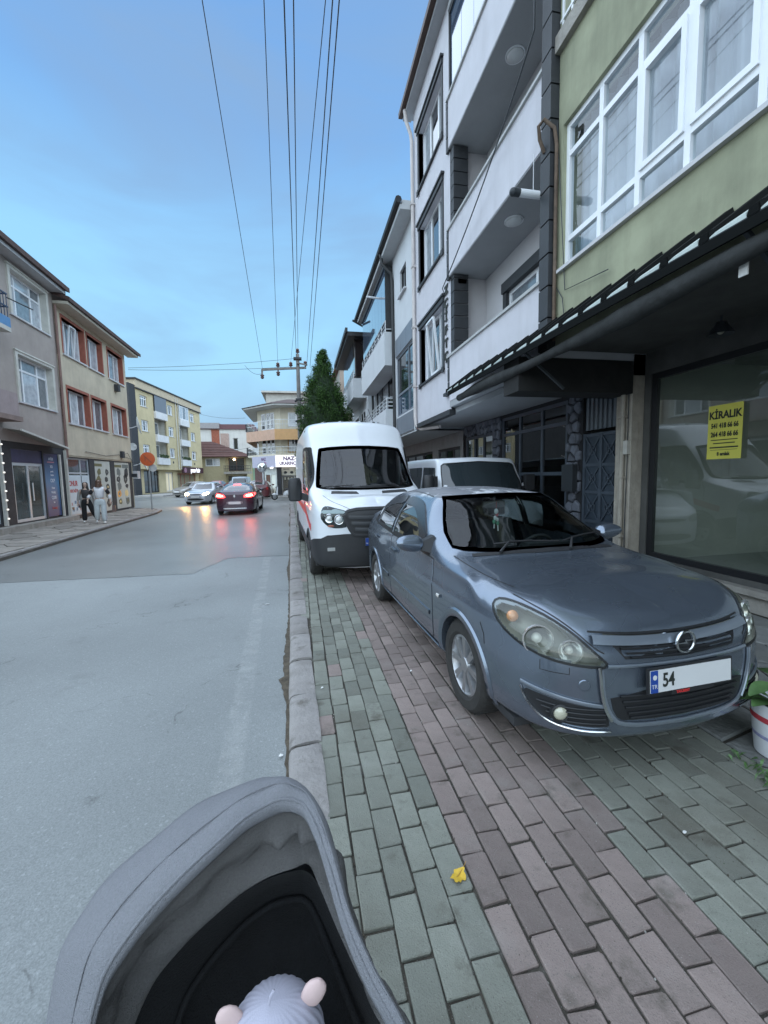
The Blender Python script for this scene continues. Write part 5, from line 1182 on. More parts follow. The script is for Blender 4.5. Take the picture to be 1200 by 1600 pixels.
# chamfer shop door
g = MB(); n2 = Vector((-2.5, -2.15, 0)).normalized(); A = Vector((-2.0-ox, 36.35-oy, 0)); B = Vector((-4.2-ox, 38.95-oy, 0))
def cbox(g, t0, t1, z0, z1, o0, o1, m=0):
    a, b = A.lerp(B, t0), A.lerp(B, t1); f = lambda p, o, z: p+n2*o+Vector((0, 0, z)); g.hexa([f(a, o0, z0), f(b, o0, z0), f(b, o1, z0), f(a, o1, z0), f(a, o0, z1), f(b, o0, z1), f(b, o1, z1), f(a, o1, z1)], m)
cbox(g, .05, .55, 1.85, 2.5, -.2, -.1); cbox(g, .05, .10, .1, 1.85, -.2, -.1); cbox(g, .50, .55, .1, 1.85, -.2, -.1); cbox(g, .28, .31, .1, 1.85, -.2, -.1); g.build('shop_door_frame', pm('frame_white_lit', (.66, .70, .66), .5), NB)
g = MB(); cbox(g, .10, .28, .12, 1.84, -.19, -.16); cbox(g, .31, .50, .12, 1.84, -.19, -.16, 1); g.build('shop_door_glass', [lit, pm('doorway_brown', (.13, .06, .035), .5, var=.4, vs=5)], NB)
g = MB(); cbox(g, .6, .98, .1, 2.5, -.25, -.1); g.build('side_shutter', pm('shutter_maroon', (.13, .07, .065), .7, var=.3, vs=4), NB)
for (x, y) in ((-2.4, 36.2), (.3, 35.95)):
    g = MB(); g.ball((x-ox, y-oy, 2.42), (.16, .10, .08), 6); g.build('shop_lamp', lamp_mat('shop_lamp', (1, 1, .95), .9), NB, smooth=True)
sg = thing('shop_sign', 'white NAZ shop sign board wrapped around the building corner', 'sign', (-1.9, 36, 2.9))
g = MB(); g.box(-2.05-ox, 1.35-ox-1.1, -.05, .05, -.42, .55); g.build('board', pm('sign_white', (.50, .48, .55), .5, var=.05), sg)
A2 = Vector((-.15, -.05, 0)); B2 = Vector((-2.3, 2.45, 0)); g = MB(); f = lambda p, o, z: p+n2*o+Vector((0, 0, z))
g.hexa([f(A2, .0, -.42), f(B2, 0, -.42), f(B2, -.1, -.42), f(A2, -.1, -.42), f(A2, .0, .55), f(B2, 0, .55), f(B2, -.1, .55), f(A2, -.1, .55)]); g.build('board', pm('sign_lilac', (.47, .46, .56), .5, var=.05), sg)
M_PUR = pm('ink_purple', (.17, .10, .20), .6)
FM = lambda x, z: Matrix.Translation((x, -.055, z)) @ Matrix(((1, 0, 0), (0, 0, -1), (0, 1, 0))).to_4x4()
text('lettering', 'NAZ', .44, M_PUR, sg, FM(.95, .28), .004, .022, 1.0); text('lettering', 'UKARINCZ', .38, M_PUR, sg, FM(.95, -.12), .004, .016, .82)
M3 = Matrix((( .652, 0, -.758), (-.758, 0, -.652), (0, 1, 0)))
mid = A2.lerp(B2, .5)+n2*.006
text('lettering', 'NAZ', .34, M_PUR, sg, Matrix.Translation(mid+Vector((0, 0, .28))) @ M3.to_4x4(), .004, .018, .9); text('lettering', 'ÇEYİZ', .30, pm('ink_magenta', (.34, .10, .22), .6), sg, Matrix.Translation(mid+Vector((0, 0, -.12))) @ M3.to_4x4(), .004, .014, .9)
# ================================================================== pole, wires, tree, road sign, mirror, dishes
M_POLE = pm('pole_concrete', (.20, .195, .185), .85, var=.2, vs=5, bump=.3)
M_BROWNC = pm('insulator_brown', (.09, .04, .035), .3, var=.2)
pl = thing('utility_pole', 'tall grey concrete pole with crossarm and brown insulators beside the cypress', 'pole', (.02, 26, 0))
g = MB(); g.tube([(-.0, 0, -.05), (.03, 0, 4.5), (.06, 0, 9.0)], [.17, .14, .105], 10); g.build('shaft', M_POLE, pl, smooth=40)
g = MB(); g.bar((-2.05, 0, 8.02), (.55, 0, 8.22), .10, .12); g.bar((-2.05, 0, 8.05), (-2.05, 0, 7.75), .12, .10); g.bar((.0, -.15, 8.45), (.62, -.1, 8.35), .08, .08); g.build('crossarm', M_POLE, pl)
def insul(x, z, up=True):
    g = MB(); s = 1 if up else -1; g.lathe([(.0, .0), (.04, .0), (.04, .08), (.11, .10), (.12, .16), (.06, .19), (.10, .22), (.10, .28), (.05, .33), (0, .34)], 10, Matrix.Translation((x, 0, z)) @ Matrix.Diagonal((1, 1, s, 1))); g.build('insulator', M_BROWNC, pl, smooth=40)
for x, z, u in ((-1.12, 8.14, True), (-1.12, 8.02, False), (-.36, 8.2, True), (.07, 9.0, True), (-2.05, 7.82, False), (.5, 8.28, True)): insul(x, z, u)
g = MB()
for z, s in ((8.72, .24), (6.3, .2), (5.6, .2), (5.0, .2)): g.box(.05-s, .05+s, -s*.8, s*.8, z-.05, z+.06)
for z in (5.5, 5.0, 6.2): g.ball((-.16, -.1, z), .07, 5)
g.build('bracket', M_IRON, pl)
M_WIRE = pm('wire_dark', (.035, .036, .04), .6, var=0)
def wire(label, a, b, r, sag=.0, ext=1.0, group=None, name='power_line'):
    a, b = Vector(a), Vector(b); e = a+(b-a)*ext; pts = []
    for i in range(21):
        t = i/20; p = a.lerp(e, t); p.z -= sag*4*t*(1-t); pts.append(p)
    g = MB(); g.tube(pts, r, 6); tag(g.build(name, M_WIRE, smooth=True), label, 'wire', group)
LW = ['leftmost thin overhead wire, running to the end of the crossarm', 'second overhead wire from the left, ending at the double insulator', 'thicker overhead wire, left of the pair that meets the pole top', 'thicker overhead wire, right of the pair that meets the pole top',
      'thin overhead wire slanting across the others to the middle of the crossarm', 'overhead wire, left of the right-hand pair that passes behind the cypress', 'rightmost overhead wire of all, passing close above the cypress']
ends = [((-2.0, 26, 8.05), (-1.18, 7.15, 8.75), .0075), ((-1.1, 26, 8.45), (-.28, 7.1, 8.8), .0075), ((.0, 26, 8.75), (.02, 7.05, 8.8), .0115), ((.12, 26, 9.3), (.16, 7.0, 8.8), .010),
        ((-.34, 26, 8.5), (.63, 7.0, 8.8), .0075), ((.60, 26, 8.3), (.74, 7.0, 8.8), .0105), ((.80, 26, 8.3), (.84, 7.0, 8.8), .0105)]
for l, (a, b, r) in zip(LW, ends): wire(l, a, b, r, 0, 2.1, 'overhead wires along the street')
wire('upper of two wires crossing the street from the pole to the left', (.0, 26, 8.75), (-9.5, 26.6, 8.05), .010, .1, 1.0, 'wires across the street')
wire('lower of two wires crossing the street from the pole to the left', (-.3, 26, 8.25), (-9.5, 26.6, 7.95), .010, .1, 1.0, 'wires across the street')
wire('loose loop of wire drooping from the crossarm end', (-2.05, 26, 7.8), (-3.0, 26, 8.25), .010, .22)
wire('wavy wire hung between the olive flats and the corner building', (-13.5, 55, 10.2), (-4.8, 40, 7.1), .014, .4)
wire('lower wire hung low from the yellow house to the corner building', (-12.5, 58, 5.6), (-4.7, 42, 4.6), .013, .4)

tr = thing('cypress_tree', 'dense dark green conical cypress behind the white van', 'tree', (1.45, 24, 0))
g = MB(); g.tube([(0, 0, -.1), (.03, 0, 2), (0, .02, 5), (0, 0, 8.2)], [.16, .13, .08, .02], 8)
r = random.Random(17)
for i in range(60):
    z = r.uniform(1.2, 7.8); a = r.uniform(0, 2*pi); R = 1.15*(1-(z-1)/7.9)**.8; g.tube([(0, 0, z-.25), (R*.75*cos(a), R*.75*sin(a), z+.15)], [.03, .008], 4)
g.build('trunk', pm('bark', (.09, .065, .045), .9, var=.3, bump=.4), tr)
g = MB()
ZT, ZB = 8.55, .9
def crad(z): return max(.04, min(1.45, .405*(8.62-z), .5+(z-.6)*.9))
for i in range(380):
    z = ZB+(ZT-ZB)*r.random()**1.15; R = crad(z); a = r.uniform(0, 2*pi); rr = R*r.uniform(.76, 1.02)*(1+.07*sin(3*a+z*2)+.05*sin(7*a-z*3))
    c = Vector((rr*cos(a), rr*sin(a), z)); s = .12+.13*r.random()+.08*R
    for k in range(100):
        d = Vector((r.gauss(0, 1), r.gauss(0, 1), r.gauss(.1, 1))); d.normalize(); p = c+Vector((d.x*s, d.y*s, d.z*s*1.35))*r.random()**.16
        u = (Vector((cos(a), sin(a), 1.0))+.8*Vector((r.gauss(0, 1), r.gauss(0, 1), r.gauss(0, .8)))).normalized()
        w = u.cross(d); 
        if w.length < 1e-3: continue
        w.normalize(); L_ = r.uniform(.07, .14); wd = L_*.42
        g.add([p-w*wd*.5, p+w*wd*.5, p+u*L_], [(0, 1, 2)])
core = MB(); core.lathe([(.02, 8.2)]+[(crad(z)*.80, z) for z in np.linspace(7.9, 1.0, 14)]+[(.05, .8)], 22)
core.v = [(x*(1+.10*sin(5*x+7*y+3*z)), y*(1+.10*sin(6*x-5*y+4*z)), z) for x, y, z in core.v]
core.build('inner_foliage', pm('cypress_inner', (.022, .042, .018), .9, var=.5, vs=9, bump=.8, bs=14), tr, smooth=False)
cr_ = g.build('crown', pm('cypress_leaf', (.050, .098, .030), .85, var=.45, vs=2.4, rnd=.6, spec=.08), tr, fix=False)

rs = thing('road_sign', 'round orange road sign with slanted bar on a grey post at the left corner', 'sign', (-7.9, 24.0, 0))
g = MB(); g.tube([(0, 0, -.05), (.0, 0, 3.05)], .035, 8); g.build('post', pm('post_grey', (.32, .33, .33), .5, metal=.3, var=.1), rs, smooth=40)
RX = Matrix.Rotation(pi/2, 4, 'X')
g = MB(); g.lathe([(0, .045), (.345, .045), (.365, .04), (.365, .03), (0, .03)], 32, Matrix.Translation((-.04, 0, 2.72)) @ RX); g.build('disc', pm('sign_orange', (.60, .115, .03), .5, var=.06), rs, smooth=30)
g = MB(); g.bar((-.22, -.05, 2.91), (.14, -.05, 2.54), .004, .06, up=(1, 0, 1)); g.box(-.18, -.13, -.052, -.048, 2.60, 2.83); g.build('bar', pm('sign_bar', (.36, .10, .05), .6, var=.1), rs)
g = MB(); g.lathe([(0, 0), (.20, 0), (.20, .012), (0, .012)], 24, Matrix.Translation((.16, .06, 2.25)) @ RX); g.build('small_disc', pm('sign_back', (.50, .51, .50), .5, var=.08), rs, smooth=30)
mr = thing('traffic_mirror', 'round convex traffic mirror on a steel post in front of the corner shop', 'mirror', (-2.95, 33.6, 0))
g = MB(); g.tube([(.05, .1, -.05), (.05, .1, 2.4)], .07, 10); g.build('post', M_STEEL, mr, smooth=40)
g = MB(); g.lathe([(0, .16), (.15, .145), (.28, .09), (.36, .02)], 28, Matrix.Translation((0, 0, 2.42)) @ RX); g.build('mirror_face', pm('mirror_chrome', (.75, .78, .8), .06, metal=1, var=0), mr, smooth=True)
g = MB(); g.lathe([(.36, -.02), (.36, .05), (.385, .05), (.385, -.06), (.0, -.07)], 28, Matrix.Translation((0, 0, 2.42)) @ RX); g.build('rim', M_WSILL, mr, smooth=40)
def dish(x, y, z, R, az, el, label):
    o = thing('satellite_dish', label, 'dish', (x, y, z)); M = Matrix.Rotation(az, 4, 'Z') @ Matrix.Rotation(el, 4, 'Y')
    g = MB(); g.lathe([(0, 0), (R*.4, R*.035), (R*.75, R*.12), (R, R*.22), (R*1.01, R*.20), (R*.75, R*.09), (0, -.02)], 24, M); g.build('reflector', pm('dish_white', (.58, .60, .60), .5, var=.08), o, smooth=40)
    g = MB(); g.tube([M @ Vector((0, R*.9, R*.2)), M @ Vector((0, .1, R*.9))], .015, 5); g.ball(M @ Vector((0, .08, R*.92)), .05, 5); g.tube([(0, 0, -.02), (-.25, -.15, -.15), (-.3, -.5, -.2)], .025, 6); g.build('feed_arm', M_STEEL, o)
dish(-9.45, 27.2, 4.85, .52, radians(20), radians(80), 'upper tilted white dish on the gable end beside the olive flats')
dish(-9.30, 27.2, 2.68, .50, radians(15), radians(75), 'lower tilted white dish on the gable end beside the olive flats')
dish(-9.75, 27.1, 3.6, .22, radians(-60), radians(85), 'small round dish between the two tilted ones on the gable end')
ac = thing('wall_box', 'white utility box fixed low on the gable end below the lower dish', 'box', (-9.62, 26.9, 1.9))
g = MB(); g.box(-.12, .25, -.34, 0, -.2, .25); g.build('case', M_WSILL, ac); g = MB(); g.box(-.08, .2, -.36, -.341, -.1, .1); g.tube([(.2, -.2, .25), (.3, -.3, .8)], .02, 5); g.build('grille', M_CHAR, ac)
# ================================================================== vehicles
def pchip(Y, per):
    """monotone cubic along axis 0, uniform knots, 'per' samples a span"""
    Y = np.asarray(Y, float); d = np.diff(Y, axis=0); n = len(Y); m = np.zeros_like(Y)
    a, b = d[:-1], d[1:]; ok = a*b > 0
    m[1:-1] = np.where(ok, 2*a*b/np.where(ok, a+b, 1), 0); m[0] = d[0]; m[-1] = d[-1]
    out = []
    for i in range(n-1):
        for k in range(per):
            t = k/per; h = (2*t**3-3*t**2+1, t**3-2*t**2+t, -2*t**3+3*t**2, t**3-t**2)
            out.append(h[0]*Y[i]+h[1]*m[i]+h[2]*Y[i+1]+h[3]*m[i+1])
    out.append(Y[-1]); return np.array(out)
def smooth_poly(p, it=2, closed=True):
    p = [Vector(q) for q in p]
    for _ in range(it):
        n = []; k = len(p)
        for i in range(k if closed else k-1):
            a, b = p[i], p[(i+1) % k]; n += [a*.75+b*.25, a*.25+b*.75]
        if not closed: n = [p[0]]+n+[p[-1]]
        p = n
    return [tuple(q) for q in p]
def soft(p, r=.16):
    out = []; k = len(p)
    for i in range(k):
        a, b, c = Vector(p[i-1]), Vector(p[i]), Vector(p[(i+1) % k]); out += [tuple(b.lerp(a, r)), tuple(b.lerp(b, 0)), tuple(b.lerp(c, r))]
    return smooth_poly(out, 1)
def resample(p, step, closed=True):
    p = [Vector(q) for q in p]; out = []
    for i in range(len(p) if closed else len(p)-1):
        a, b = p[i], p[(i+1) % len(p)]; n = max(1, int((b-a).length/step))
        for k in range(n): out.append(a.lerp(b, k/n))
    if not closed: out.append(p[-1])
    return [tuple(q) for q in out]
def inpoly(x, y, P):
    c = False; n = len(P)
    for i in range(n):
        x1, y1 = P[i][0], P[i][1]; x2, y2 = P[i-1][0], P[i-1][1]
        if (y1 > y) != (y2 > y) and x < (x2-x1)*(y-y1)/(y2-y1)+x1: c = not c
    return c
class Car:
    VIEW = {'L': ((-4, 0, 0), (1, 0, 0), (0, 1, 0), (0, 0, 1)), 'R': ((4, 0, 0), (-1, 0, 0), (0, 1, 0), (0, 0, 1)),
            'F': ((0, -3, 0), (0, 1, 0), (1, 0, 0), (0, 0, 1)), 'B': ((0, 12, 0), (0, -1, 0), (1, 0, 0), (0, 0, 1)), 'T': ((0, 0, 6), (0, 0, -1), (1, 0, 0), (0, 1, 0))}
    def __init__(s, root, cols, paint, per=(8, 6), mirror_views=True):
        s.root = root; s.paint = paint
        P = np.array(cols)                        # stations x rails x 3
        A = pchip(P, per[0]); A = np.swapaxes(pchip(np.swapaxes(A, 0, 1), per[1]), 0, 1)
        A[0, :, 0] = 0; A[-1, :, 0] = 0
        b = bmesh.new(); 
        for sg in (1, -1):
            V = [[b.verts.new((sg*q[0], q[1], q[2])) for q in row] for row in A]
            for i in range(len(V)-1):
                for j in range(len(V[0])-1):
                    f = (V[i][j], V[i+1][j], V[i+1][j+1], V[i][j+1])
                    try: b.faces.new(f)
                    except ValueError: pass
        bmesh.ops.remove_doubles(b, verts=b.verts, dist=2e-4); bmesh.ops.dissolve_degenerate(b, dist=1e-5, edges=b.edges)
        bmesh.ops.recalc_face_normals(b, faces=b.faces); b.normal_update()
        tot = sum(f.normal.z*f.calc_area()*(1 if f.calc_center_median().z > .9 else 0) for f in b.faces)
        if tot < 0: bmesh.ops.reverse_faces(b, faces=b.faces)
        b.normal_update(); s.bm = b; s.bvh = BVHTree.FromBMesh(b); b.faces.ensure_lookup_table(); s.fv = [([v.co.copy() for v in f.verts], [v.normal.copy() for v in f.verts]) for f in b.faces]
    def hit(s, u, v, view):
        o, d, a, c = (Vector(q) for q in (s.VIEW[view] if isinstance(view, str) else view))
        p = o+a*u+c*v; r = s.bvh.ray_cast(p, d, 30)
        if r[0] is None:
            q = p+d*(3.2 if view in ('L', 'R') else 3.0); r = s.bvh.find_nearest(q if isinstance(view, str) and view in 'LR' else p+d*2.4)
        vc, vn = s.fv[r[2]]; n = Vector((0, 0, 0))
        for k, q in zip(interpolate.poly_3d_calc(vc, r[0]), vn): n += q*k
        n = n.normalized() if n.length > .1 else r[1]
        if n.dot(r[1]) < 0: n = r[1]
        if r[1].dot(d) > 0: n = -n
        return r[0], n
    def cut(s, poly, view, flt=None):
        o, d, a, c = (Vector(q) for q in (s.VIEW[view] if isinstance(view, str) else view)); kill = []
        for f in s.bm.faces:
            m = f.calc_center_median()
            if flt and not flt(m): continue
            if f.normal.dot(d) > .25: continue
            q = m-o
            if view in ('L', 'R') and m.x*o.x < 0: continue
            if inpoly(q.dot(a), q.dot(c), poly): kill.append(f)
        bmesh.ops.delete(s.bm, geom=kill, context='FACES')
    def patch(s, name, poly, view, mat, off=.003, skirt=.006, grid=.05, parent=None, smooth=True, step=None):
        poly = resample(poly, step or grid*.6); n = len(poly); pts = [Vector(q) for q in poly]
        xs = [p.x for p in pts]; ys = [p.y for p in pts]; x = min(xs)+grid/2
        while x < max(xs):
            y = min(ys)+grid/2
            while y < max(ys):
                if inpoly(x, y, poly) and min((Vector((x, y))-p).length for p in pts) > grid*.4: pts.append(Vector((x, y)))
                y += grid
            x += grid
        r = geometry.delaunay_2d_cdt([p.xy for p in pts], [], [list(range(n))], 1, 1e-6)
        vs, fs = r[0], r[2]; g = MB(); H = [s.hit(p.x, p.y, view) for p in vs]
        o, d, a, c = (Vector(q) for q in (s.VIEW[view] if isinstance(view, str) else view))
        P3 = [h[0]+h[1]*off for h in H]; NV = [h[1] for h in H]
        g.add(P3, [list(f) for f in fs])
        if skirt:
            ring = [s.hit(p[0], p[1], view) for p in poly]
            g.grid([[h[0]+h[1]*off for h in ring], [h[0]+h[1]*(off-skirt-.002) for h in ring]], closed=True); NV += [h[1] for h in ring]*2
        ob = g.build(name, mat, parent if parent is not None else s.root, smooth=True, fix=False)
        me = ob.data
        if len(me.polygons) and sum(p.normal.dot(d)*p.area for p in me.polygons[:len(fs)]) > 0: me.flip_normals()
        me.normals_split_custom_set_from_vertices(NV); return ob
    def strip(s, g, line, view, w=.008, off=.002, m=0, step=.04, closed=False, round_=False, hgt=None):
        """a conformal ribbon (or raised bead) along a polyline"""
        p = resample(line, step, closed); H = [s.hit(q[0], q[1], view) for q in p]; n = len(H); L = []; R = []; T = []
        for i in range(n):
            a = H[(i-1) % n if closed else max(i-1, 0)][0]; b = H[(i+1) % n if closed else min(i+1, n-1)][0]; t = (b-a)
            sd = t.cross(H[i][1]); sd = sd.normalized() if sd.length > 1e-6 else Vector((0, 0, 1)); c = H[i][0]+H[i][1]*off
            L.append(c+sd*w/2); R.append(c-sd*w/2); T.append(H[i][0]+H[i][1]*(off+(hgt or 0)))
        k = range(n) if closed else range(n-1)
        if hgt:
            rows = [[l, l+(T[i]-L[i])*.0+H[i][1]*hgt*.7, T[i], R[i]+H[i][1]*hgt*.7, R[i]] for i, l in enumerate(L)]
            if closed: rows.append(rows[0])
            g.grid(rows, m)
        else:
            rows = [[a, b] for a, b in zip(L, R)]
            if closed: rows.append(rows[0])
            g.grid(rows, m)
    def ring(s, poly, view, inset, off, mat, parent, out=.006):
        p = [Vector(q) for q in resample(poly, .03)]; n = len(p); ar = sum(p[i-1].x*p[i].y-p[i].x*p[i-1].y for i in range(n)); sg = 1 if ar > 0 else -1
        rows = [[], [], []]; NV = []
        for i in range(n):
            t = (p[(i+1) % n]-p[i-1]).normalized(); nn = Vector((-t.y, t.x))*sg
            for k, q in enumerate((-out, inset*.5, inset)): h = s.hit(*(p[i]+nn*q), view); rows[k].append((h[0]+h[1]*off, h[1]))
        g = MB(); g.grid([[a for a, b in r] for r in rows], closed=True); ob = g.build('seal', mat, parent, smooth=True, fix=False)
        ob.data.normals_split_custom_set_from_vertices([b for r in rows for a, b in r]); return ob
    def arch(s, l0, z0, r, side, lip_mat, lip=.045, proud=.012, a0=-12, a1=192, name='wheel_arch'):
        view = 'L' if side < 0 else 'R'; g = MB(); rows = []
        for i in range(41):
            a = radians(a0+(a1-a0)*i/40); pr = []
            for rr, off in ((r+lip, .001), (r+lip-.012, proud), (r+.004, proud), (r-.012, proud-.012)):
                h = s.hit(l0+rr*cos(a), max(z0+rr*sin(a), .17), view); p = h[0].copy(); q = Vector((p.x+side*off, l0+rr*cos(a), z0+rr*sin(a))); pr.append(q)
            q = pr[-1].copy(); q.x -= side*.22; pr.append(q); rows.append(pr)
        g.grid(rows); return g.build(name, lip_mat, s.root, smooth=40)
    def well(s, l0, z0, r, side, xin=.42, xo=.86):
        g = MB(); rows = []
        for i in range(25):
            a = radians(2+176*i/24); rows.append([(side*xin, l0+r*cos(a), z0+r*sin(a)), (side*xo, l0+r*cos(a), z0+r*sin(a))])
        g.grid(rows); g.add([(side*xin, l0, z0)]+[r_[0] for r_ in rows], [[0, i+1, i+2] for i in range(24)])
        return g.build('wheel_well', M_BLACKP, s.root, fix=False)
    def finish(s, smooth=45):
        me = bpy.data.meshes.new('body'); s.bm.to_mesh(me); s.bm.free(); me.materials.append(s.paint)
        me.polygons.foreach_set('use_smooth', [True]*len(me.polygons)); return link('body', me, s.root)
M_BLACKP = pm('plastic_black', (.018, .019, .021), .55, var=.1, vs=12)
M_TYRE = pm('tyre_rubber', (.030, .029, .027), .9, var=.25, vs=14, bump=.2)
M_CHROME = pm('chrome', (.62, .65, .68), .14, metal=1, var=0)
M_ALLOY = pm('alloy', (.42, .43, .44), .35, metal=.8, var=.12, vs=15)
M_SGLASS = glass('car_glass', (.60, .67, .66), refl=.85)
M_SIDEGL = glass('car_side_glass', (.30, .34, .35), refl=2.0)
M_TINT = pm('car_glass_dark', (.012, .015, .018), .05, var=0, spec=1.0, coat=.5)
M_DISC = pm('brake_dark', (.07, .065, .06), .6, var=.2)
M_PLATE = pm('plate_white', (.66, .67, .67), .5, var=.03)
M_PBLUE = pm('plate_blue', (.015, .06, .30), .5, var=0)
def wheel_meshes(r, w, spokes, rim_r, mat_rim, double=True, cover=False):
    MY = Matrix.Rotation(pi/2, 4, 'Y')  # lathe axis along x
    g = MB(); h = w/2
    g.lathe([(rim_r, -h*.85), (rim_r+.02, -h), (r-.03, -h), (r-.008, -h*.8), (r, -h*.45), (r, h*.45), (r-.008, h*.8), (r-.03, h), (rim_r+.02, h), (rim_r, h*.85)], 36, MY)
    for i in range(36):     # tread ribs
        a = 2*pi*i/36; c, s_ = cos(a), sin(a); p = lambda x, rr, da: (x, rr*cos(a+da), rr*sin(a+da))
        g.hexa([p(-h*.7, r-.004, .02), p(h*.7, r-.004, .06), p(h*.7, r-.004, .10), p(-h*.7, r-.004, .06), p(-h*.7, r+.004, .02), p(h*.7, r+.004, .06), p(h*.7, r+.004, .10), p(-h*.7, r+.004, .06)])
    ty = g.mesh('tyre', M_TYRE, 35)
    g = MB()
    g.lathe([(rim_r+.006, h*.80), (rim_r-.012, h*.86), (rim_r-.02, h*.74), (rim_r-.03, -h*.8)], 36, MY)
    f = h*.72
    if cover:
        g.lathe([(rim_r-.015, f), (rim_r*.7, f+.012), (rim_r*.3, f+.02), (0, f+.022)], 30, MY)
        for i in range(spokes):
            a = 2*pi*i/spokes; g.hexa([(f+.02, rim_r*q*cos(a+d), rim_r*q*sin(a+d)) for q, d in ((.45, -.16), (.80, -.13), (.80, .13), (.45, .16))]+[(f+.026, rim_r*q*cos(a+d), rim_r*q*sin(a+d)) for q, d in ((.45, -.16), (.80, -.13), (.80, .13), (.45, .16))], 1)
    else:
        g.lathe([(0, f+.012), (.05, f+.01), (.062, f-.01), (.062, f-.04)], 20, MY)
        for i in range(spokes):
            a = 2*pi*i/spokes
            for sh in ((-.085, .085) if double else (0,)):
                wd = .020 if double else .032
                c, s_ = cos(a+sh*.55), sin(a+sh*.55); c2, s2 = cos(a+sh*1.0), sin(a+sh*1.0)
                def q(rr, cc, ss, t, x): return (x, rr*cc-t*ss, rr*ss+t*cc)
                R1, R2 = .05, rim_r-.008
                g.hexa([q(R1, c, s_, -wd, f-.035), q(R2, c2, s2, -wd*.8, f-.035), q(R2, c2, s2, wd*.8, f-.035), q(R1, c, s_, wd, f-.035), q(R1, c, s_, -wd*.7, f+.004), q(R2, c2, s2, -wd*.5, f+.012), q(R2, c2, s2, wd*.5, f+.012), q(R1, c, s_, wd*.7, f+.004)])
        for i in range(5):
            a = 2*pi*i/5; g.ball((f+.002, .045*cos(a), .045*sin(a)), .009, 3, 1)
    rm = g.mesh('rim', [mat_rim, M_BLACKP], 35)
    g = MB(); g.lathe([(rim_r-.03, -.02), (0, -.02)], 24, MY); g.lathe([(.13, .0), (.13, .015), (0, .015)], 24, MY); dk = g.mesh('brake_disc', M_DISC, 30)
    return ty, rm, dk
def wheels(root, hubs, r, w, track, spokes=7, rim_r=.2, mat=None, double=True, cover=False, simple=False):
    ty, rm, dk = wheel_meshes(r, w, spokes, rim_r, mat or M_ALLOY, double, cover)
    for l in hubs:
        for sd in (-1, 1):
            o = link('wheel', None, root, (sd*(track-w/2), l, r), (0, 0, 0 if sd > 0 else pi))
            link('tyre', ty, o); link('rim', rm, o)
            if not simple: link('brake_disc', dk, o)
def plate(root, x, y, z, txt, w=.52, rz=0, tilt=0, lab=None, name='license_plate', blank=False):
    o = link(name, None, root, (x, y, z), (tilt, 0, rz))
    g = MB(); g.box(-w/2-.012, w/2+.012, .0, .012, -.066, .066); g.build('holder', M_BLACKP, o)
    g = MB(); g.box(-w/2, w/2, -.004, .0, -.056, .056); g.build('plate_sheet', M_PLATE, o)
    g = MB(); g.box(-w/2, -w/2+.045, -.0055, -.0041, -.056, .056); g.build('country_band', M_PBLUE, o)
    FMt = lambda x, z: Matrix.Translation((x, -.0062, z)) @ Matrix(((1, 0, 0), (0, 0, -1), (0, 1, 0))).to_4x4()
    text('lettering', 'TR', .030, M_PLATE, o, FMt(-w/2+.022, -.025), .0004, .0)
    if txt: text('lettering', txt, .098, M_INK, o, FMt(-w/2+.11, .0), .0005, .002, .78)
    return o
def panel_line(car, lines, name='panel_gap', w=.006):
    for view, ln in lines:
        g = MB(); car.strip(g, ln, view, w, .0012, step=.03); g.build(name, M_BLACKP, car.root, fix=False)
def mirror_x(p): return [(-x, z) for x, z in p]

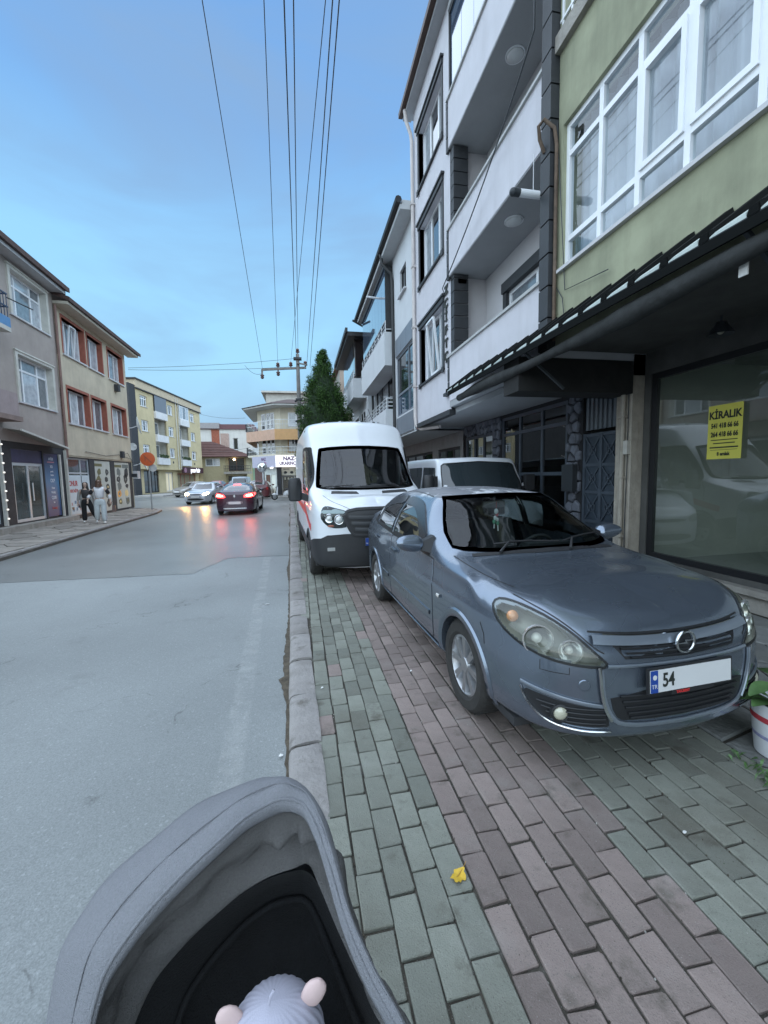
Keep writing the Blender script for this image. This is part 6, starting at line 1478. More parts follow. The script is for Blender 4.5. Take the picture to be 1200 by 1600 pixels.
def car_cols(L, W, nose_z, hood_z, belt_f, belt_r, cowl, wst, roof_z, roof_l, roof_re, roof_rez, rwb, rwb_z, tail_z, zs=.20, rooft=.57, bump_out=.05, front_w=.80, cabin=.90, tail_w=.85, maxz=.62, rwl=None):
    """control net; x half width, y from the nose backwards, z up. rails: 0 floor .. 6 belt .. 10 centre line"""
    C = []; r = rwl or rwb
    lo = lambda x, l, zl=zs, s=.96: [(x*.82, l, zl), (x*s, l, zl+.03), (x*.995, l, zl+.16)]
    def col(x, l, zsh, zb, up, low=zs, bulge=1.0):
        zm = low+.16+(zsh-low-.16)*.45
        base = [(x*.80, l+.03 if l < .2 else l, low), (x*.955*bulge, l+.01 if l < .2 else l, low+.035), (x*.99, l, low+.16), (x, l, zm), (x*1.0, l+(.018 if l < .2 else 0), zsh-.06), (x*.985, l+(.055 if l < .2 else 0), zsh)]
        return base+[(up[0][0], up[0][1], zb)]+list(up[1:])
    w = W; hz0 = hood_z
    # front face: rails wrap round the nose
    C.append(col(0, bump_out*0, nose_z-.06, nose_z, [(0, .085), (0, .10, nose_z+.025), (0, .122, nose_z+.042), (0, .15, nose_z+.054), (0, .18, nose_z+.064)]))
    C.append(col(w*.30, .012, nose_z-.055, nose_z+.005, [(w*.295, .097), (w*.28, .13, nose_z+.036), (w*.20, .17, nose_z+.062), (w*.10, .25, nose_z+.080), (0, .32, nose_z+.093)]))
    C.append(col(w*.58, .05, nose_z-.04, nose_z+.015, [(w*.56, .145), (w*.53, .20, nose_z+.062), (w*.38, .32, nose_z+.102), (w*.19, .42, nose_z+.120), (0, .47, nose_z+.126)]))
    C.append(col(w*front_w, .15, nose_z-.02, nose_z+.035, [(w*(front_w-.04), .24), (w*.72, .33, nose_z+.098), (w*.52, .5, nose_z+.140), (w*.26, .60, nose_z+.151), (0, .63, nose_z+.155)]))
    C.append(col(w*(front_w+.12), .32, min(nose_z+.0, belt_f-.125), nose_z+.075, [(w*(front_w+.06), .42), (w*.81, .53, nose_z*.55+hz0*.45+.035), (w*.60, .66, nose_z*.3+hz0*.7+.012), (w*.30, .74, nose_z*.2+hz0*.8+.010), (0, .77, nose_z*.18+hz0*.82+.010)]))
    hz = hood_z
    C.append(col(w*.985, .58, min(nose_z+.04, belt_f-.12), hz-.115, [(w*.93, .65), (w*.84, .72, hz-.058), (w*.63, .82, hz-.024), (w*.32, .88, hz-.008), (0, .90, hz-.004)]))
    C.append(col(w, cowl-.22, min(nose_z+.08, belt_f-.115), hz-.065, [(w*.95, cowl-.20), (w*.85, cowl-.12, hz-.035), (w*.64, cowl-.06, hz-.008), (w*.33, cowl-.02, hz+.005), (0, cowl-.0, hz+.008)]))
    # base of windscreen
    C.append(col(w, cowl+.18, belt_f-.12, belt_f, [(w*.955, cowl+.20), (w*.865, cowl+.17, hz+.0), (w*.68, cowl+.12, hz+.015), (w*.35, cowl+.06, hz+.028), (0, cowl+.04, hz+.030)]))
    m = .5; zmid = hz+(roof_z-.045-hz)*.52; wl = cowl+(wst-cowl)*.52
    C.append(col(w, wl+.15, belt_f-.11, belt_f+.005, [(w*.96, wl+.16), (w*(.5*cabin+.46), wl+.15, (belt_f+zmid)/2), (w*(cabin*.5+rooft*.5-.01), wl+.13, zmid-.02), (w*.40, wl+.03, zmid), (0, wl, zmid+.006)]))
    ra = roof_z-.045
    C.append(col(w, wst+.16, belt_f-.10, belt_f+.012, [(w*.962, wst+.17), (w*(.5*cabin+.40), wst+.16, (belt_f+ra)/2+.03), (w*(rooft+.07), wst+.09, ra-.022), (w*.38, wst+.02, ra-.003), (0, wst, ra+.004)]))
    C.append(col(w, roof_l, belt_f-.10, belt_f*.55+belt_r*.45, [(w*.962, roof_l), (w*(.5*cabin+.395), roof_l, (belt_f+roof_z)/2+.03), (w*(rooft+.06), roof_l, roof_z-.045), (w*.36, roof_l, roof_z-.008), (0, roof_l, roof_z)]))
    C.append(col(w, roof_re-.02, belt_r-.10, belt_r-.005, [(w*.955, roof_re), (w*(.5*cabin+.37), roof_re, (belt_r+roof_rez)/2+.02), (w*(rooft+.03), roof_re+.0, roof_rez-.05), (w*.34, roof_re+.04, roof_rez-.012), (0, roof_re+.06, roof_rez-.004)]))
    k = roof_re+(r-roof_re)*.55; zk = rwb_z+(roof_rez-rwb_z)*.52
    C.append(col(w*.985, k, belt_r-.10, belt_r+.008, [(w*.93, k+.02), (w*(.5*cabin+.34), k+.02, (belt_r+zk)/2+.01), (w*(rooft+.04), k+.0, zk-.03), (w*.36, k+.04, zk), (0, k+.05, zk+.004)]))
    C.append(col(w*.95, r+.0, belt_r-.10, min(belt_r+.01, rwb_z-.02), [(w*.88, r+.0), (w*.80, r+.01, rwb_z-.012), (w*.60, r+.03, rwb_z), (w*.30, r+.05, rwb_z+.004), (0, r+.06, rwb_z+.005)]))
    e = L-.10
    C.append(col(w*.90, max(r+.08, L-.22), tail_z-.10, tail_z, [(w*.83, max(r+.1, L-.24)), (w*.74, max(r+.09, L-.20), tail_z+.02), (w*.56, max(r+.10, L-.19), tail_z+.03), (w*.28, max(r+.10, L-.18), tail_z+.034), (0, max(r+.10, L-.18), tail_z+.036)]))
    C.append(col(w*tail_w*.72, L-.05, tail_z-.11, tail_z-.02, [(w*.56, L-.09), (w*.48, L-.095, tail_z-.005), (w*.34, L-.10, tail_z+.004), (w*.17, L-.105, tail_z+.010), (0, L-.11, tail_z+.014)]))
    C.append(col(0, L, tail_z-.12, tail_z-.04, [(0, L-.05), (0, L-.055, tail_z-.03), (0, L-.06, tail_z-.02), (0, L-.065, tail_z-.01), (0, L-.07, tail_z)]))
    return [[tuple(p) for p in c] for c in C]
# ---- steel blue hatchback on the pavement
M_PAINT = pm('paint_steel_blue', (.185, .222, .275), .3, metal=.75, var=.03, vs=2, coat=.7)
def peel(m):   # lacquer peeling off along the roof front: pale patches with their own shape
    t = m.node_tree; b = t.nodes['Principled BSDF']; src = b.inputs['Base Color'].links[0].from_socket
    co = N(t, 'ShaderNodeTexCoord'); n = N(t, 'ShaderNodeTexNoise'); n.inputs['Scale'].default_value = 3.2; n.inputs['Detail'].default_value = 7; n.inputs['Roughness'].default_value = .55; n.inputs['Distortion'].default_value = .8
    t.links.new(co.outputs['Object'], n.inputs['Vector']); sp = N(t, 'ShaderNodeSeparateXYZ'); t.links.new(co.outputs['Object'], sp.inputs[0])
    a = N(t, 'ShaderNodeMapRange'); a.inputs[1].default_value = 1.385; a.inputs[2].default_value = 1.41; t.links.new(sp.outputs['Z'], a.inputs[0])
    d = N(t, 'ShaderNodeMapRange'); d.inputs[1].default_value = 2.75; d.inputs[2].default_value = 2.35; t.links.new(sp.outputs['Y'], d.inputs[0])
    r = N(t, 'ShaderNodeMapRange'); r.inputs[1].default_value = .565; r.inputs[2].default_value = .585; t.links.new(n.outputs[0], r.inputs[0])
    m1 = N(t, 'ShaderNodeMath', operation='MULTIPLY'); m2 = N(t, 'ShaderNodeMath', operation='MULTIPLY'); t.links.new(a.outputs[0], m1.inputs[0]); t.links.new(d.outputs[0], m1.inputs[1]); t.links.new(m1.outputs[0], m2.inputs[0]); t.links.new(r.outputs[0], m2.inputs[1])
    # dust over the whole roof
    a2 = N(t, 'ShaderNodeMath', operation='MULTIPLY'); t.links.new(a.outputs[0], a2.inputs[0]); a2.inputs[1].default_value = .75
    x0 = N(t, 'ShaderNodeMixRGB'); t.links.new(a2.outputs[0], x0.inputs[0]); t.links.new(src, x0.inputs[1]); x0.inputs[2].default_value = (.25, .25, .26, 1)
    x = N(t, 'ShaderNodeMixRGB'); t.links.new(m2.outputs[0], x.inputs[0]); t.links.new(x0.outputs[0], x.inputs[1]); x.inputs[2].default_value = (.62, .64, .66, 1); t.links.new(x.outputs[0], b.inputs['Base Color'])
    iv = N(t, 'ShaderNodeMath', operation='SUBTRACT'); iv.inputs[0].default_value = 1; t.links.new(a.outputs[0], iv.inputs[1])
    for nm, v in (('Metallic', .75), ('Coat Weight', .7)):
        q = N(t, 'ShaderNodeMath', operation='MULTIPLY'); t.links.new(iv.outputs[0], q.inputs[0]); q.inputs[1].default_value = v; t.links.new(q.outputs[0], b.inputs[nm])
    # brush of dust in the roughness
    n2 = N(t, 'ShaderNodeTexNoise'); n2.inputs['Scale'].default_value = 2.5; n2.inputs['Detail'].default_value = 2; t.links.new(co.outputs['Object'], n2.inputs['Vector'])
    rr = N(t, 'ShaderNodeMapRange'); rr.inputs[3].default_value = .22; rr.inputs[4].default_value = .32; t.links.new(n2.outputs[0], rr.inputs[0]); t.links.new(rr.outputs[0], b.inputs['Roughness'])
peel(M_PAINT)
M_SILV = pm('paint_light_edge', (.26, .30, .35), .3, metal=.6, var=.04, coat=.5)
HC = thing('parked_car', 'steel blue five door hatchback parked nose forward on the brick pavement', 'car', (1.925, 1.70, 0), .045)
cols = car_cols(4.25, .875, .80, .985, .925, .985, 1.06, 1.98, 1.475, 2.75, 3.42, 1.43, 4.06, 1.10, .98, zs=.235, rooft=.565)
car = Car(HC, cols, M_PAINT, per=(16, 11))
HUB = (.89, 3.504); WR = .312
# side glass outlines (l, z)
fd = smooth_poly([(1.60, .985), (1.85, 1.17), (2.08, 1.315), (2.30, 1.365), (2.64, 1.378), (2.645, 1.37), (2.69, 1.0), (2.68, .99), (1.62, .975)], 1)
rd = smooth_poly([(2.76, 1.0), (2.715, 1.378), (2.73, 1.385), (3.10, 1.36), (3.34, 1.30), (3.42, 1.035), (3.40, 1.02), (2.78, .995)], 1)
qd = smooth_poly([(3.47, 1.045), (3.40, 1.275), (3.42, 1.28), (3.62, 1.17), (3.69, 1.09), (3.66, 1.06)], 1)
ws = smooth_poly([(-.735, 1.045), (-.545, 1.392), (-.515, 1.407), (0, 1.424), (.515, 1.407), (.545, 1.392), (.735, 1.045), (.62, 1.022), (0, 1.028), (-.62, 1.022)], 1)
hl_v = lambda s: ((-s*0, 0, 0), (s*-.6, .8, 0), (s*.8, .6, 0), (0, 0, 1))
def oblique(s):   # view onto a front corner, s = -1 for the left image side
    d = Vector((-s*.6, .8, 0)); a = Vector((.8, s*.6, 0)); return (tuple(-d*4), tuple(d), tuple(a*s), (0, 0, 1))
# coordinate along a: for the corner at s:  u = .8|x| + .6 l
hl = smooth_poly([(.365, .632), (.50, .640), (.66, .662), (.80, .705), (.92, .77), (.975, .84), (.955, .878), (.88, .890), (.78, .880), (.66, .848), (.55, .790), (.45, .712)], 1)
hatch = smooth_poly([(-.56, 1.13), (-.47, 1.34), (.47, 1.34), (.56, 1.13), (0, 1.10)], 1)
for sd in 'LR':
    for p in (fd, rd, qd): car.cut([((x-2.6)*1.0+2.6, (z-1.18)*.985+1.18) for x, z in p], sd)
car.cut([(x*.992, (z-1.22)*.985+1.22) for x, z in ws], 'F', lambda m: m.z > .95 and m.y < 2.2)
for s in (-1, 1):
    car.cut([((u-.66)*.93+.66, (z-.76)*.88+.76) for u, z in hl], oblique(s), lambda m: m.x*s > .05 and m.y < 1.2)
for l in HUB:
    c = [(l+.345*cos(a), WR+.345*sin(a)) for a in np.linspace(0, 2*pi, 40)[:-1]]
    for sd in 'LR': car.cut(c, sd, lambda m: abs(m.x) > .45)
    for s in (-1, 1): car.arch(l, WR, .345, s, M_PAINT, lip=.05, proud=.014); car.well(l, WR, .352, s)
M_RUB = pm('window_seal', (.012, .013, .014), .4, var=0)
def glazed(poly, view, mat, nm, seal=.022, off=.002):
    o = car.patch(nm, poly, view, mat, off, .004, .06)
    car.ring(poly, view, seal, off+.0015, M_RUB, o); return o
W_S = glazed(ws, 'F', M_SGLASS, 'windscreen', .017)
for sd in 'LR':
    for p in (fd, rd, qd): glazed(p, sd, M_SIDEGL, 'side_window', .028)
glazed(hatch, 'B', M_TINT, 'rear_window', .03)
# smoked wind deflectors above the side glass
M_DEF = pm('smoked_acrylic', (.022, .026, .032), .22, var=0, coat=0)
for sd in 'LR':
    a = smooth_poly([(1.70, 1.075), (1.86, 1.185), (2.08, 1.322), (2.3, 1.372), (2.655, 1.384), (2.66, 1.30), (2.35, 1.295), (2.15, 1.235), (1.95, 1.12), (1.80, 1.03)], 1)
    car.patch('wind_deflector', a, sd, M_DEF, .012, .008, .05)
    a = smooth_poly([(2.71, 1.386), (3.08, 1.366), (3.34, 1.30), (3.40, 1.21), (3.28, 1.235), (3.05, 1.285), (2.715, 1.30)], 1)
    car.patch('wind_deflector', a, sd, M_DEF, .012, .008, .05)
    g = MB(); car.strip(g, [(1.55, .955), (2.1, .968), (2.7, .985), (3.3, 1.012), (3.70, 1.05)], sd, .022, .004); g.build('belt_moulding', M_RUB, HC, fix=False)
    # doors with gaps, handles, rubbing strip
    fdo = smooth_poly([(1.40, .34), (1.385, .6), (1.42, .935), (1.56, .945), (2.69, .978), (2.70, .95), (2.70, .32), (2.68, .30), (1.43, .30)], 1)
    rdo = smooth_poly([(2.715, .32), (2.715, .978), (2.75, .982), (3.52, 1.02), (3.50, .95), (3.36, .78), (3.20, .68), (3.10, .50), (3.08, .33), (3.05, .30), (2.73, .30)], 1)
    for p, hx in ((fdo, 2.52), (rdo, 3.36)):
        g = MB(); car.strip(g, p, sd, .012, .0012, closed=True, step=.03); g.build('door_gap', M_BLACKP, HC, fix=False)
        cx = sum(q[0] for q in p)/len(p); cz = sum(q[1] for q in p)/len(p)
        d = car.patch('door', [((x-cx)*.994+cx, (z-cz)*.988+cz) for x, z in p], sd, M_PAINT, .0035, .0035, .05)
        g = MB(); h = .83 if hx < 3 else .862; car.strip(g, [(hx-.085, h), (hx+.085, h+.006)], sd, .030, .012, hgt=.022, step=.02); g.build('door_handle', M_PAINT, d, smooth=40)
        g = MB(); car.strip(g, [(hx-.07, h+.012), (hx+.07, h+.017)], sd, .010, .037, step=.02); g.build('handle_trim', M_CHROME, d, fix=False)
        g = MB(); x0, x1 = (1.45, 2.64) if hx < 3 else (2.77, 3.06); car.strip(g, [(x0, .505), (x1, .515)], sd, .035, .003, hgt=.010); g.build('rubbing_strip', M_PAINT, d, smooth=40)
    g = MB(); car.strip(g, [(1.22, .70), (1.27, .70)], sd, .030, .004, hgt=.012, step=.02); g.build('side_indicator', pm('indicator_clear', (.62, .60, .55), .2, coat=1), HC, smooth=True)
    g = MB(); car.strip(g, [(1.30, .27), (3.05, .27)], sd, .05, .002, hgt=.012); g.build('sill', M_PAINT, HC, smooth=40)
# bonnet shut line, bumper line, hatch lines
B_ = lambda p: p
panel_line(car, [*[(oblique(s), smooth_poly([(.40, .70), (.45, .728), (.55, .806), (.66, .864), (.78, .898), (.86, .912)], 2, False)) for s in (-1, 1)], *[('T', smooth_poly([(s*.655, .56), (s*.70, .75), (s*.725, 1.0), (s*.742, 1.26)], 2, False)) for s in (-1, 1)]], 'bonnet_gap', .008)
panel_line(car, [('T', [(-.58, 1.9+.2), (-.545, 2.6), (-.52, 3.3)]), ('T', [(.58, 2.1), (.545, 2.6), (.52, 3.3)])], 'roof_gutter', .014)
panel_line(car, [('L', [(.60, .72), (.56, .66), (.555, .6)]), ('R', [(.60, .72), (.56, .66), (.555, .6)])], 'bumper_gap', .007)
# windscreen sun-strip edges are the frit of the seal; wipers
for x0, x1, s in ((-.42, .12, 0), (.16, .62, 1)):
    g = MB(); pts = []
    for t in np.linspace(0, 1, 8):
        x = x0+(x1-x0)*t; z = 1.052+.012*sin(pi*t)+(.0 if s == 0 else .018*t); h = car.hit(x, z, 'F'); pts.append(h[0]+h[1]*.022)
    g.tube(pts, .007, 6); h = car.hit(x0, 1.01, 'F'); 
    g.tube([h[0]+h[1]*.015, (pts[0]+pts[3])*.5+Vector((0, -.012, .008)), pts[4]+Vector((0, -.012, .006))], [.012, .008, .006], 6); g.build('wiper', M_BLACKP, HC, smooth=40)
g = MB(); car.strip(g, smooth_poly([(-.62, 1.198), (-.42, 1.145), (0, 1.103), (.42, 1.145), (.62, 1.198)], 2, False), 'T', .05, .004); g.build('scuttle_panel', M_BLACKP, HC, fix=False)
# headlights: bowl, two reflectors, amber bulb, lens
M_LENS = glass('lamp_lens', (.88, .89, .83), refl=1.0, rough=.02, dark=.05, dcol=(.45, .46, .40))
M_BOWL = pm('lamp_bowl', (.23, .24, .215), .4, metal=.2, var=.1)
for s in (-1, 1):
    v = oblique(s); h = car.patch('headlight', hl, v, M_LENS, .004, .004, .04)
    car.patch('lamp_bowl', [((u-.66)*1.02+.66, (z-.76)*1.02+.76) for u, z in hl], v, M_BOWL, -.075, 0, .05, parent=h)
    g = MB(); car.strip(g, hl, v, .085, -.035, closed=True, step=.03)
    g = MB(); p = resample(hl, .03); H = [car.hit(q[0], q[1], v) for q in p]; g.grid([[a+n*.001 for a, n in H], [a-n*.075 for a, n in H]], closed=True); g.build('lamp_housing', M_BOWL, h, fix=False)
    g = MB(); car.strip(g, hl, v, .012, .0055, closed=True, step=.03); g.build('lamp_gap', M_RUB, h, fix=False)
    for u, z, R in ((.725, .768, .076), (.555, .722, .058)):
        c, n = car.hit(u, z, v); ax = Vector((s*.35, -.93, .0)).normalized(); c = c-n*.055
        M = Matrix.Translation(c) @ Vector((0, 0, 1)).rotation_difference(ax).to_matrix().to_4x4()
        g = MB(); g.lathe([(R, .035), (R*.96, .03), (R*.8, .0), (R*.45, -.02), (0, -.025)], 24, M); g.lathe([(R*1.06, .028), (R*1.06, .040), (R*.98, .040), (R*.98, .03)], 24, M); g.build('reflector', pm('reflector_bright', (.86, .88, .88), .22, metal=.85, var=0), h, smooth=40)
        g = MB(); g.ball(M @ Vector((0, 0, .006)), R*.38, 8); g.build('lamp_lens_inner', pm('lens_inner', (.58, .60, .58), .08, coat=1, var=0), h, smooth=True)
    c, n = car.hit(.865, .838, v); g = MB(); g.ball(c-n*.03, .034, 8); g.build('indicator_bulb', pm('bulb_amber', (.62, .28, .12), .2, coat=1), h, smooth=True)
    # washer cover and tow-eye cap
    panel_line(car, [(v, [(.56, .63), (.56, .595), (.70, .60), (.70, .65)])], 'washer_gap', .004)
# grille
M_GRL = pm('grille_black', (.016, .017, .019), .5, var=.1)
cv = lambda x: .020*(abs(x)/.4)**2
def fstrip(zf, x0, x1, w, off, hgt, m, nm, parent=None, n=24):
    g = MB(); car.strip(g, [(x0+(x1-x0)*i/n, zf(x0+(x1-x0)*i/n)) for i in range(n+1)], 'F', w, off, hgt=hgt, step=.03); return g.build(nm, m, parent or HC, smooth=40)
gp = [(-.43, .786), (-.25, .777), (0, .774), (.25, .777), (.43, .786), (.42, .755), (.35, .668), (0, .655), (-.35, .668), (-.42, .755)]
GR = car.patch('grille', gp, 'F', M_GRL, .003, .003, .05)
fstrip(lambda x: .736+.09*x*x, -.50, .50, .050, .006, .018, M_SILV, 'grille_bar', GR); fstrip(lambda x: .772+.09*x*x, -.50, .50, .010, .0025, 0, M_RUB, 'bonnet_edge_gap')
fstrip(lambda x: .762+.09*x*x, -.44, .44, .006, .016, .004, M_CHROME, 'chrome_edge', GR)
for z in (.705, .686, .667): fstrip(lambda x, z=z: z+.08*x*x, -.37+(.705-z)*1.2, .37-(.705-z)*1.2, .010, .004, .012, M_GRL, 'grille_slat', GR)
em = link('emblem', None, HC); c, n = car.hit(0, .728, 'F'); em.location = c+Vector((0, -.038, 0))
g = MB(); g.tube([(.056*cos(t), 0, .056*sin(t)) for t in np.linspace(0, 2*pi, 33)[:-1]], .0085, 8, closed=True); g.build('ring', M_CHROME, em, smooth=True)
g = MB(); g.add([(-.078, -.004, -.004), (.012, -.004, -.010), (.004, -.004, .004), (.078, -.004, .006), (-.010, -.004, .014), (-.002, -.004, .000)]+[(-.078, .006, -.004), (.012, .006, -.010), (.004, .006, .004), (.078, .006, .006), (-.010, .006, .014), (-.002, .006, .000)], [(0, 1, 2, 5), (2, 3, 4, 5), (6, 11, 8, 7), (8, 11, 10, 9), (0, 6, 7, 1), (1, 7, 8, 2), (2, 8, 9, 3), (3, 9, 10, 4), (4, 10, 11, 5), (5, 11, 6, 0)]); g.build('bolt', M_CHROME, em)
g = MB(); g.lathe([(0, 0), (.05, 0)], 24, Matrix.Translation((0, .008, 0)) @ Matrix.Rotation(pi/2, 4, 'X')); g.build('emblem_back', M_GRL, em, fix=False)
# lower intake with chrome U, plate
lo_ = smooth_poly([(-.47, .545), (-.30, .525), (.30, .525), (.47, .545), (.50, .50), (.43, .33), (.36, .285), (-.36, .285), (-.43, .33), (-.50, .50)], 1)
LI = car.patch('lower_intake', smooth_poly([(-.44, .505), (.44, .505), (.41, .38), (.35, .345), (-.35, .345), (-.41, .38)], 1), 'F', M_GRL, .003, .003, .05)
for z in (.48, .45, .42, .39, .365): fstrip(lambda x, z=z: z+.03*x*x, -.40+(.505-z)*.5, .40-(.505-z)*.5, .010, .004, .010, M_GRL, 'intake_slat', LI)
g = MB(); car.strip(g, smooth_poly([(-.485, .625), (-.475, .49), (-.435, .38), (-.36, .325), (0, .312), (.36, .325), (.435, .38), (.475, .49), (.485, .625)], 2, False), 'F', .022, .004, hgt=.010, step=.03); g.build('chrome_surround', M_SILV, LI, smooth=40)
g = MB(); car.strip(g, smooth_poly([(.43, .36), (.468, .43), (.488, .53), (.495, .64)], 2, False), 'F', .016, .012, hgt=.008, step=.03); g.build('chrome_edge', M_CHROME, LI, smooth=40); g = MB(); car.strip(g, smooth_poly([(-.43, .36), (-.468, .43), (-.488, .53), (-.495, .64)], 2, False), 'F', .016, .012, hgt=.008, step=.03); g.build('chrome_edge', M_CHROME, LI, smooth=40)
fstrip(lambda x: .632+.04*x*x, -.45, .45, .016, .003, .010, M_SILV, 'bumper_crease')
c, n = car.hit(0, .56, 'F'); PLT = plate(HC, c.x, c.y-.030, .565, '54', tilt=-.06)
g = MB(); g.box(.10, .10, 0, 0, 0, 0) if False else None
FMt = lambda x, z: Matrix.Translation((x, -.006, z)) @ Matrix(((1, 0, 0), (0, 0, -1), (0, 1, 0))).to_4x4()
g = MB(); g.add([(-.235+.013*cos(t)-.0, -.0062, .022+.013*sin(t)) for t in np.linspace(0, 2*pi, 17)[:-1]], [list(range(16))]); g.build('star_ring', M_PLATE, PLT, fix=False)
g = MB(); g.box(-.13, .14, -.005, .0, -.078, -.058); g.build('dealer_strip', M_BLACKP, PLT); text('lettering', 'TAX.RENT', .018, pm('ink_bright_red', (.55, .03, .03), .5), PLT, FMt(-.06, -.068), .0005, .001, 1.0)
for s in (-1, 1):      # fog lamp pockets
    v = oblique(s); fp = smooth_poly([(.395, .415), (.50, .435), (.76, .475), (.785, .455), (.745, .39), (.65, .335), (.38, .318), (.365, .335)], 1)
    FG = car.patch('fog_grille', fp, v, M_GRL, .003, .003, .04)
    for z in (.345, .370, .395, .42):
        g = MB(); car.strip(g, [(.39, z-.004), (.56, z+.002), (.64+(z-.34)*.9, z+.012)], v, .008, .004, hgt=.008, step=.03); g.build('fog_slat', M_GRL, FG, smooth=40)
    g = MB(); car.strip(g, smooth_poly([(.40, .435), (.53, .458), (.68, .488), (.795, .505)], 2, False), v, .018, .004, hgt=.010, step=.03); g.build('trim_upper', M_SILV, FG, smooth=40); g = MB(); car.strip(g, smooth_poly([(.795, .48), (.765, .405), (.67, .332), (.52, .303), (.365, .298)], 2, False), v, .010, .006, hgt=.009, step=.03); g.build('chrome_surround', M_CHROME, FG, smooth=40)
    c, n = car.hit(.60, .385, v); M = Matrix.Translation(c) @ Vector((0, 0, 1)).rotation_difference(Vector((s*.3, -.95, 0)).normalized()).to_matrix().to_4x4()
    g = MB(); g.lathe([(.052, -.03), (.050, .012), (.040, .016), (.036, .01)], 20, M); g.build('fog_bezel', M_GRL, FG, smooth=40)
    g = MB(); g.lathe([(.036, .008), (.030, .016), (.015, .022), (0, .024)], 20, M); g.build('fog_light', pm('fog_lens', (.50, .49, .38), .12, coat=1, var=.1), FG, smooth=True)
    c, n = car.hit(.49, .545, v); g = MB(); M = Matrix.Translation(c+n*.002) @ Vector((0, 0, 1)).rotation_difference(n).to_matrix().to_4x4(); g.lathe([(.030, 0), (.026, .003), (0, .003)], 18, M)
    if s < 0: g.build('tow_eye_cap', M_PAINT, HC, smooth=30)
    # door mirrors
    mo = link('door_mirror', None, HC); c, n = car.hit(1.62, .985, 'L' if s < 0 else 'R'); mo.location = c
    g = MB(); rows = []
    for t in np.linspace(0, 1, 11):
        x = s*(.045+.235*t); hh = .078*(1-abs(2*t-1.0)**3.0*.55)*(1.05-.3*t); dd = .07*(1-.35*t)
        if t in (0, 1): hh *= .55; dd *= .6
        rows.append([(x, .01+dd*cos(a)*1.0-.03*t, .055+.02*t+hh*sin(a)) for a in np.linspace(0, 2*pi, 17)[:-1]])
    g.grid(rows, closed=True); g.add(rows[0], [list(range(16))]); g.add(rows[-1], [list(range(16))]); g.build('shell', M_PAINT, mo, smooth=60)
    g = MB(); g.hexa([(s*-.03, -.09, -.03), (s*.07, -.04, .01), (s*.07, .05, .01), (s*-.03, .10, -.03), (s*-.055, -.02, .12), (s*.06, -.03, .075), (s*.06, .04, .075), (s*-.055, .07, .12)]); g.build('mount', M_BLACKP, mo, smooth=60)
wheels(HC, HUB, WR, .20, .855, spokes=8, rim_r=.205, double=True)
# cabin: floor, dash, seats, wheel, mirror
M_INT = pm('interior_dark', (.028, .029, .031), .85, var=.2); M_SEAT = pm('seat_cloth', (.05, .053, .058), .9, var=.2, vs=20)
g = MB(); g.box(-.78, .78, .35, 3.95, .19, .24); g.box(-.40, .40, .15, 3.95, .24, .30); g.build('floor', M_INT, HC)
g = MB(); rows = [[(x, 1.20+.35*abs(x)**2, .955) , (x, 1.50, .965), (x, 1.66, .95), (x, 1.72, .84), (x, 1.66, .60)] for x in np.linspace(-.72, .72, 13)]; g.grid(rows); db = g.build('dashboard', M_INT, HC, smooth=50)
g = MB(); g.box(.12, .56, 1.58, 1.70, .93, .985); g.build('instrument_hood', M_INT, db)
sw_ = link('steering_wheel', None, HC, (.36, 1.86, .86), (radians(-62), 0, 0))
g = MB(); g.tube([(.185*cos(t), .185*sin(t), 0) for t in np.linspace(0, 2*pi, 29)[:-1]], .016, 8, closed=True); g.ball((0, 0, -.02), (.07, .06, .03), 6); g.bar((-.18, 0, 0), (.18, 0, 0), .03, .015); g.bar((0, 0, 0), (0, -.18, 0), .03, .015); g.build('rim', M_INT, sw_, smooth=40)
for x in (-.36, .36):
    st = link('front_seat', None, HC, (x, 2.25, .30)); g = MB(); g.box(-.24, .24, -.25, .28, .0, .22); g.build('cushion', M_SEAT, st)
    g = MB(); g.hexa([(-.23, .18, .2), (.23, .18, .2), (.23, .34, .2), (-.23, .34, .2), (-.2, .36, .80), (.2, .36, .80), (.2, .47, .80), (-.2, .47, .80)]); g.build('backrest', M_SEAT, st)
    g = MB(); g.box(-.13, .13, .38, .48, .84, 1.0); g.tube([(-.06, .43, .78), (-.06, .43, .86)], .008, 5); g.tube([(.06, .43, .78), (.06, .43, .86)], .008, 5); g.build('headrest', M_SEAT, st)
g = MB(); g.box(-.62, .62, 2.95, 3.4, .3, .52); g.hexa([(-.62, 3.3, .5), (.62, 3.3, .5), (.62, 3.45, .5), (-.62, 3.45, .5), (-.58, 3.48, 1.0), (.58, 3.48, 1.0), (.58, 3.58, 1.0), (-.58, 3.58, 1.0)]); g.build('rear_seat', M_SEAT, HC)
g = MB(); g.box(-.115, .115, 1.985, 2.01, 1.285, 1.345); g.tube([(0, 2.0, 1.345), (0, 1.98, 1.40)], .012, 6); g.build('rear_view_mirror', pm('mirror_back', (.10, .105, .11), .5), HC)
car.finish()
HM = Matrix.Rotation(.045, 4, 'Z')
hw = lambda x, y, z: Vector((1.925, 1.70, 0))+HM @ Vector((x, y, z))
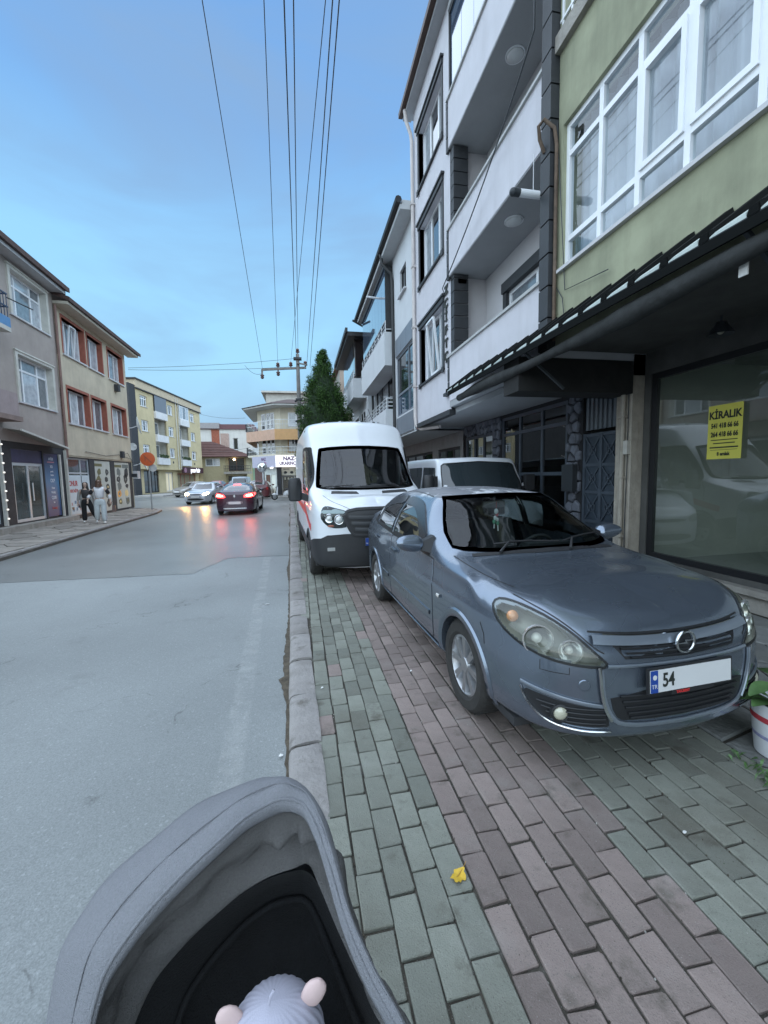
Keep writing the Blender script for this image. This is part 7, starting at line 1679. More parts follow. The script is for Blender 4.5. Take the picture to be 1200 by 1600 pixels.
# charm hanging behind the windscreen
ch = thing('hanging_charm', 'red and white charm with green tassels hanging from the rear view mirror', 'ornament', hw(-.0, 1.95, 1.285))
g = MB(); g.tube([(0, 0, .06), (0, 0, -.02)], .003, 5); g.build('cord', pm('cord_red', (.35, .03, .03), .7), ch)
for (x, z, r_, m) in ((0, -.035, .022, 'cloth_white'), (.008, -.065, .016, 'cord_red'), (-.012, -.10, .018, 'cloth_white'), (.012, -.115, .015, 'cloth_white'), (-.022, -.135, .018, 'charm_green'), (.016, -.15, .016, 'charm_green')):
    g = MB(); g.ball((x, 0, z), (r_, r_*.7, r_*1.3), 6); g.build('bead', MATS.get(m) or pm(m, (.10, .30, .20), .8), ch, smooth=True)
g = MB(); g.tube([(-.02, 0, -.15), (-.022, 0, -.20)], .007, 5); g.tube([(.016, 0, -.16), (.02, 0, -.225)], .007, 5); g.build('tassel', MATS['cloth_white'], ch)
# ---- white high-roof panel van behind it
M_VW = pm('paint_white', (.66, .69, .72), .32, var=.02, vs=2, coat=.5, stain=.08, stc=(.45, .44, .42))
VN = thing('panel_van', 'white high roof panel van with black bumper parked along the kerb', 'van', (1.12, 5.90, 0), .05); VN.scale = (.955, 1, 1)
W = 1.03
def vcols():
    C = []
    def col(x, l, zsh, up, low=.26):
        return [(x*.80, l+.03, low), (x*.96, l+.01, low+.04), (x*.995, l, low+.2), (x, l, .62), (x*1.0, l, zsh-.08), (x*.99, l, zsh)]+list(up)
    C.append(col(0, 0, 1.06, [(0, .03, 1.13), (0, .06, 1.16), (0, .10, 1.18), (0, .15, 1.20), (0, .20, 1.22)]))
    C.append(col(.30, .015, 1.06, [(.29, .045, 1.135), (.28, .09, 1.18), (.21, .17, 1.215), (.11, .24, 1.245), (0, .28, 1.26)]))
    C.append(col(.60, .06, 1.07, [(.58, .11, 1.145), (.55, .18, 1.20), (.42, .30, 1.265), (.21, .37, 1.30), (0, .40, 1.31)]))
    C.append(col(.82, .15, 1.08, [(.79, .21, 1.165), (.74, .30, 1.215), (.56, .43, 1.285), (.28, .49, 1.305), (0, .51, 1.31)]))
    C.append(col(.95, .30, 1.10, [(.92, .36, 1.20), (.85, .45, 1.25), (.64, .56, 1.32), (.32, .62, 1.34), (0, .63, 1.345)]))
    C.append(col(1.0, .55, 1.13, [(.97, .60, 1.26), (.895, .64, 1.30), (.68, .70, 1.365), (.34, .735, 1.385), (0, .745, 1.39)]))
    C.append(col(1.02, .85, 1.16, [(.99, .88, 1.32), (.905, .86, 1.38), (.72, .84, 1.42), (.36, .82, 1.44), (0, .81, 1.445)]))
    C.append(col(1.025, 1.20, 1.18, [(1.0, 1.22, 1.42), (.92, 1.25, 1.62), (.77, 1.20, 1.80), (.39, 1.14, 1.84), (0, 1.12, 1.85)]))
    C.append(col(1.03, 1.55, 1.20, [(1.01, 1.56, 1.50), (.96, 1.56, 1.92), (.835, 1.54, 2.16), (.42, 1.48, 2.21), (0, 1.46, 2.22)]))
    C.append(col(1.03, 2.05, 1.20, [(1.015, 2.06, 1.60), (.985, 2.0, 2.18), (.885, 1.98, 2.53), (.46, 1.92, 2.61), (0, 1.90, 2.625)]))
    C.append(col(1.03, 3.0, 1.20, [(1.02, 3.0, 1.65), (.995, 3.0, 2.25), (.89, 3.0, 2.62), (.45, 3.0, 2.70), (0, 3.0, 2.72)]))
    C.append(col(1.03, 5.3, 1.20, [(1.02, 5.3, 1.65), (.995, 5.3, 2.25), (.89, 5.3, 2.62), (.42, 5.3, 2.68), (0, 5.3, 2.70)]))
    C.append(col(1.0, 5.86, 1.20, [(.99, 5.86, 1.65), (.95, 5.83, 2.2), (.80, 5.78, 2.56), (.40, 5.76, 2.62), (0, 5.75, 2.63)]))
    C.append(col(.6, 5.92, 1.20, [(.58, 5.92, 1.6), (.55, 5.90, 2.0), (.45, 5.88, 2.3), (.25, 5.86, 2.42), (0, 5.86, 2.45)]))
    C.append(col(0, 5.93, 1.20, [(0, 5.93, 1.5), (0, 5.92, 1.8), (0, 5.91, 2.0), (0, 5.90, 2.15), (0, 5.89, 2.25)]))
    return C
van = Car(VN, vcols(), M_VW, per=(10, 8))
VH = (1.02, 4.77); VR = .345
vws = smooth_poly([(-.865, 1.43), (-.87, 1.48), (-.775, 2.06), (-.74, 2.115), (0, 2.15), (.74, 2.115), (.775, 2.06), (.87, 1.48), (.865, 1.43), (.6, 1.40), (0, 1.39), (-.6, 1.40)], 1)
vsw = smooth_poly([(1.02, 1.40), (1.12, 1.55), (1.52, 2.10), (1.60, 2.14), (2.20, 2.14), (2.24, 2.1), (2.22, 1.36), (2.18, 1.33), (1.1, 1.33)], 1)
van.cut([(x*.98, (z-1.77)*.97+1.77) for x, z in vws], 'F', lambda m: m.z > 1.35 and m.y < 2.2)
for sd in 'LR': van.cut([((x-1.7)*.95+1.7, (z-1.75)*.95+1.75) for x, z in vsw], sd)
for l in VH:
    c = [(l+.39*cos(a), VR+.39*sin(a)) for a in np.linspace(0, 2*pi, 40)[:-1]]
    for sd in 'LR': van.cut(c, sd, lambda m: abs(m.x) > .6)
    for s in (-1, 1): van.arch(l, VR, .39, s, M_BLACKP, lip=.04, proud=.016); van.well(l, VR, .40, s, .55, 1.0)
o = van.patch('windscreen', vws, 'F', glass('van_glass', (.42, .48, .50), refl=1.3), .003, .004, .07); van.ring(vws, 'F', .055, .005, M_RUB, o)
for sd in 'LR':
    o = van.patch('side_window', vsw, sd, M_SIDEGL, .003, .004, .07); van.ring(vsw, sd, .05, .005, M_RUB, o)
    g = MB()
    for ln in ([(.98, .40), (.96, 1.2), (1.1, 1.5)], [(2.30, .40), (2.30, 2.2)], [(3.6, .40), (3.6, 2.3)]): van.strip(g, ln, sd, .010, .002)
    g.build('door_gap', M_BLACKP, VN, fix=False)
    g = MB(); van.strip(g, [(.78, .50), (5.5, .50)], sd, .16, .003, hgt=.012, step=.1); g.build('side_moulding', M_BLACKP, VN, smooth=40)
    g = MB(); van.strip(g, [(1.35, 1.02), (5.4, 1.10)], sd, .13, .0025, step=.1); van.strip(g, [(.62, .82), (1.3, .98), (2.0, 1.22)], sd, .12, .003, step=.05); g.build('red_stripe', pm('decal_red', (.60, .055, .055), .4), VN, fix=False)
    g = MB()
    for k in range(5): van.strip(g, [(2.6+k*.5, 1.7+.10*(k % 2)), (2.9+k*.5, 2.15)], sd, .10, .0025, step=.1)
    g.build('grey_decal', pm('decal_grey', (.32, .33, .36), .4), VN, fix=False)
bp_ = [(-.99, .26), (-.985, .66), (-.90, .76), (-.62, .80), (-.56, .765), (.56, .765), (.62, .80), (.90, .76), (.985, .66), (.99, .26)]
van.patch('front_bumper', [(-.90, .285), (-.90, .70), (-.80, .755), (-.55, .775), (.55, .775), (.80, .755), (.90, .70), (.90, .285)], 'F', M_BLACKP, .010, .02, .06)
for sd in 'LR': van.patch('front_bumper', [(.10, .285), (.10, .72), (.40, .68), (.66, .62), (.66, .30)], sd, M_BLACKP, .010, .02, .06)
gpv = smooth_poly([(-.56, 1.03), (-.47, 1.125), (0, 1.135), (.47, 1.125), (.56, 1.03), (.43, .77), (.36, .745), (-.36, .745), (-.43, .77)], 1)
van.patch('lower_intake', smooth_poly([(-.5, .34), (-.5, .50), (.5, .50), (.5, .34)], 1), 'F', M_GRL, .014, .01, .06); VG = van.patch('grille', gpv, 'F', M_GRL, .012, .012, .06)
g = MB(); van.strip(g, gpv, 'F', .045, .010, closed=True, hgt=.018, step=.04); g.build('grille_surround', M_BLACKP, VG, smooth=40)
for z, hw_ in ((.83, .39), (.92, .44), (1.01, .48)):
    g = MB(); van.strip(g, [(-hw_, z+.01), (-.2, z), (.2, z), (hw_, z+.01)], 'F', .055, .012, hgt=.022); g.build('grille_bar', pm('grille_grey', (.040, .043, .047), .45), VG, smooth=40)
vo = link('emblem', None, VN); c, n = van.hit(0, .945, 'F'); vo.location = c+Vector((0, -.045, 0)); vo.rotation_euler = (radians(-8), 0, 0)
g = MB(); g.lathe([(0, .006), (.085, .006), (.09, 0), (0, 0)], 28, Matrix.Diagonal((1, 1, .46, 1)) @ RX); g.build('oval', pm('emblem_blue', (.012, .035, .16), .25, coat=1, var=0), vo, smooth=40)
g = MB(); g.tube([(.088*cos(t), -.008, .041*sin(t)) for t in np.linspace(0, 2*pi, 33)[:-1]], .005, 6, closed=True); g.build('ring', M_CHROME, vo, smooth=True)
text('lettering', 'Ford', .052, M_CHROME, vo, FMt(0, .002), .001, .001, 1.0, shear=.3)
c, n = van.hit(.02, .69, 'F'); plate(VN, .02, c.y-.03, .655, '54')
for s in (-1, 1):
    vhl = smooth_poly([(.455, 1.10), (.40, 1.075), (.47, .90), (.52, .865), (.70, .86), (.80, .92), (.86, 1.02), (.83, 1.15), (.76, 1.185), (.60, 1.14)], 1); vhl = [(s*x*1.04, z) for x, z in vhl]
    h = van.patch('headlight', vhl, 'F', M_SGLASS, .006, .006, .05)
    van.patch('lamp_bowl', vhl, 'F', M_GRL, .0025, 0, .06, parent=h)
    for x, z, R in ((.60, .985, .075), (.735, 1.005, .070)):
        c, n = van.hit(s*x*1.04, z, 'F'); M = Matrix.Translation(c+n*.0) @ Vector((0, 0, 1)).rotation_difference((n+Vector((0, -1, 0))).normalized()).to_matrix().to_4x4()
        g = MB(); g.lathe([(R, .004), (R*.9, .012), (R*.6, .008), (R*.3, .02), (0, .024)], 20, M); g.build('reflector', M_CHROME, h, smooth=40)
        g = MB(); g.lathe([(R*.62, .012), (R*.5, .020), (0, .030)], 16, M); g.build('lamp_lens_inner', MATS['lens_inner'], h, smooth=40)
    c, n = van.hit(s*.73, .895, 'F'); g = MB(); g.ball(c, (.07, .02, .018), 6); g.build('indicator_bulb', pm('bulb_red', (.30, .10, .06), .3), h, smooth=True)
    c, n = van.hit(s*.72, .56, 'F'); g = MB(); g.box(c.x-.09, c.x+.09, c.y-.02, c.y+.05, .53, .58); g.build('fog_light', pm('fog_clear', (.38, .39, .38), .2, coat=1), VN)
    # bonnet vents and mirrors
    van.patch('bonnet_vent', [(s*.20, .585), (s*.66, .63), (s*.64, .73), (s*.22, .69)], 'T', M_GRL, .004, .003, .05)
    mo = link('door_mirror', None, VN); c, n = van.hit(1.10, 1.32, 'L' if s < 0 else 'R'); mo.location = c
    g = MB(); rows = []
    for z_, wd, dp in ((-.17, .09, .05), (-.15, .12, .085), (.0, .13, .10), (.14, .125, .095), (.20, .10, .075), (.215, .07, .04)): rows.append([(s*(.22+wd*cos(a)*.9), -.03+dp*sin(a), .07+z_) for a in np.linspace(0, 2*pi, 17)[:-1]])
    g.grid(rows, closed=True); g.add(rows[0], [list(range(16))]); g.add(rows[-1], [list(range(16))]); g.build('shell', M_BLACKP, mo, smooth=50)
    g = MB(); g.hexa([(0, -.05, -.12), (s*.16, -.05, -.06), (s*.16, .05, -.06), (0, .06, -.12), (0, -.05, -.02), (s*.16, -.05, .06), (s*.16, .05, .06), (0, .06, -.0)]); g.build('arm', M_BLACKP, mo)
g = MB(); van.strip(g, smooth_poly([(-.42, 1.118), (-.55, 1.18), (-.70, 1.24), (-.80, 1.32)], 1, False), 'F', .008, .002); van.strip(g, smooth_poly([(.42, 1.118), (.55, 1.18), (.70, 1.24), (.80, 1.32)], 1, False), 'F', .008, .002); g.build('bonnet_gap', M_BLACKP, VN, fix=False)
g = MB(); van.strip(g, [(-.74, .84), (0, .79), (.74, .84)], 'T', .05, .006); g.build('scuttle_panel', M_BLACKP, VN, fix=False)
for x0, x1 in ((-.78, -.25), (-.15, .50)):
    g = MB(); pts = []
    for t in np.linspace(0, 1, 8): h = van.hit(x0+(x1-x0)*t, 1.42+.03*t, 'F'); pts.append(h[0]+h[1]*.03)
    g.tube(pts, .010, 6); g.tube([pts[1], pts[4]+Vector((0, -.03, .0))], .014, 6); g.build('wiper', M_BLACKP, VN, smooth=40)
g = MB(); h = van.hit(.28, 1.72, 'T')[0]; g.tube([van.hit(.42, 2.02, 'T')[0], van.hit(.42, 2.02, 'T')[0]+Vector((-.06, .22, .30))], .005, 5); g.ball(van.hit(.42, 2.02, 'T')[0], (.03, .05, .02), 5); g.build('aerial', M_BLACKP, VN)
for x in (-.55, -.2, .2, .55):
    g = MB(); van.strip(g, [(x, 2.15), (x, 5.5)], 'T', .05, .0, hgt=.02, step=.1); g.build('roof_rib', M_VW, VN, smooth=40)
wheels(VN, VH, VR, .22, 1.02, spokes=6, rim_r=.21, cover=True, mat=pm('wheel_cover', (.33, .34, .35), .4, metal=.4, var=.1))
g = MB(); g.box(-.95, .95, .5, 5.8, .24, .32); g.build('floor', M_INT, VN)
g = MB(); g.box(-.95, .95, 2.3, 2.34, .3, 2.5); g.build('bulkhead', pm('bulkhead_grey', (.035, .037, .04), .9), VN)
g = MB(); g.grid([[(x, .90, 1.34), (x, 1.1, 1.37), (x, 1.25, 1.34), (x, 1.25, .8)] for x in np.linspace(-.9, .9, 9)]); g.build('dashboard', M_INT, VN, smooth=50)
for x in (-.55, .0, .5):
    g = MB(); g.box(x-.22, x+.22, 1.6, 2.1, .5, .9); g.hexa([(x-.22, 2.0, .9), (x+.22, 2, .9), (x+.22, 2.15, .9), (x-.22, 2.15, .9), (x-.18, 2.1, 1.6), (x+.18, 2.1, 1.6), (x+.18, 2.22, 1.6), (x-.18, 2.22, 1.6)]); g.box(x-.13, x+.13, 2.1, 2.2, 1.63, 1.8); g.build('seat', M_SEAT, VN)
g = MB(); g.box(-.13, .13, 1.58, 1.62, 2.06, 2.14); g.build('rear_view_mirror', M_INT, VN)
van.finish()

# ---- generic smaller traffic
def simple_car(name, label, cat, loc, rz, paint, cols, hubs, wr, win_f, win_s, win_b, track, group=None, lights='front', plate_txt='', detail=True, glassm=None):
    root = thing(name, label, cat, loc, rz, group); c = Car(root, cols, paint, per=(6, 5)); gl = glassm or M_TINT
    for l in hubs:
        p = [(l+(wr+.035)*cos(a), wr+(wr+.035)*sin(a)) for a in np.linspace(0, 2*pi, 30)[:-1]]
        for sd in 'LR': c.cut(p, sd, lambda m: abs(m.x) > .4)
        for s in (-1, 1): c.arch(l, wr, wr+.035, s, paint, .04, .010); c.well(l, wr, wr+.04, s, .4, track-.03)
    c.patch('windscreen', soft(win_f), 'F', gl, .004, .004, .09)
    if win_b: c.patch('rear_window', soft(win_b), 'B', gl, .004, .004, .09)
    for sd in 'LR':
        for p in win_s: o = c.patch('side_window', soft(p, .10), sd, gl, .004, .004, .09)
    wheels(root, hubs, wr, .20, track, 7, wr*.64, simple=True)
    for s in (-1, 1):
        sd = 'L' if s < 0 else 'R'; p = win_s[0]; l0 = min(q[0] for q in p)+.10; z0 = min(q[1] for q in p)+.06
        h = c.hit(l0, z0, sd)[0]; g = MB(); g.ball((h.x+s*.13, l0+.02, z0+.03), (.11, .06, .07), 6); g.bar((h.x-s*.02, l0, z0), (h.x+s*.1, l0+.01, z0+.01), .04, .03); g.build('door_mirror', paint, root, smooth=40)
        g = MB()
        for q in win_s[:-1] if len(win_s) > 2 else win_s: l1 = max(a[0] for a in q)+.02; c.strip(g, [(l1, .32), (l1, z0-.05)], sd, .010, .003)
        c.strip(g, [(l0-.15, .32), (l0-.15, z0-.06)], sd, .010, .003); g.build('door_gap', M_BLACKP, root, fix=False)
    return root, c
# dark wine saloon driving away, brake lights on
M_DKR = pm('paint_dark_plum', (.045, .022, .042), .25, metal=.35, var=.03, coat=1)
sal = car_cols(4.62, .905, .70, .93, .90, .98, 1.15, 2.05, 1.46, 2.75, 3.30, 1.42, 4.15, 1.10, 1.07, zs=.20, rooft=.55)
root, c = simple_car('driving_car', 'dark plum saloon driving away with glowing red brake lights', 'car', (-2.98, 24.1, ROADZ), pi, M_DKR, sal, (.92, 3.62), .325,
    [(-.66, .99), (-.5, 1.36), (0, 1.40), (.5, 1.36), (.66, .99), (0, .97)], [[(1.7, .99), (2.1, 1.34), (2.7, 1.38), (2.72, .99)], [(2.8, 1.0), (2.78, 1.38), (3.3, 1.34), (3.72, 1.05)]],
    [(-.62, 1.13), (-.50, 1.37), (.50, 1.37), (.62, 1.13), (0, 1.115)], .88)
M_BRK = lamp_mat('brake_lit', (1, .03, .03), 9); M_BRK2 = lamp_mat('brake_core', (1, .55, .25), 14); M_REDL = pm('lamp_red', (.35, .012, .015), .15, coat=1, var=0)
for s in (-1, 1):
    o = c.patch('tail_light', smooth_poly([(s*.40, .80), (s*.42, .92), (s*.62, 1.0), (s*.82, 1.02), (s*.86, .93), (s*.80, .82)], 1), 'B', M_BRK, .008, .008, .06)
    c.patch('tail_lamp_core', smooth_poly([(s*.50, .86), (s*.52, .93), (s*.76, .95), (s*.78, .88)], 1), 'B', M_BRK2, .012, .004, .06, parent=o)
c.patch('high_brake_light', [(-.16, 1.345), (-.16, 1.385), (.16, 1.385), (.16, 1.345)], 'B', M_BRK, .012, .012, .05)
c.patch('rear_bumper_trim', [(-.5, .30), (-.5, .34), (.5, .34), (.5, .30)], 'B', M_CHROME, .01, .01, .08)
c.patch('plate_recess', smooth_poly([(-.36, .50), (-.34, .66), (.34, .66), (.36, .50)], 1), 'B', pm('recess_grey', (.20, .20, .22), .5), .006, .006, .08)
h = c.hit(0, .57, 'B')[0]; o = link('license_plate', None, root, (0, h.y+.03, .57)); g = MB(); g.box(-.26, .26, -.02, .0, -.055, .055); g.build('plate_sheet', M_PLATE, o)
h = c.hit(0, .90, 'B')[0]; o = link('emblem', None, root, (0, h.y+.012, .88)); g = MB(); g.prism([(0, 0, .075), (.045, 0, 0), (0, 0, -.075), (-.045, 0, 0)], (0, -.012, 0)); g.build('diamond', M_CHROME, o)
c.finish()
for s in (-1, 1):       # what the brake lamps throw on the road
    l = bpy.data.lights.new('brake_glow', 'POINT'); l.energy = 5; l.color = (1, .06, .05); l.shadow_soft_size = .12; lo = bpy.data.objects.new('brake_glow', l); COL.objects.link(lo); lo.parent = root; lo.location = (s*.66, 4.72, .90)
# silver hatch coming, headlights on
M_SLV = pm('paint_silver', (.42, .44, .48), .3, metal=.5, var=.03, coat=.8)
hat = car_cols(4.05, .86, .70, .94, .91, .98, 1.05, 1.85, 1.46, 2.5, 3.2, 1.42, 3.85, 1.12, 1.0, zs=.20, rooft=.56)
wf = [(-.65, 1.0), (-.5, 1.36), (0, 1.41), (.5, 1.36), (.65, 1.0), (0, .98)]; wsd = [[(1.6, .99), (2.0, 1.34), (2.5, 1.38), (2.52, .99)], [(2.6, 1.0), (2.58, 1.38), (3.1, 1.34), (3.45, 1.06)]]; wbk = [(-.55, 1.13), (-.46, 1.36), (.46, 1.36), (.55, 1.13)]
def face(c, root, lit, plate_m=True):
    for s in (-1, 1):
        m = lamp_mat('headlight_lit', (1, .52, .13), 60) if lit else MATS['fog_clear']
        c.patch('headlight', smooth_poly([(s*.42, .66), (s*.46, .74), (s*.68, .80), (s*.76, .76), (s*.72, .66), (s*.56, .62)], 1), 'F', m, .006, .006, .06)
    c.patch('grille', smooth_poly([(-.34, .64), (-.36, .70), (.36, .70), (.34, .64)], 1), 'F', M_GRL, .005, .005, .06)
    c.patch('lower_intake', smooth_poly([(-.5, .30), (-.5, .42), (.5, .42), (.5, .30)], 1), 'F', M_GRL, .005, .005, .06)
    h = c.hit(0, .52, 'F')[0]; o = link('license_plate', None, root, (0, h.y-.02, .52)); g = MB(); g.box(-.26, .26, -.012, .0, -.055, .055); g.build('plate_sheet', M_PLATE, o)
root, c = simple_car('driving_car', 'silver hatchback coming this way with yellow headlights lit', 'car', (-6.75, 28.4, ROADZ), -.12, M_SLV, hat, (.86, 3.40), .305, wf, wsd, wbk, .84)
face(c, root, True); c.finish()
for s in (-1, 1):
    l = bpy.data.lights.new('headlamp_beam', 'SPOT'); l.energy = 160; l.color = (1, .50, .14); l.spot_size = radians(44); l.spot_blend = .7; l.shadow_soft_size = .07; lo = bpy.data.objects.new('headlamp_beam', l); COL.objects.link(lo); lo.parent = root; lo.location = (s*.60, -.05, .72); lo.rotation_euler = (radians(79), 0, pi)
# parked and distant ones
def tail(c, root, m):
    for s in (-1, 1): c.patch('tail_light', smooth_poly([(s*.62, .70), (s*.60, .98), (s*.74, .98), (s*.78, .72)], 1), 'B', m, .006, .006, .07)
    h = c.hit(0, .62, 'B')[0]; g = MB(); g.box(-.26, .26, h.y, h.y+.02, .56, .68); g.build('license_plate', M_PLATE, root)
root, c = simple_car('parked_car', 'taupe hatchback parked by the olive flats behind the silver car', 'car', (-11.3, 41.0, ROADZ), -.5, pm('paint_taupe', (.26, .24, .22), .35, metal=.4, var=.03, coat=.6), hat, (.86, 3.40), .305, wf, wsd, wbk, .84)
face(c, root, False); c.finish()
root, c = simple_car('distant_car', 'small bright red car far up the street', 'car', (-9.2, 52.5, ROADZ), pi-.1, pm('paint_red', (.32, .02, .02), .3, coat=.8, var=.03), hat, (.86, 3.40), .305, wf, wsd, wbk, .84); tail(c, root, M_BRK); c.finish()
root, c = simple_car('distant_car', 'dark blue car far up the street beside the red one', 'car', (-7.9, 56, ROADZ), pi, pm('paint_navy', (.03, .045, .085), .3, coat=.8, var=.03), hat, (.86, 3.40), .305, wf, wsd, wbk, .84); tail(c, root, M_REDL); c.finish()
root, c = simple_car('distant_car', 'white car behind the wine coloured saloon in the queue', 'car', (-3.9, 42, ROADZ), pi, pm('paint_offwhite', (.55, .53, .49), .35, coat=.6, var=.03), hat, (.86, 3.40), .305, wf, wsd, wbk, .84); tail(c, root, M_REDL); c.finish()
root, c = simple_car('distant_car', 'dark red car near the convex mirror', 'car', (-3.2, 37.5, ROADZ), pi-.03, pm('paint_maroon', (.10, .014, .018), .35, coat=.6, var=.03), hat, (.86, 3.40), .305, wf, wsd, wbk, .84); tail(c, root, M_REDL); c.finish()
def box_cols(L, W, H, nose, hood, cowl, wst, zs=.22, top=.86):
    C = car_cols(L, W, nose, hood, hood-.03, hood, cowl, wst, H, (wst+L)/2, L-.35, H-.03, L-.10, hood+.2, hood, zs=zs, rooft=top-.07, cabin=1.0); return C
root, c = simple_car('distant_van', 'grey blue minivan seen from behind far up the street', 'van', (-6.4, 50, ROADZ), pi, pm('paint_grey_blue', (.36, .41, .46), .35, metal=.3, coat=.6, var=.03), box_cols(4.4, .90, 1.85, .85, 1.08, .9, 1.6), (.85, 3.6), .32,
    [(-.7, 1.12), (-.62, 1.68), (.62, 1.68), (.7, 1.12)], [[(1.5, 1.15), (1.8, 1.65), (2.5, 1.68), (2.5, 1.15)], [(2.6, 1.15), (2.6, 1.68), (4.0, 1.66), (4.0, 1.15)]], [(-.68, 1.10), (-.62, 1.66), (.62, 1.66), (.68, 1.10)], .88); tail(c, root, M_BRK); c.finish()
# white minibus tucked in between the van and the shop fronts
root, c = simple_car('parked_minibus', 'white minibus parked between the tall van and the shop fronts', 'minibus', (3.42, 6.35, 0), .03, M_VW, box_cols(4.7, .93, 1.97, .86, 1.22, .62, 1.25), (.88, 3.5), .33,
    [(-.83, 1.25), (-.755, 1.77), (-.70, 1.81), (0, 1.845), (.70, 1.81), (.755, 1.77), (.83, 1.25), (.77, 1.215), (0, 1.19), (-.77, 1.215)], [[(1.00, 1.27), (1.28, 1.74), (2.0, 1.76), (2.0, 1.27)], [(2.08, 1.27), (2.08, 1.76), (3.1, 1.76), (3.1, 1.27)], [(3.2, 1.27), (3.2, 1.76), (4.2, 1.74), (4.25, 1.27)]], [(-.7, 1.2), (-.66, 1.75), (.66, 1.75), (.7, 1.2)], .91, glassm=glass('minibus_glass', (.22, .25, .26), refl=1.6))
face(c, root, False)
for s in (-1, 1):
    h = c.hit(.98, 1.33, 'L' if s < 0 else 'R')[0]; g = MB(); g.box(h.x+s*.05, h.x+s*.24, .93, 1.02, 1.28, 1.58); g.bar((h.x-s*.03, .98, 1.32), (h.x+s*.1, .98, 1.36), .03, .04); g.build('mirror_block', M_BLACKP, root)
for w_ in ([(-.83, 1.25), (-.755, 1.77), (-.70, 1.81), (0, 1.845), (.70, 1.81), (.755, 1.77), (.83, 1.25), (.77, 1.215), (0, 1.19), (-.77, 1.215)],):
    g = MB(); c.strip(g, soft(w_), 'F', .022, .007, closed=True); g.build('seal', M_RUB, root, fix=False)
c.finish()
# white scooter by the corner shop
sc = thing('scooter', 'white motor scooter parked on the corner in front of the lit shop', 'scooter', (-1.35, 30.8, -.02), radians(-75))
for l in (-.58, .62):
    w = link('wheel', None, sc, (0, l, .23)); g = MB(); g.lathe([(.15, -.05), (.22, -.05), (.235, 0), (.22, .05), (.15, .05)], 18, Matrix.Rotation(pi/2, 4, 'Y')); g.build('tyre', M_TYRE, w, smooth=40)
    g = MB(); g.lathe([(.15, .03), (0, .04)], 14, Matrix.Rotation(pi/2, 4, 'Y')); g.lathe([(.15, -.03), (0, -.04)], 14, Matrix.Rotation(pi/2, 4, 'Y')); g.build('rim', M_ALLOY, w, fix=False)
M_SCW = pm('scooter_white', (.62, .64, .66), .3, coat=.6, var=.03)
g = MB(); g.grid([[(x*w_, y, z) for x, z in ((-1, zb), (-1.05, (zb+zt)/2), (-.7, zt), (.7, zt), (1.05, (zb+zt)/2), (1, zb))] for y, w_, zb, zt in ((.05, .10, .30, .42), (.2, .15, .32, .62), (.5, .17, .40, .72), (.85, .12, .55, .74), (1.0, .05, .62, .72))], closed=False); g.grid([[(-.15, -.28, .30), (.15, -.28, .30)], [(-.15, .25, .28), (.15, .25, .28)]])
g.grid([[(-.17, -.38, .35), (0, -.46, .38), (.17, -.38, .35)], [(-.2, -.38, .6), (0, -.48, .62), (.2, -.38, .6)], [(-.13, -.34, .95), (0, -.42, .97), (.13, -.34, .95)]]); g.ball((0, -.55, .40), (.09, .22, .10), 6); g.build('body', M_SCW, sc, smooth=50)
g = MB(); g.ball((0, .52, .77), (.15, .42, .06), 8); g.build('seat', M_BLACKP, sc, smooth=True)
g = MB(); g.tube([(0, -.58, .23), (0, -.38, .98)], .03, 6); g.tube([(-.34, -.30, 1.02), (0, -.38, .98), (.34, -.30, 1.02)], .018, 6); g.tube([(.28, -.31, 1.02), (.34, -.34, 1.2)], .008, 5); g.build('handlebar', M_BLACKP, sc)
g = MB(); g.ball((0, -.45, .92), (.09, .06, .08), 6); g.build('headlight', MATS['fog_clear'], sc, smooth=True)
# ================================================================== pram with the baby
M_FAB = pm('pram_fabric_grey', (.232, .238, .258), .95, var=.10, vs=260, bump=.6, bs=520)
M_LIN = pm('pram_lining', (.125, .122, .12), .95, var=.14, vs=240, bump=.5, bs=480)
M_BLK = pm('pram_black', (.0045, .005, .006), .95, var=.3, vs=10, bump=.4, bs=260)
PR = thing('pram', 'grey pram hood with crumpled lining and black seat, in the foreground', 'pram', (-.12, .62, 0))
C1 = [(-.333, .584, .74), (-.349, .623, .79), (-.336, .647, .85), (-.299, .666, .9), (-.247, .691, .94), (-.18, .721, .975), (-.113, .76, .995), (-.06, .774, 1.0), (-.021, .767, .99), (.006, .729, .965), (.025, .687, .93), (.047, .632, .88), (.076, .586, .83), (.117, .54, .775), (.147, .493, .72)]
C0 = [(-.428, .639, .68), (-.435, .674, .74), (-.435, .722, .81), (-.398, .772, .87), (-.312, .812, .925), (-.219, .849, .96), (-.13, .857, .98), (-.075, .851, .985), (-.014, .821, .97), (.022, .769, .945), (.042, .708, .91), (.057, .648, .865), (.086, .601, .815), (.129, .553, .76), (.161, .505, .7)]
C2 = [(-.317, .635, .6), (-.33, .701, .64), (-.305, .746, .69), (-.255, .77, .73), (-.198, .784, .765), (-.137, .791, .8), (-.087, .79, .82), (-.055, .789, .825), (-.032, .787, .825), (-.015, .78, .82), (.007, .757, .8), (.037, .705, .765), (.068, .654, .73), (.104, .604, .695), (.132, .545, .66)]
C3 = [(-.224, .657, .5), (-.225, .713, .52), (-.221, .779, .54), (-.202, .813, .56), (-.173, .836, .58), (-.135, .855, .6), (-.093, .859, .62), (-.066, .862, .62), (-.04, .859, .62), (-.023, .846, .62), (-.004, .82, .6), (.016, .772, .58), (.034, .72, .56), (.052, .666, .54), (.068, .612, .52)]
PO = np.array([-.12, .62, 0])
def dense(c, n=6): return pchip(np.array(c), n)-PO
D0, D1, D2, D3 = dense(C0), dense(C1), dense(C2), dense(C3); nn = len(D0)
mid_ = np.array([-.12, .60, .62])-PO
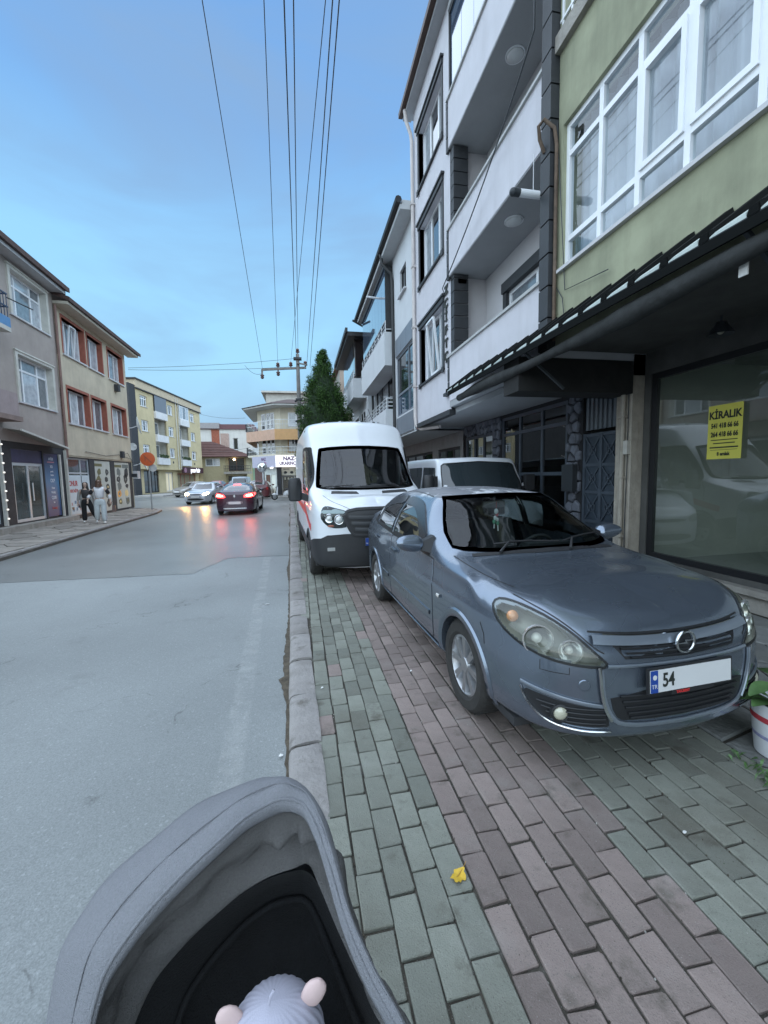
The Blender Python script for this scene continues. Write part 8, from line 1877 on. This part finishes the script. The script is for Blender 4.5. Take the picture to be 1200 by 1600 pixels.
out_ = lambda p: (p-np.array([mid_[0], mid_[1], p[2]]))/max(1e-3, np.linalg.norm(p-np.array([mid_[0], mid_[1], p[2]])))
# padded brim: rounded band between outer edge and crest, turned in under the crest
rows = []
for i in range(nn):
    a, b = D0[i], D1[i]; o = out_(a); row = []
    up = np.array([0, 0, 1.0])
    row.append(a-up*.055-o*.004); row.append(a-up*.022+o*.004)
    for t in np.linspace(0, 1, 8): row.append(a*(1-t)+b*t+up*(.016*sin(pi*t)+.0015*sin(i*.7+t*5)))
    row.append(b-up*.010-out_(b)*.010); row.append(b-up*.028-out_(b)*.006); row.append(b-up*.04+out_(b)*.006)
    rows.append(row)
g = MB(); g.grid(rows); g.build('hood_brim', M_FAB, PR, smooth=True)
g = MB(); g.tube([tuple(D1[i]-np.array([0, 0, .004])-out_(D1[i])*.003) for i in range(nn)], .0035, 6); g.build('piping', M_FAB, PR, smooth=True)
g = MB(); g.tube([tuple(D0[i]*.30+D1[i]*.70+np.array([0, 0, .0145])) for i in range(nn)], .0012, 5); g.build('seam', M_FAB, PR, smooth=True)
# outside of the hood folding down to the frame
rows = []
for i in range(nn):
    a = D0[i]; o = out_(a); z = a[2]
    rows.append([a-np.array([0, 0, .05])-o*.008, a+o*.025-np.array([0, 0, .10]), a+o*.05-np.array([0, 0, .2*(z/.9)]), a+o*.06-np.array([0, 0, .32*(z/.9)]), a+o*.05-np.array([0, 0, .42*(z/.9)])])
g = MB(); g.grid(rows); g.build('hood_shell', M_FAB, PR, smooth=True)
# crumpled lining between brim and seat
rows = []
for i in range(nn):
    a = D1[i]-np.array([0, 0, .035]); b = D2[i]; s_ = i/(nn-1); row = []
    for t in np.linspace(0, 1, 16):
        p = a*(1-t)+b*t; o = out_(p); sag = .030*sin(pi*t)
        f = .015*sin(t*9+s_*6+1.6*sin(s_*9))*sin(pi*t)**.6+.009*sin(t*15-s_*31+2*sin(s_*17))*sin(pi*t)+.006*sin(s_*70+t*6)*sin(pi*t)**2+.012*math.exp(-((s_-.62)/.07)**2)*sin(t*8)-.020*math.exp(-((t-.42-.12*sin(s_*7))/.07)**2)
        row.append(p+o*(sag+f*.9)+np.array([0, 0, f*.35]))
    rows.append(row)
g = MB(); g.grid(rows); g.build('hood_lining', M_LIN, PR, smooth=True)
rows = []
for i in range(nn):
    a, b = D2[i], D3[i]; row = []
    for t in np.linspace(0, 1, 8): p = a*(1-t)+b*t; row.append(p+out_(p)*(.012*sin(pi*t)+.004*sin(t*8+i*.12)))
    row.append(b*.4+mid_*.6-np.array([0, 0, .12])); row.append(mid_-np.array([0, 0, .20])); rows.append(row)
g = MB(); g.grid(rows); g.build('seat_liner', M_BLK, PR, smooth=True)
g = MB(); g.tube([tuple(D3[i]*.55+D2[i]*.45+np.array([0, 0, .004])) for i in range(6, nn-6)], .006, 6); g.build('liner_seam', M_BLK, PR, smooth=True)
M_FRM = pm('pram_frame', (.03, .03, .032), .4, metal=.5)
g = MB()
for s, hx, hy in ((-1, -.35, .60), (1, .12, .52)):
    p = lambda x, y, z: (x-PO[0], y-PO[1], z)
    g.tube([p(hx+.02*s, hy, .70), p(hx, hy+.05, .55), p(hx-.0, hy+.28, .18)], .016, 8); g.tube([p(hx+.01*s, hy-.10, .60), p(hx, hy-.25, .20)], .016, 8); g.tube([p(hx, hy+.05, .5), p(hx, hy-.22, .25)], .012, 6)
g.build('chassis', M_FRM, PR, smooth=40)
tw, rw_, _d = wheel_meshes(.12, .045, 5, .085, M_FRM, False)
for x, y in ((-.35, .88), (.12, .80), (-.35, .35), (.12, .27)):
    o = link('wheel', None, PR, (x-PO[0], y-PO[1], .12-(.07 if x < -.2 else -.005))); link('tyre', tw, o); link('rim', rw_, o)
g = MB(); g.tube([(-.14-PO[0]+x, -.05+y, z) for x, y, z in ((-.2, .45, .62), (-.2, .12, .98), (-.1, .06, 1.02), (.1, .06, 1.02), (.2, .1, .98), (.2, .4, .62))] if False else [(-.23, -.28, .55), (-.24, -.62, .80), (.20, -.70, .80), (.24, -.36, .55)], .014, 8); g.build('push_handle', M_FRM, PR, smooth=40)
# baby: head with face, ribbed bonnet with two ears; body under the black blanket
BB = thing('person', 'baby in the pram wearing a pale lilac knitted hat with two pink ears', 'baby', (-.075, .60, .42))
M_SKIN = pm('skin', (.52, .33, .25), .6, var=.05, vs=8); M_HAT = pm('hat_knit', (.40, .395, .47), .95, var=.03, vs=40, bump=.12, bs=500); M_EAR = pm('hat_ear_pink', (.60, .45, .43), .95, var=.06, vs=30, bump=.08, bs=600)
body = skin('body', [(0, -.02, -.06), (0, 0, .06), (0, .02, .16), (0, .012, .205), (0, .006, .27), (.075, 0, .13), (.11, -.06, .06), (.10, -.13, .05), (-.075, 0, .13), (-.11, -.06, .06), (-.10, -.13, .05), (.05, -.12, -.07), (.06, -.2, -.14), (-.05, -.12, -.07), (-.06, -.2, -.14)],
    [(0, 1), (1, 2), (2, 3), (3, 4), (2, 5), (5, 6), (6, 7), (2, 8), (8, 9), (9, 10), (0, 11), (11, 12), (0, 13), (13, 14)], [.075, .08, .065, .034, .070, .035, .028, .022, .035, .028, .022, .045, .035, .045, .035], M_SKIN, BB, 2)
g = MB(); g.ball((0, .0, .275), (.068, .074, .082), 12); g.ball((0, -.072, .262), (.010, .010, .009), 6); g.ball((-.03, -.058, .24), (.022, .015, .018), 6); g.ball((.03, -.058, .24), (.022, .015, .018), 6)
g.build('face', M_SKIN, BB, smooth=True)
g = MB()
for s in (-1, 1): g.ball((s*.026, -.066, .278), (.010, .004, .006), 6)
g.build('eyes', pm('eye_dark', (.02, .015, .012), .3), BB, smooth=True); g = MB(); g.ball((0, -.069, .236), (.016, .005, .005), 6); g.build('mouth', pm('lip', (.40, .14, .13), .5), BB, smooth=True)
rows = []; n_ = 240
for j in range(15):
    t = j/14*radians(112); rr = .081*sin(t); z = .284+.090*cos(t); rows.append([((rr*(1+.013*sin(30*2*pi*i/n_)*min(1, j/4)))*cos(2*pi*i/n_), (rr*(1+.013*sin(30*2*pi*i/n_)*min(1, j/4)))*sin(2*pi*i/n_)*1.05+.004, z-.02*max(0, sin(2*pi*i/n_))*(j/14)) for i in range(n_)])
g = MB(); g.grid(rows, closed=True); hat = g.build('hat', M_HAT, BB, smooth=True)
for s, tilt, yy, hh in ((-1, .62, .01, .345), (1, .48, .01, .352)):
    rows = []; M = Matrix.Translation((s*.057, yy, hh-.004)) @ Matrix.Rotation(s*tilt, 4, 'Y')
    for a_, w_, d_ in ((0, .016, .007), (.010, .019, .008), (.023, .019, .008), (.032, .015, .006), (.037, .008, .004), (.039, .002, .002)): rows.append([tuple(M @ Vector((w_*cos(q), d_*sin(q), a_))) for q in np.linspace(0, 2*pi, 17)[:-1]])
    g = MB(); g.grid(rows, closed=True); g.add(rows[-1], [list(range(16))]); g.build('hat_ear', M_EAR, hat, smooth=True)
g = MB(); g.tube([(-.005, -.005, .38), (-.002, -.003, .392), (.004, 0, .398)], .002, 5); g.build('hat_thread', M_HAT, hat)
g = MB(); g.ball((0, -.04, .06), (.15, .16, .15), 10); g.build('sleep_suit', pm('suit_dark', (.02, .022, .025), .95, bump=.4, bs=150), BB, smooth=True)

# ================================================================== two women walking on the far pavement
def limbs(parent, name, chains, mat, sub=1):
    v, e, r = [], [], []
    for c in chains:
        start = c[0][3] if isinstance(c[0], tuple) and len(c[0]) > 4 else None
        for k, (x, y, z, rad) in enumerate(c):
            v.append((x, y, z)); r.append(rad)
            if k: e.append((len(v)-2, len(v)-1))
    return skin(name, v, e, r, mat, parent, sub)
def joined(parent, name, verts, edges, mat, sub=2):
    return skin(name, [q[:3] for q in verts], edges, [q[3] if len(q) == 4 else q[3:5] for q in verts], mat, parent, sub)
def woman(root, h, fl, fr, kl, kr, hl, hr, el, er, hairm, skinm):
    """one continuous body; feet, knees, hands, elbows given in metres for h = 1.6"""
    k = h/1.6; V = []; E = []
    def a(x, y, z, r): V.append((x*k, y*k, z*k, r*k)); return len(V)-1
    pel = a(0, 0, .88, .125); wa = a(0, 0, 1.02, .10); che = a(0, 0, 1.20, .125); nb = a(0, .0, 1.34, .055); hd = a(0, -.01, 1.40, .050)
    E += [(pel, wa), (wa, che), (che, nb), (nb, hd)]
    for s, f, kn in ((-1, fl, kl), (1, fr, kr)):
        hip = a(s*.085, 0, .82, .085); K = a(*kn, .055); F_ = a(f[0], f[1], f[2]+.07, .038); T = a(f[0], f[1]-.10, f[2]+.035, .030); E += [(pel, hip), (hip, K), (K, F_), (F_, T)]
    for s, hn, el_ in ((-1, hl, el), (1, hr, er)):
        sh = a(s*.165, 0, 1.285, .052); e_ = a(*el_, .038); w_ = a(*hn, .026); p_ = a(hn[0]*1.02, hn[1]-.02, hn[2]-.07, .032); E += [(che, sh), (sh, e_), (e_, w_), (w_, p_)]
        for q in range(4):
            x0 = hn[0]*1.02+(q-1.5)*.013; m1 = a(x0, hn[1]-.03, hn[2]-.115, .0095); m2 = a(x0, hn[1]-.022, hn[2]-.145+abs(q-1.5)*.006, .0075); E += [(p_, m1), (m1, m2)]
        th = a(hn[0]*1.02-s*.03, hn[1]-.05, hn[2]-.085, .010); E.append((p_, th))
    body = joined(root, 'body', V, E, skinm, 1)
    g = MB(); hz = 1.49*k
    rows = []
    for t, w_, d_, dy in ((0, .02, .02, -.02), (.05, .048, .05, -.012), (.10, .062, .075, -.006), (.15, .070, .088, 0), (.20, .066, .085, .004), (.225, .04, .055, .005), (.235, .004, .006, .005)): rows.append([(w_*k*cos(q), (dy+d_*sin(q))*k, hz-.11*k+t*k) for q in np.linspace(0, 2*pi, 17)[:-1]])
    g.grid(rows, closed=True); g.ball((0, -.088*k, hz-.01*k), (.012*k, .018*k, .022*k), 5)
    for s in (-1, 1): g.ball((s*.070*k, .01*k, hz), (.012*k, .02*k, .03*k), 5)
    hdm = g.build('head', skinm, root, smooth=True)
    g = MB()
    for s in (-1, 1): g.ball((s*.028*k, -.078*k, hz+.012*k), (.011*k, .006*k, .007*k), 5)
    g.build('eyes', MATS['eye_dark'], hdm, smooth=True); g = MB(); g.ball((0, -.082*k, hz-.045*k), (.02*k, .006*k, .007*k), 5); g.build('mouth', MATS['lip'], hdm, smooth=True)
    return k
def hair(root, k, m, length, side=0, front=0):
    hz = 1.49*k; rows = []
    for j, z in enumerate(np.linspace(.118, -length, 12)):
        w_ = .094*min(1, sqrt(max(.02, (.14-z)/.07))) if z > .06 else .094+.02*max(0, -z-.02)*3; row = []
        for i in range(20):
            q = 2*pi*i/20; fy = sin(q); d_ = w_*1.12
            y = d_*fy+.012
            if fy < -.25 and z < .07 and not front: y = max(y, -.035)
            row.append(((w_*cos(q)+side*max(0, -z)*.5)*k, (y-front*max(0, .05-z)*.25)*k, hz+z*k+.006*sin(i*3+j)))
        rows.append(row)
    g = MB(); g.grid(rows, closed=True); g.add(rows[0], [list(range(20))]); g.build('hair', m, root, smooth=True)
M_SK2 = pm('skin_olive', (.46, .33, .265), .6, var=.05)
P1 = thing('person', 'woman in long grey cardigan, dark crop top and wide black trousers walking', 'person', (-8.15, 17.75, .02), radians(12))
k = woman(P1, 1.55, (-.08, -.05, .0), (.34, .12, .06), (-.08, -.02, .46), (.17, -.02, .47), (-.27, -.03, .80), (.30, -.05, .82), (-.25, .03, 1.02), (.26, .03, 1.04), None, M_SK2)
sc_ = lambda L_: [tuple(c*k for c in q) for q in L_]
joined(P1, 'top', sc_([(0, -.01, .93, .138), (0, -.01, 1.08, .135), (0, -.01, 1.20, .158), (0, 0, 1.29, .10), (-.13, 0, 1.28, .055), (.13, 0, 1.28, .055)]), [(0, 1), (1, 2), (2, 3), (3, 4), (3, 5)], pm('top_charcoal', (.045, .042, .042), .9, bump=.2), 1)
joined(P1, 'trousers', sc_([(0, 0, 1.0, .138), (0, 0, .88, .15), (-.09, 0, .78, .105), (-.085, -.02, .44, .092), (-.08, -.045, .06, .10), (.10, 0, .78, .105), (.19, -.01, .46, .095), (.32, .11, .14, .10)]), [(0, 1), (1, 2), (2, 3), (3, 4), (1, 5), (5, 6), (6, 7)], pm('trousers_black', (.010, .010, .012), .9, bump=.2), 1)
joined(P1, 'cardigan', sc_([(-.10, .07, 1.33, .05), (-.14, .06, 1.1, .075), (-.16, .05, .85, .08), (-.17, .05, .60, .07), (.10, .07, 1.33, .05), (.14, .06, 1.1, .075), (.17, .06, .85, .085), (.22, .07, .62, .075), (0, .10, 1.25, .07), (0, .11, .95, .075), (0.02, .12, .65, .07), (-.20, .01, 1.26, .062), (-.25, .03, 1.03, .055), (-.27, -.01, .86, .05), (.20, .01, 1.26, .062), (.26, .03, 1.04, .055), (.30, -.02, .88, .05)]),
    [(0, 1), (1, 2), (2, 3), (4, 5), (5, 6), (6, 7), (8, 9), (9, 10), (0, 8), (4, 8), (1, 9), (5, 9), (2, 10), (6, 10), (0, 11), (11, 12), (12, 13), (4, 14), (14, 15), (15, 16)], pm('cardigan_grey', (.30, .30, .29), .95, var=.12, vs=20, bump=.3), 1)
hair(P1, k, pm('hair_black', (.018, .014, .013), .5, var=.2), .20, .25)
for s, (x, y, z) in (('l', (-.08, -.10, .0)), ('r', (.36, .06, .05))):
    g = MB(); g.ball((x*k, y*k, z+.045), (.045, .12, .045), 8); g.build('shoe', pm('shoe_white', (.66, .66, .64), .6), P1, smooth=True)
P2 = thing('person', 'woman in white top with black upper sleeves and pale jeans, brown hair', 'person', (-7.42, 17.15, .02), radians(18))
k = woman(P2, 1.62, (-.12, .10, .03), (.12, -.06, .0), (-.10, -.02, .46), (.11, -.05, .46), (-.36, -.06, .90), (.33, -.04, .84), (-.29, .02, 1.08), (.31, .02, 1.08), None, M_SK2)
sc_ = lambda L_: [tuple(c*k for c in q) for q in L_]
joined(P2, 'top', sc_([(0, 0, .90, .15), (0, 0, 1.05, .148), (0, 0, 1.20, .165), (0, 0, 1.31, .085), (-.15, 0, 1.30, .068), (.15, 0, 1.30, .068)]), [(0, 1), (1, 2), (2, 3), (3, 4), (3, 5)], pm('top_white', (.66, .66, .68), .9, bump=.2), 1)
for s, e_, w_ in ((-1, (-.29, .02, 1.08), (-.36, -.06, .90)), (1, (.31, .02, 1.08), (.33, -.04, .84))):
    joined(P2, 'sleeve_black', sc_([(s*.20, 0, 1.27, .066), (s*.255, .01, 1.17, .072), (e_[0], e_[1], e_[2], .066)]), [(0, 1), (1, 2)], pm('sleeve_black', (.014, .014, .018), .9), 1)
    joined(P2, 'sleeve_white', sc_([(e_[0]*.99, e_[1], e_[2]-.01, .060), (w_[0]*.98, w_[1]+.01, w_[2]+.05, .055)]), [(0, 1)], MATS['top_white'], 1)
joined(P2, 'jeans', sc_([(0, 0, .96, .145), (0, 0, .86, .156), (-.10, 0, .76, .110), (-.105, -.02, .44, .098), (-.12, .09, .10, .092), (.10, 0, .76, .110), (.11, -.05, .44, .098), (.12, -.06, .06, .095)]), [(0, 1), (1, 2), (2, 3), (3, 4), (1, 5), (5, 6), (6, 7)], pm('jeans_pale', (.46, .50, .51), .9, var=.12, vs=9, bump=.3), 1)
hair(P2, k, pm('hair_brown', (.085, .045, .028), .55, var=.3), .14, -.25, .55)
for x, y, z in ((-.12, .05, .03), (.12, -.11, .0)):
    g = MB(); g.ball((x*k, y*k, z+.045), (.048, .125, .048), 8); g.build('shoe', MATS['shoe_white'], P2, smooth=True)
g = MB(); g.hexa([(.36, -.12, .42), (.50, -.12, .42), (.50, .0, .42), (.36, 0, .42), (.38, -.10, .66), (.48, -.10, .66), (.48, -.02, .66), (.38, -.02, .66)]); b_ = tag(g.build('handbag', pm('bag_brown', (.10, .06, .05), .6), None, loc=P2.location), 'small dark brown handbag held by the woman in white', 'bag')
b_.rotation_euler = (0, 0, radians(18)); g = MB(); g.tube([(.39, -.06, .66), (.37, -.06, .80), (.43, -.06, .83), (.48, -.06, .80), (.47, -.06, .66)], .008, 5); g.build('strap', MATS['bag_brown'], b_)

# ================================================================== plant bucket and weeds at the right edge
PB = thing('plant_bucket', 'white plastic bucket with red and blue label used as a planter', 'bucket', (2.60, 1.70, .006))
g = MB(); g.lathe([(0, .0), (.110, .0), (.116, .004), (.146, .27), (.146, .285), (.152, .285), (.154, .31), (.146, .31), (.140, .27), (0, .24)], 32); g.build('pail', pm('bucket_white', (.60, .62, .64), .45, var=.06, stain=.3, stc=(.35, .33, .28)), PB, smooth=40)
g = MB(); g.lathe([(.1265, .075), (.1265+.001, .09), (.1345, .16), (.136, .175)], 32); g.lathe([(.1150, .002), (.1205, .045)], 32, None, 1); 
g2 = MB(); g2.lathe([(.1405, .205), (.1436, .238)], 32); g2.build('red_label', pm('label_red', (.40, .045, .06), .5, var=.2, vs=20), PB, smooth=True, fix=False)
g = MB(); g.lathe([(.1158, .006), (.1215, .055)], 32); g.build('blue_label', pm('label_blue', (.03, .09, .34), .5, var=.2, vs=20), PB, smooth=True, fix=False)
g = MB(); g.lathe([(.1280, .105), (.1302, .125)], 32, None, 0, .5, 5.2); g.build('print_line', pm('label_violet', (.25, .26, .42), .5, var=.3, vs=40), PB, smooth=True, fix=False)
g = MB(); g.lathe([(0, .255), (.139, .262)], 20); g.build('soil', pm('soil', (.035, .026, .018), .95, var=.4, bump=.8), PB, fix=False)
pt = thing('potted_plant', 'broad green leaved plant growing in the white bucket', 'plant', (2.60, 1.70, .26))
r = random.Random(12); M_LEAF = pm('leaf_green', (.085, .165, .055), .5, var=.25, vs=12, rnd=.25)
stems = MB()
def leaf(parent, base, d, L_, w_, droop, m, seed):
    g = MB(); d = Vector(d).normalized(); sd = d.cross(Vector((0, 0, 1))).normalized(); rows = []
    for i in range(9):
        t = i/8; c = Vector(base)+d*L_*t+Vector((0, 0, -droop*t*t)); ww = w_*sin(pi*min(1, t*.93+.05))**.8; rows.append([c-sd*ww+Vector((0, 0, .25*ww)), c-sd*ww*.5+Vector((0, 0, .05*ww)), c, c+sd*ww*.5+Vector((0, 0, .05*ww)), c+sd*ww+Vector((0, 0, .25*ww))])
    g.grid(rows); return g.build('leaf', m, parent, smooth=True, fix=False)
for i, a in enumerate((pi, 2.6, 3.6, 2.1, 4.3, 1.2, 5.2, .4, 3.1, 2.9)):
    h = .06+.05*(i % 3); b0 = Vector((.03*cos(a), .03*sin(a), .0)); b1 = Vector((.07*cos(a), .07*sin(a), h)); stems.tube([b0, (b0+b1)/2+Vector((0, 0, .02)), b1], .004, 5)
    leaf(pt, b1, (cos(a), sin(a), .45-.15*(i % 3)), .17+.03*(i % 2), .045, .07, M_LEAF, i)
stems.build('stem', pm('stem_green', (.07, .12, .04), .6), pt)
wd = MB(); r = random.Random(3)
for i in range(160):
    c = Vector((2.33+r.gauss(0, .035), 1.0+r.uniform(0, .75), .0)); 
    if r.random() < .4: c = Vector((2.36+r.gauss(0, .05), 1.42+r.gauss(0, .07), 0))
    a = r.uniform(0, 2*pi); h = r.uniform(.02, .06); d = Vector((cos(a), sin(a), 0)); s_ = d.cross(Vector((0, 0, 1)))*r.uniform(.004, .012)
    wd.add([c, c+d*h*.5+s_+Vector((0, 0, h*.7)), c+d*h+Vector((0, 0, h*.8)), c+d*h*.5-s_+Vector((0, 0, h*.7))], [(0, 1, 2, 3)])
tag(wd.build('weeds', M_LEAF, fix=False), kind='stuff')
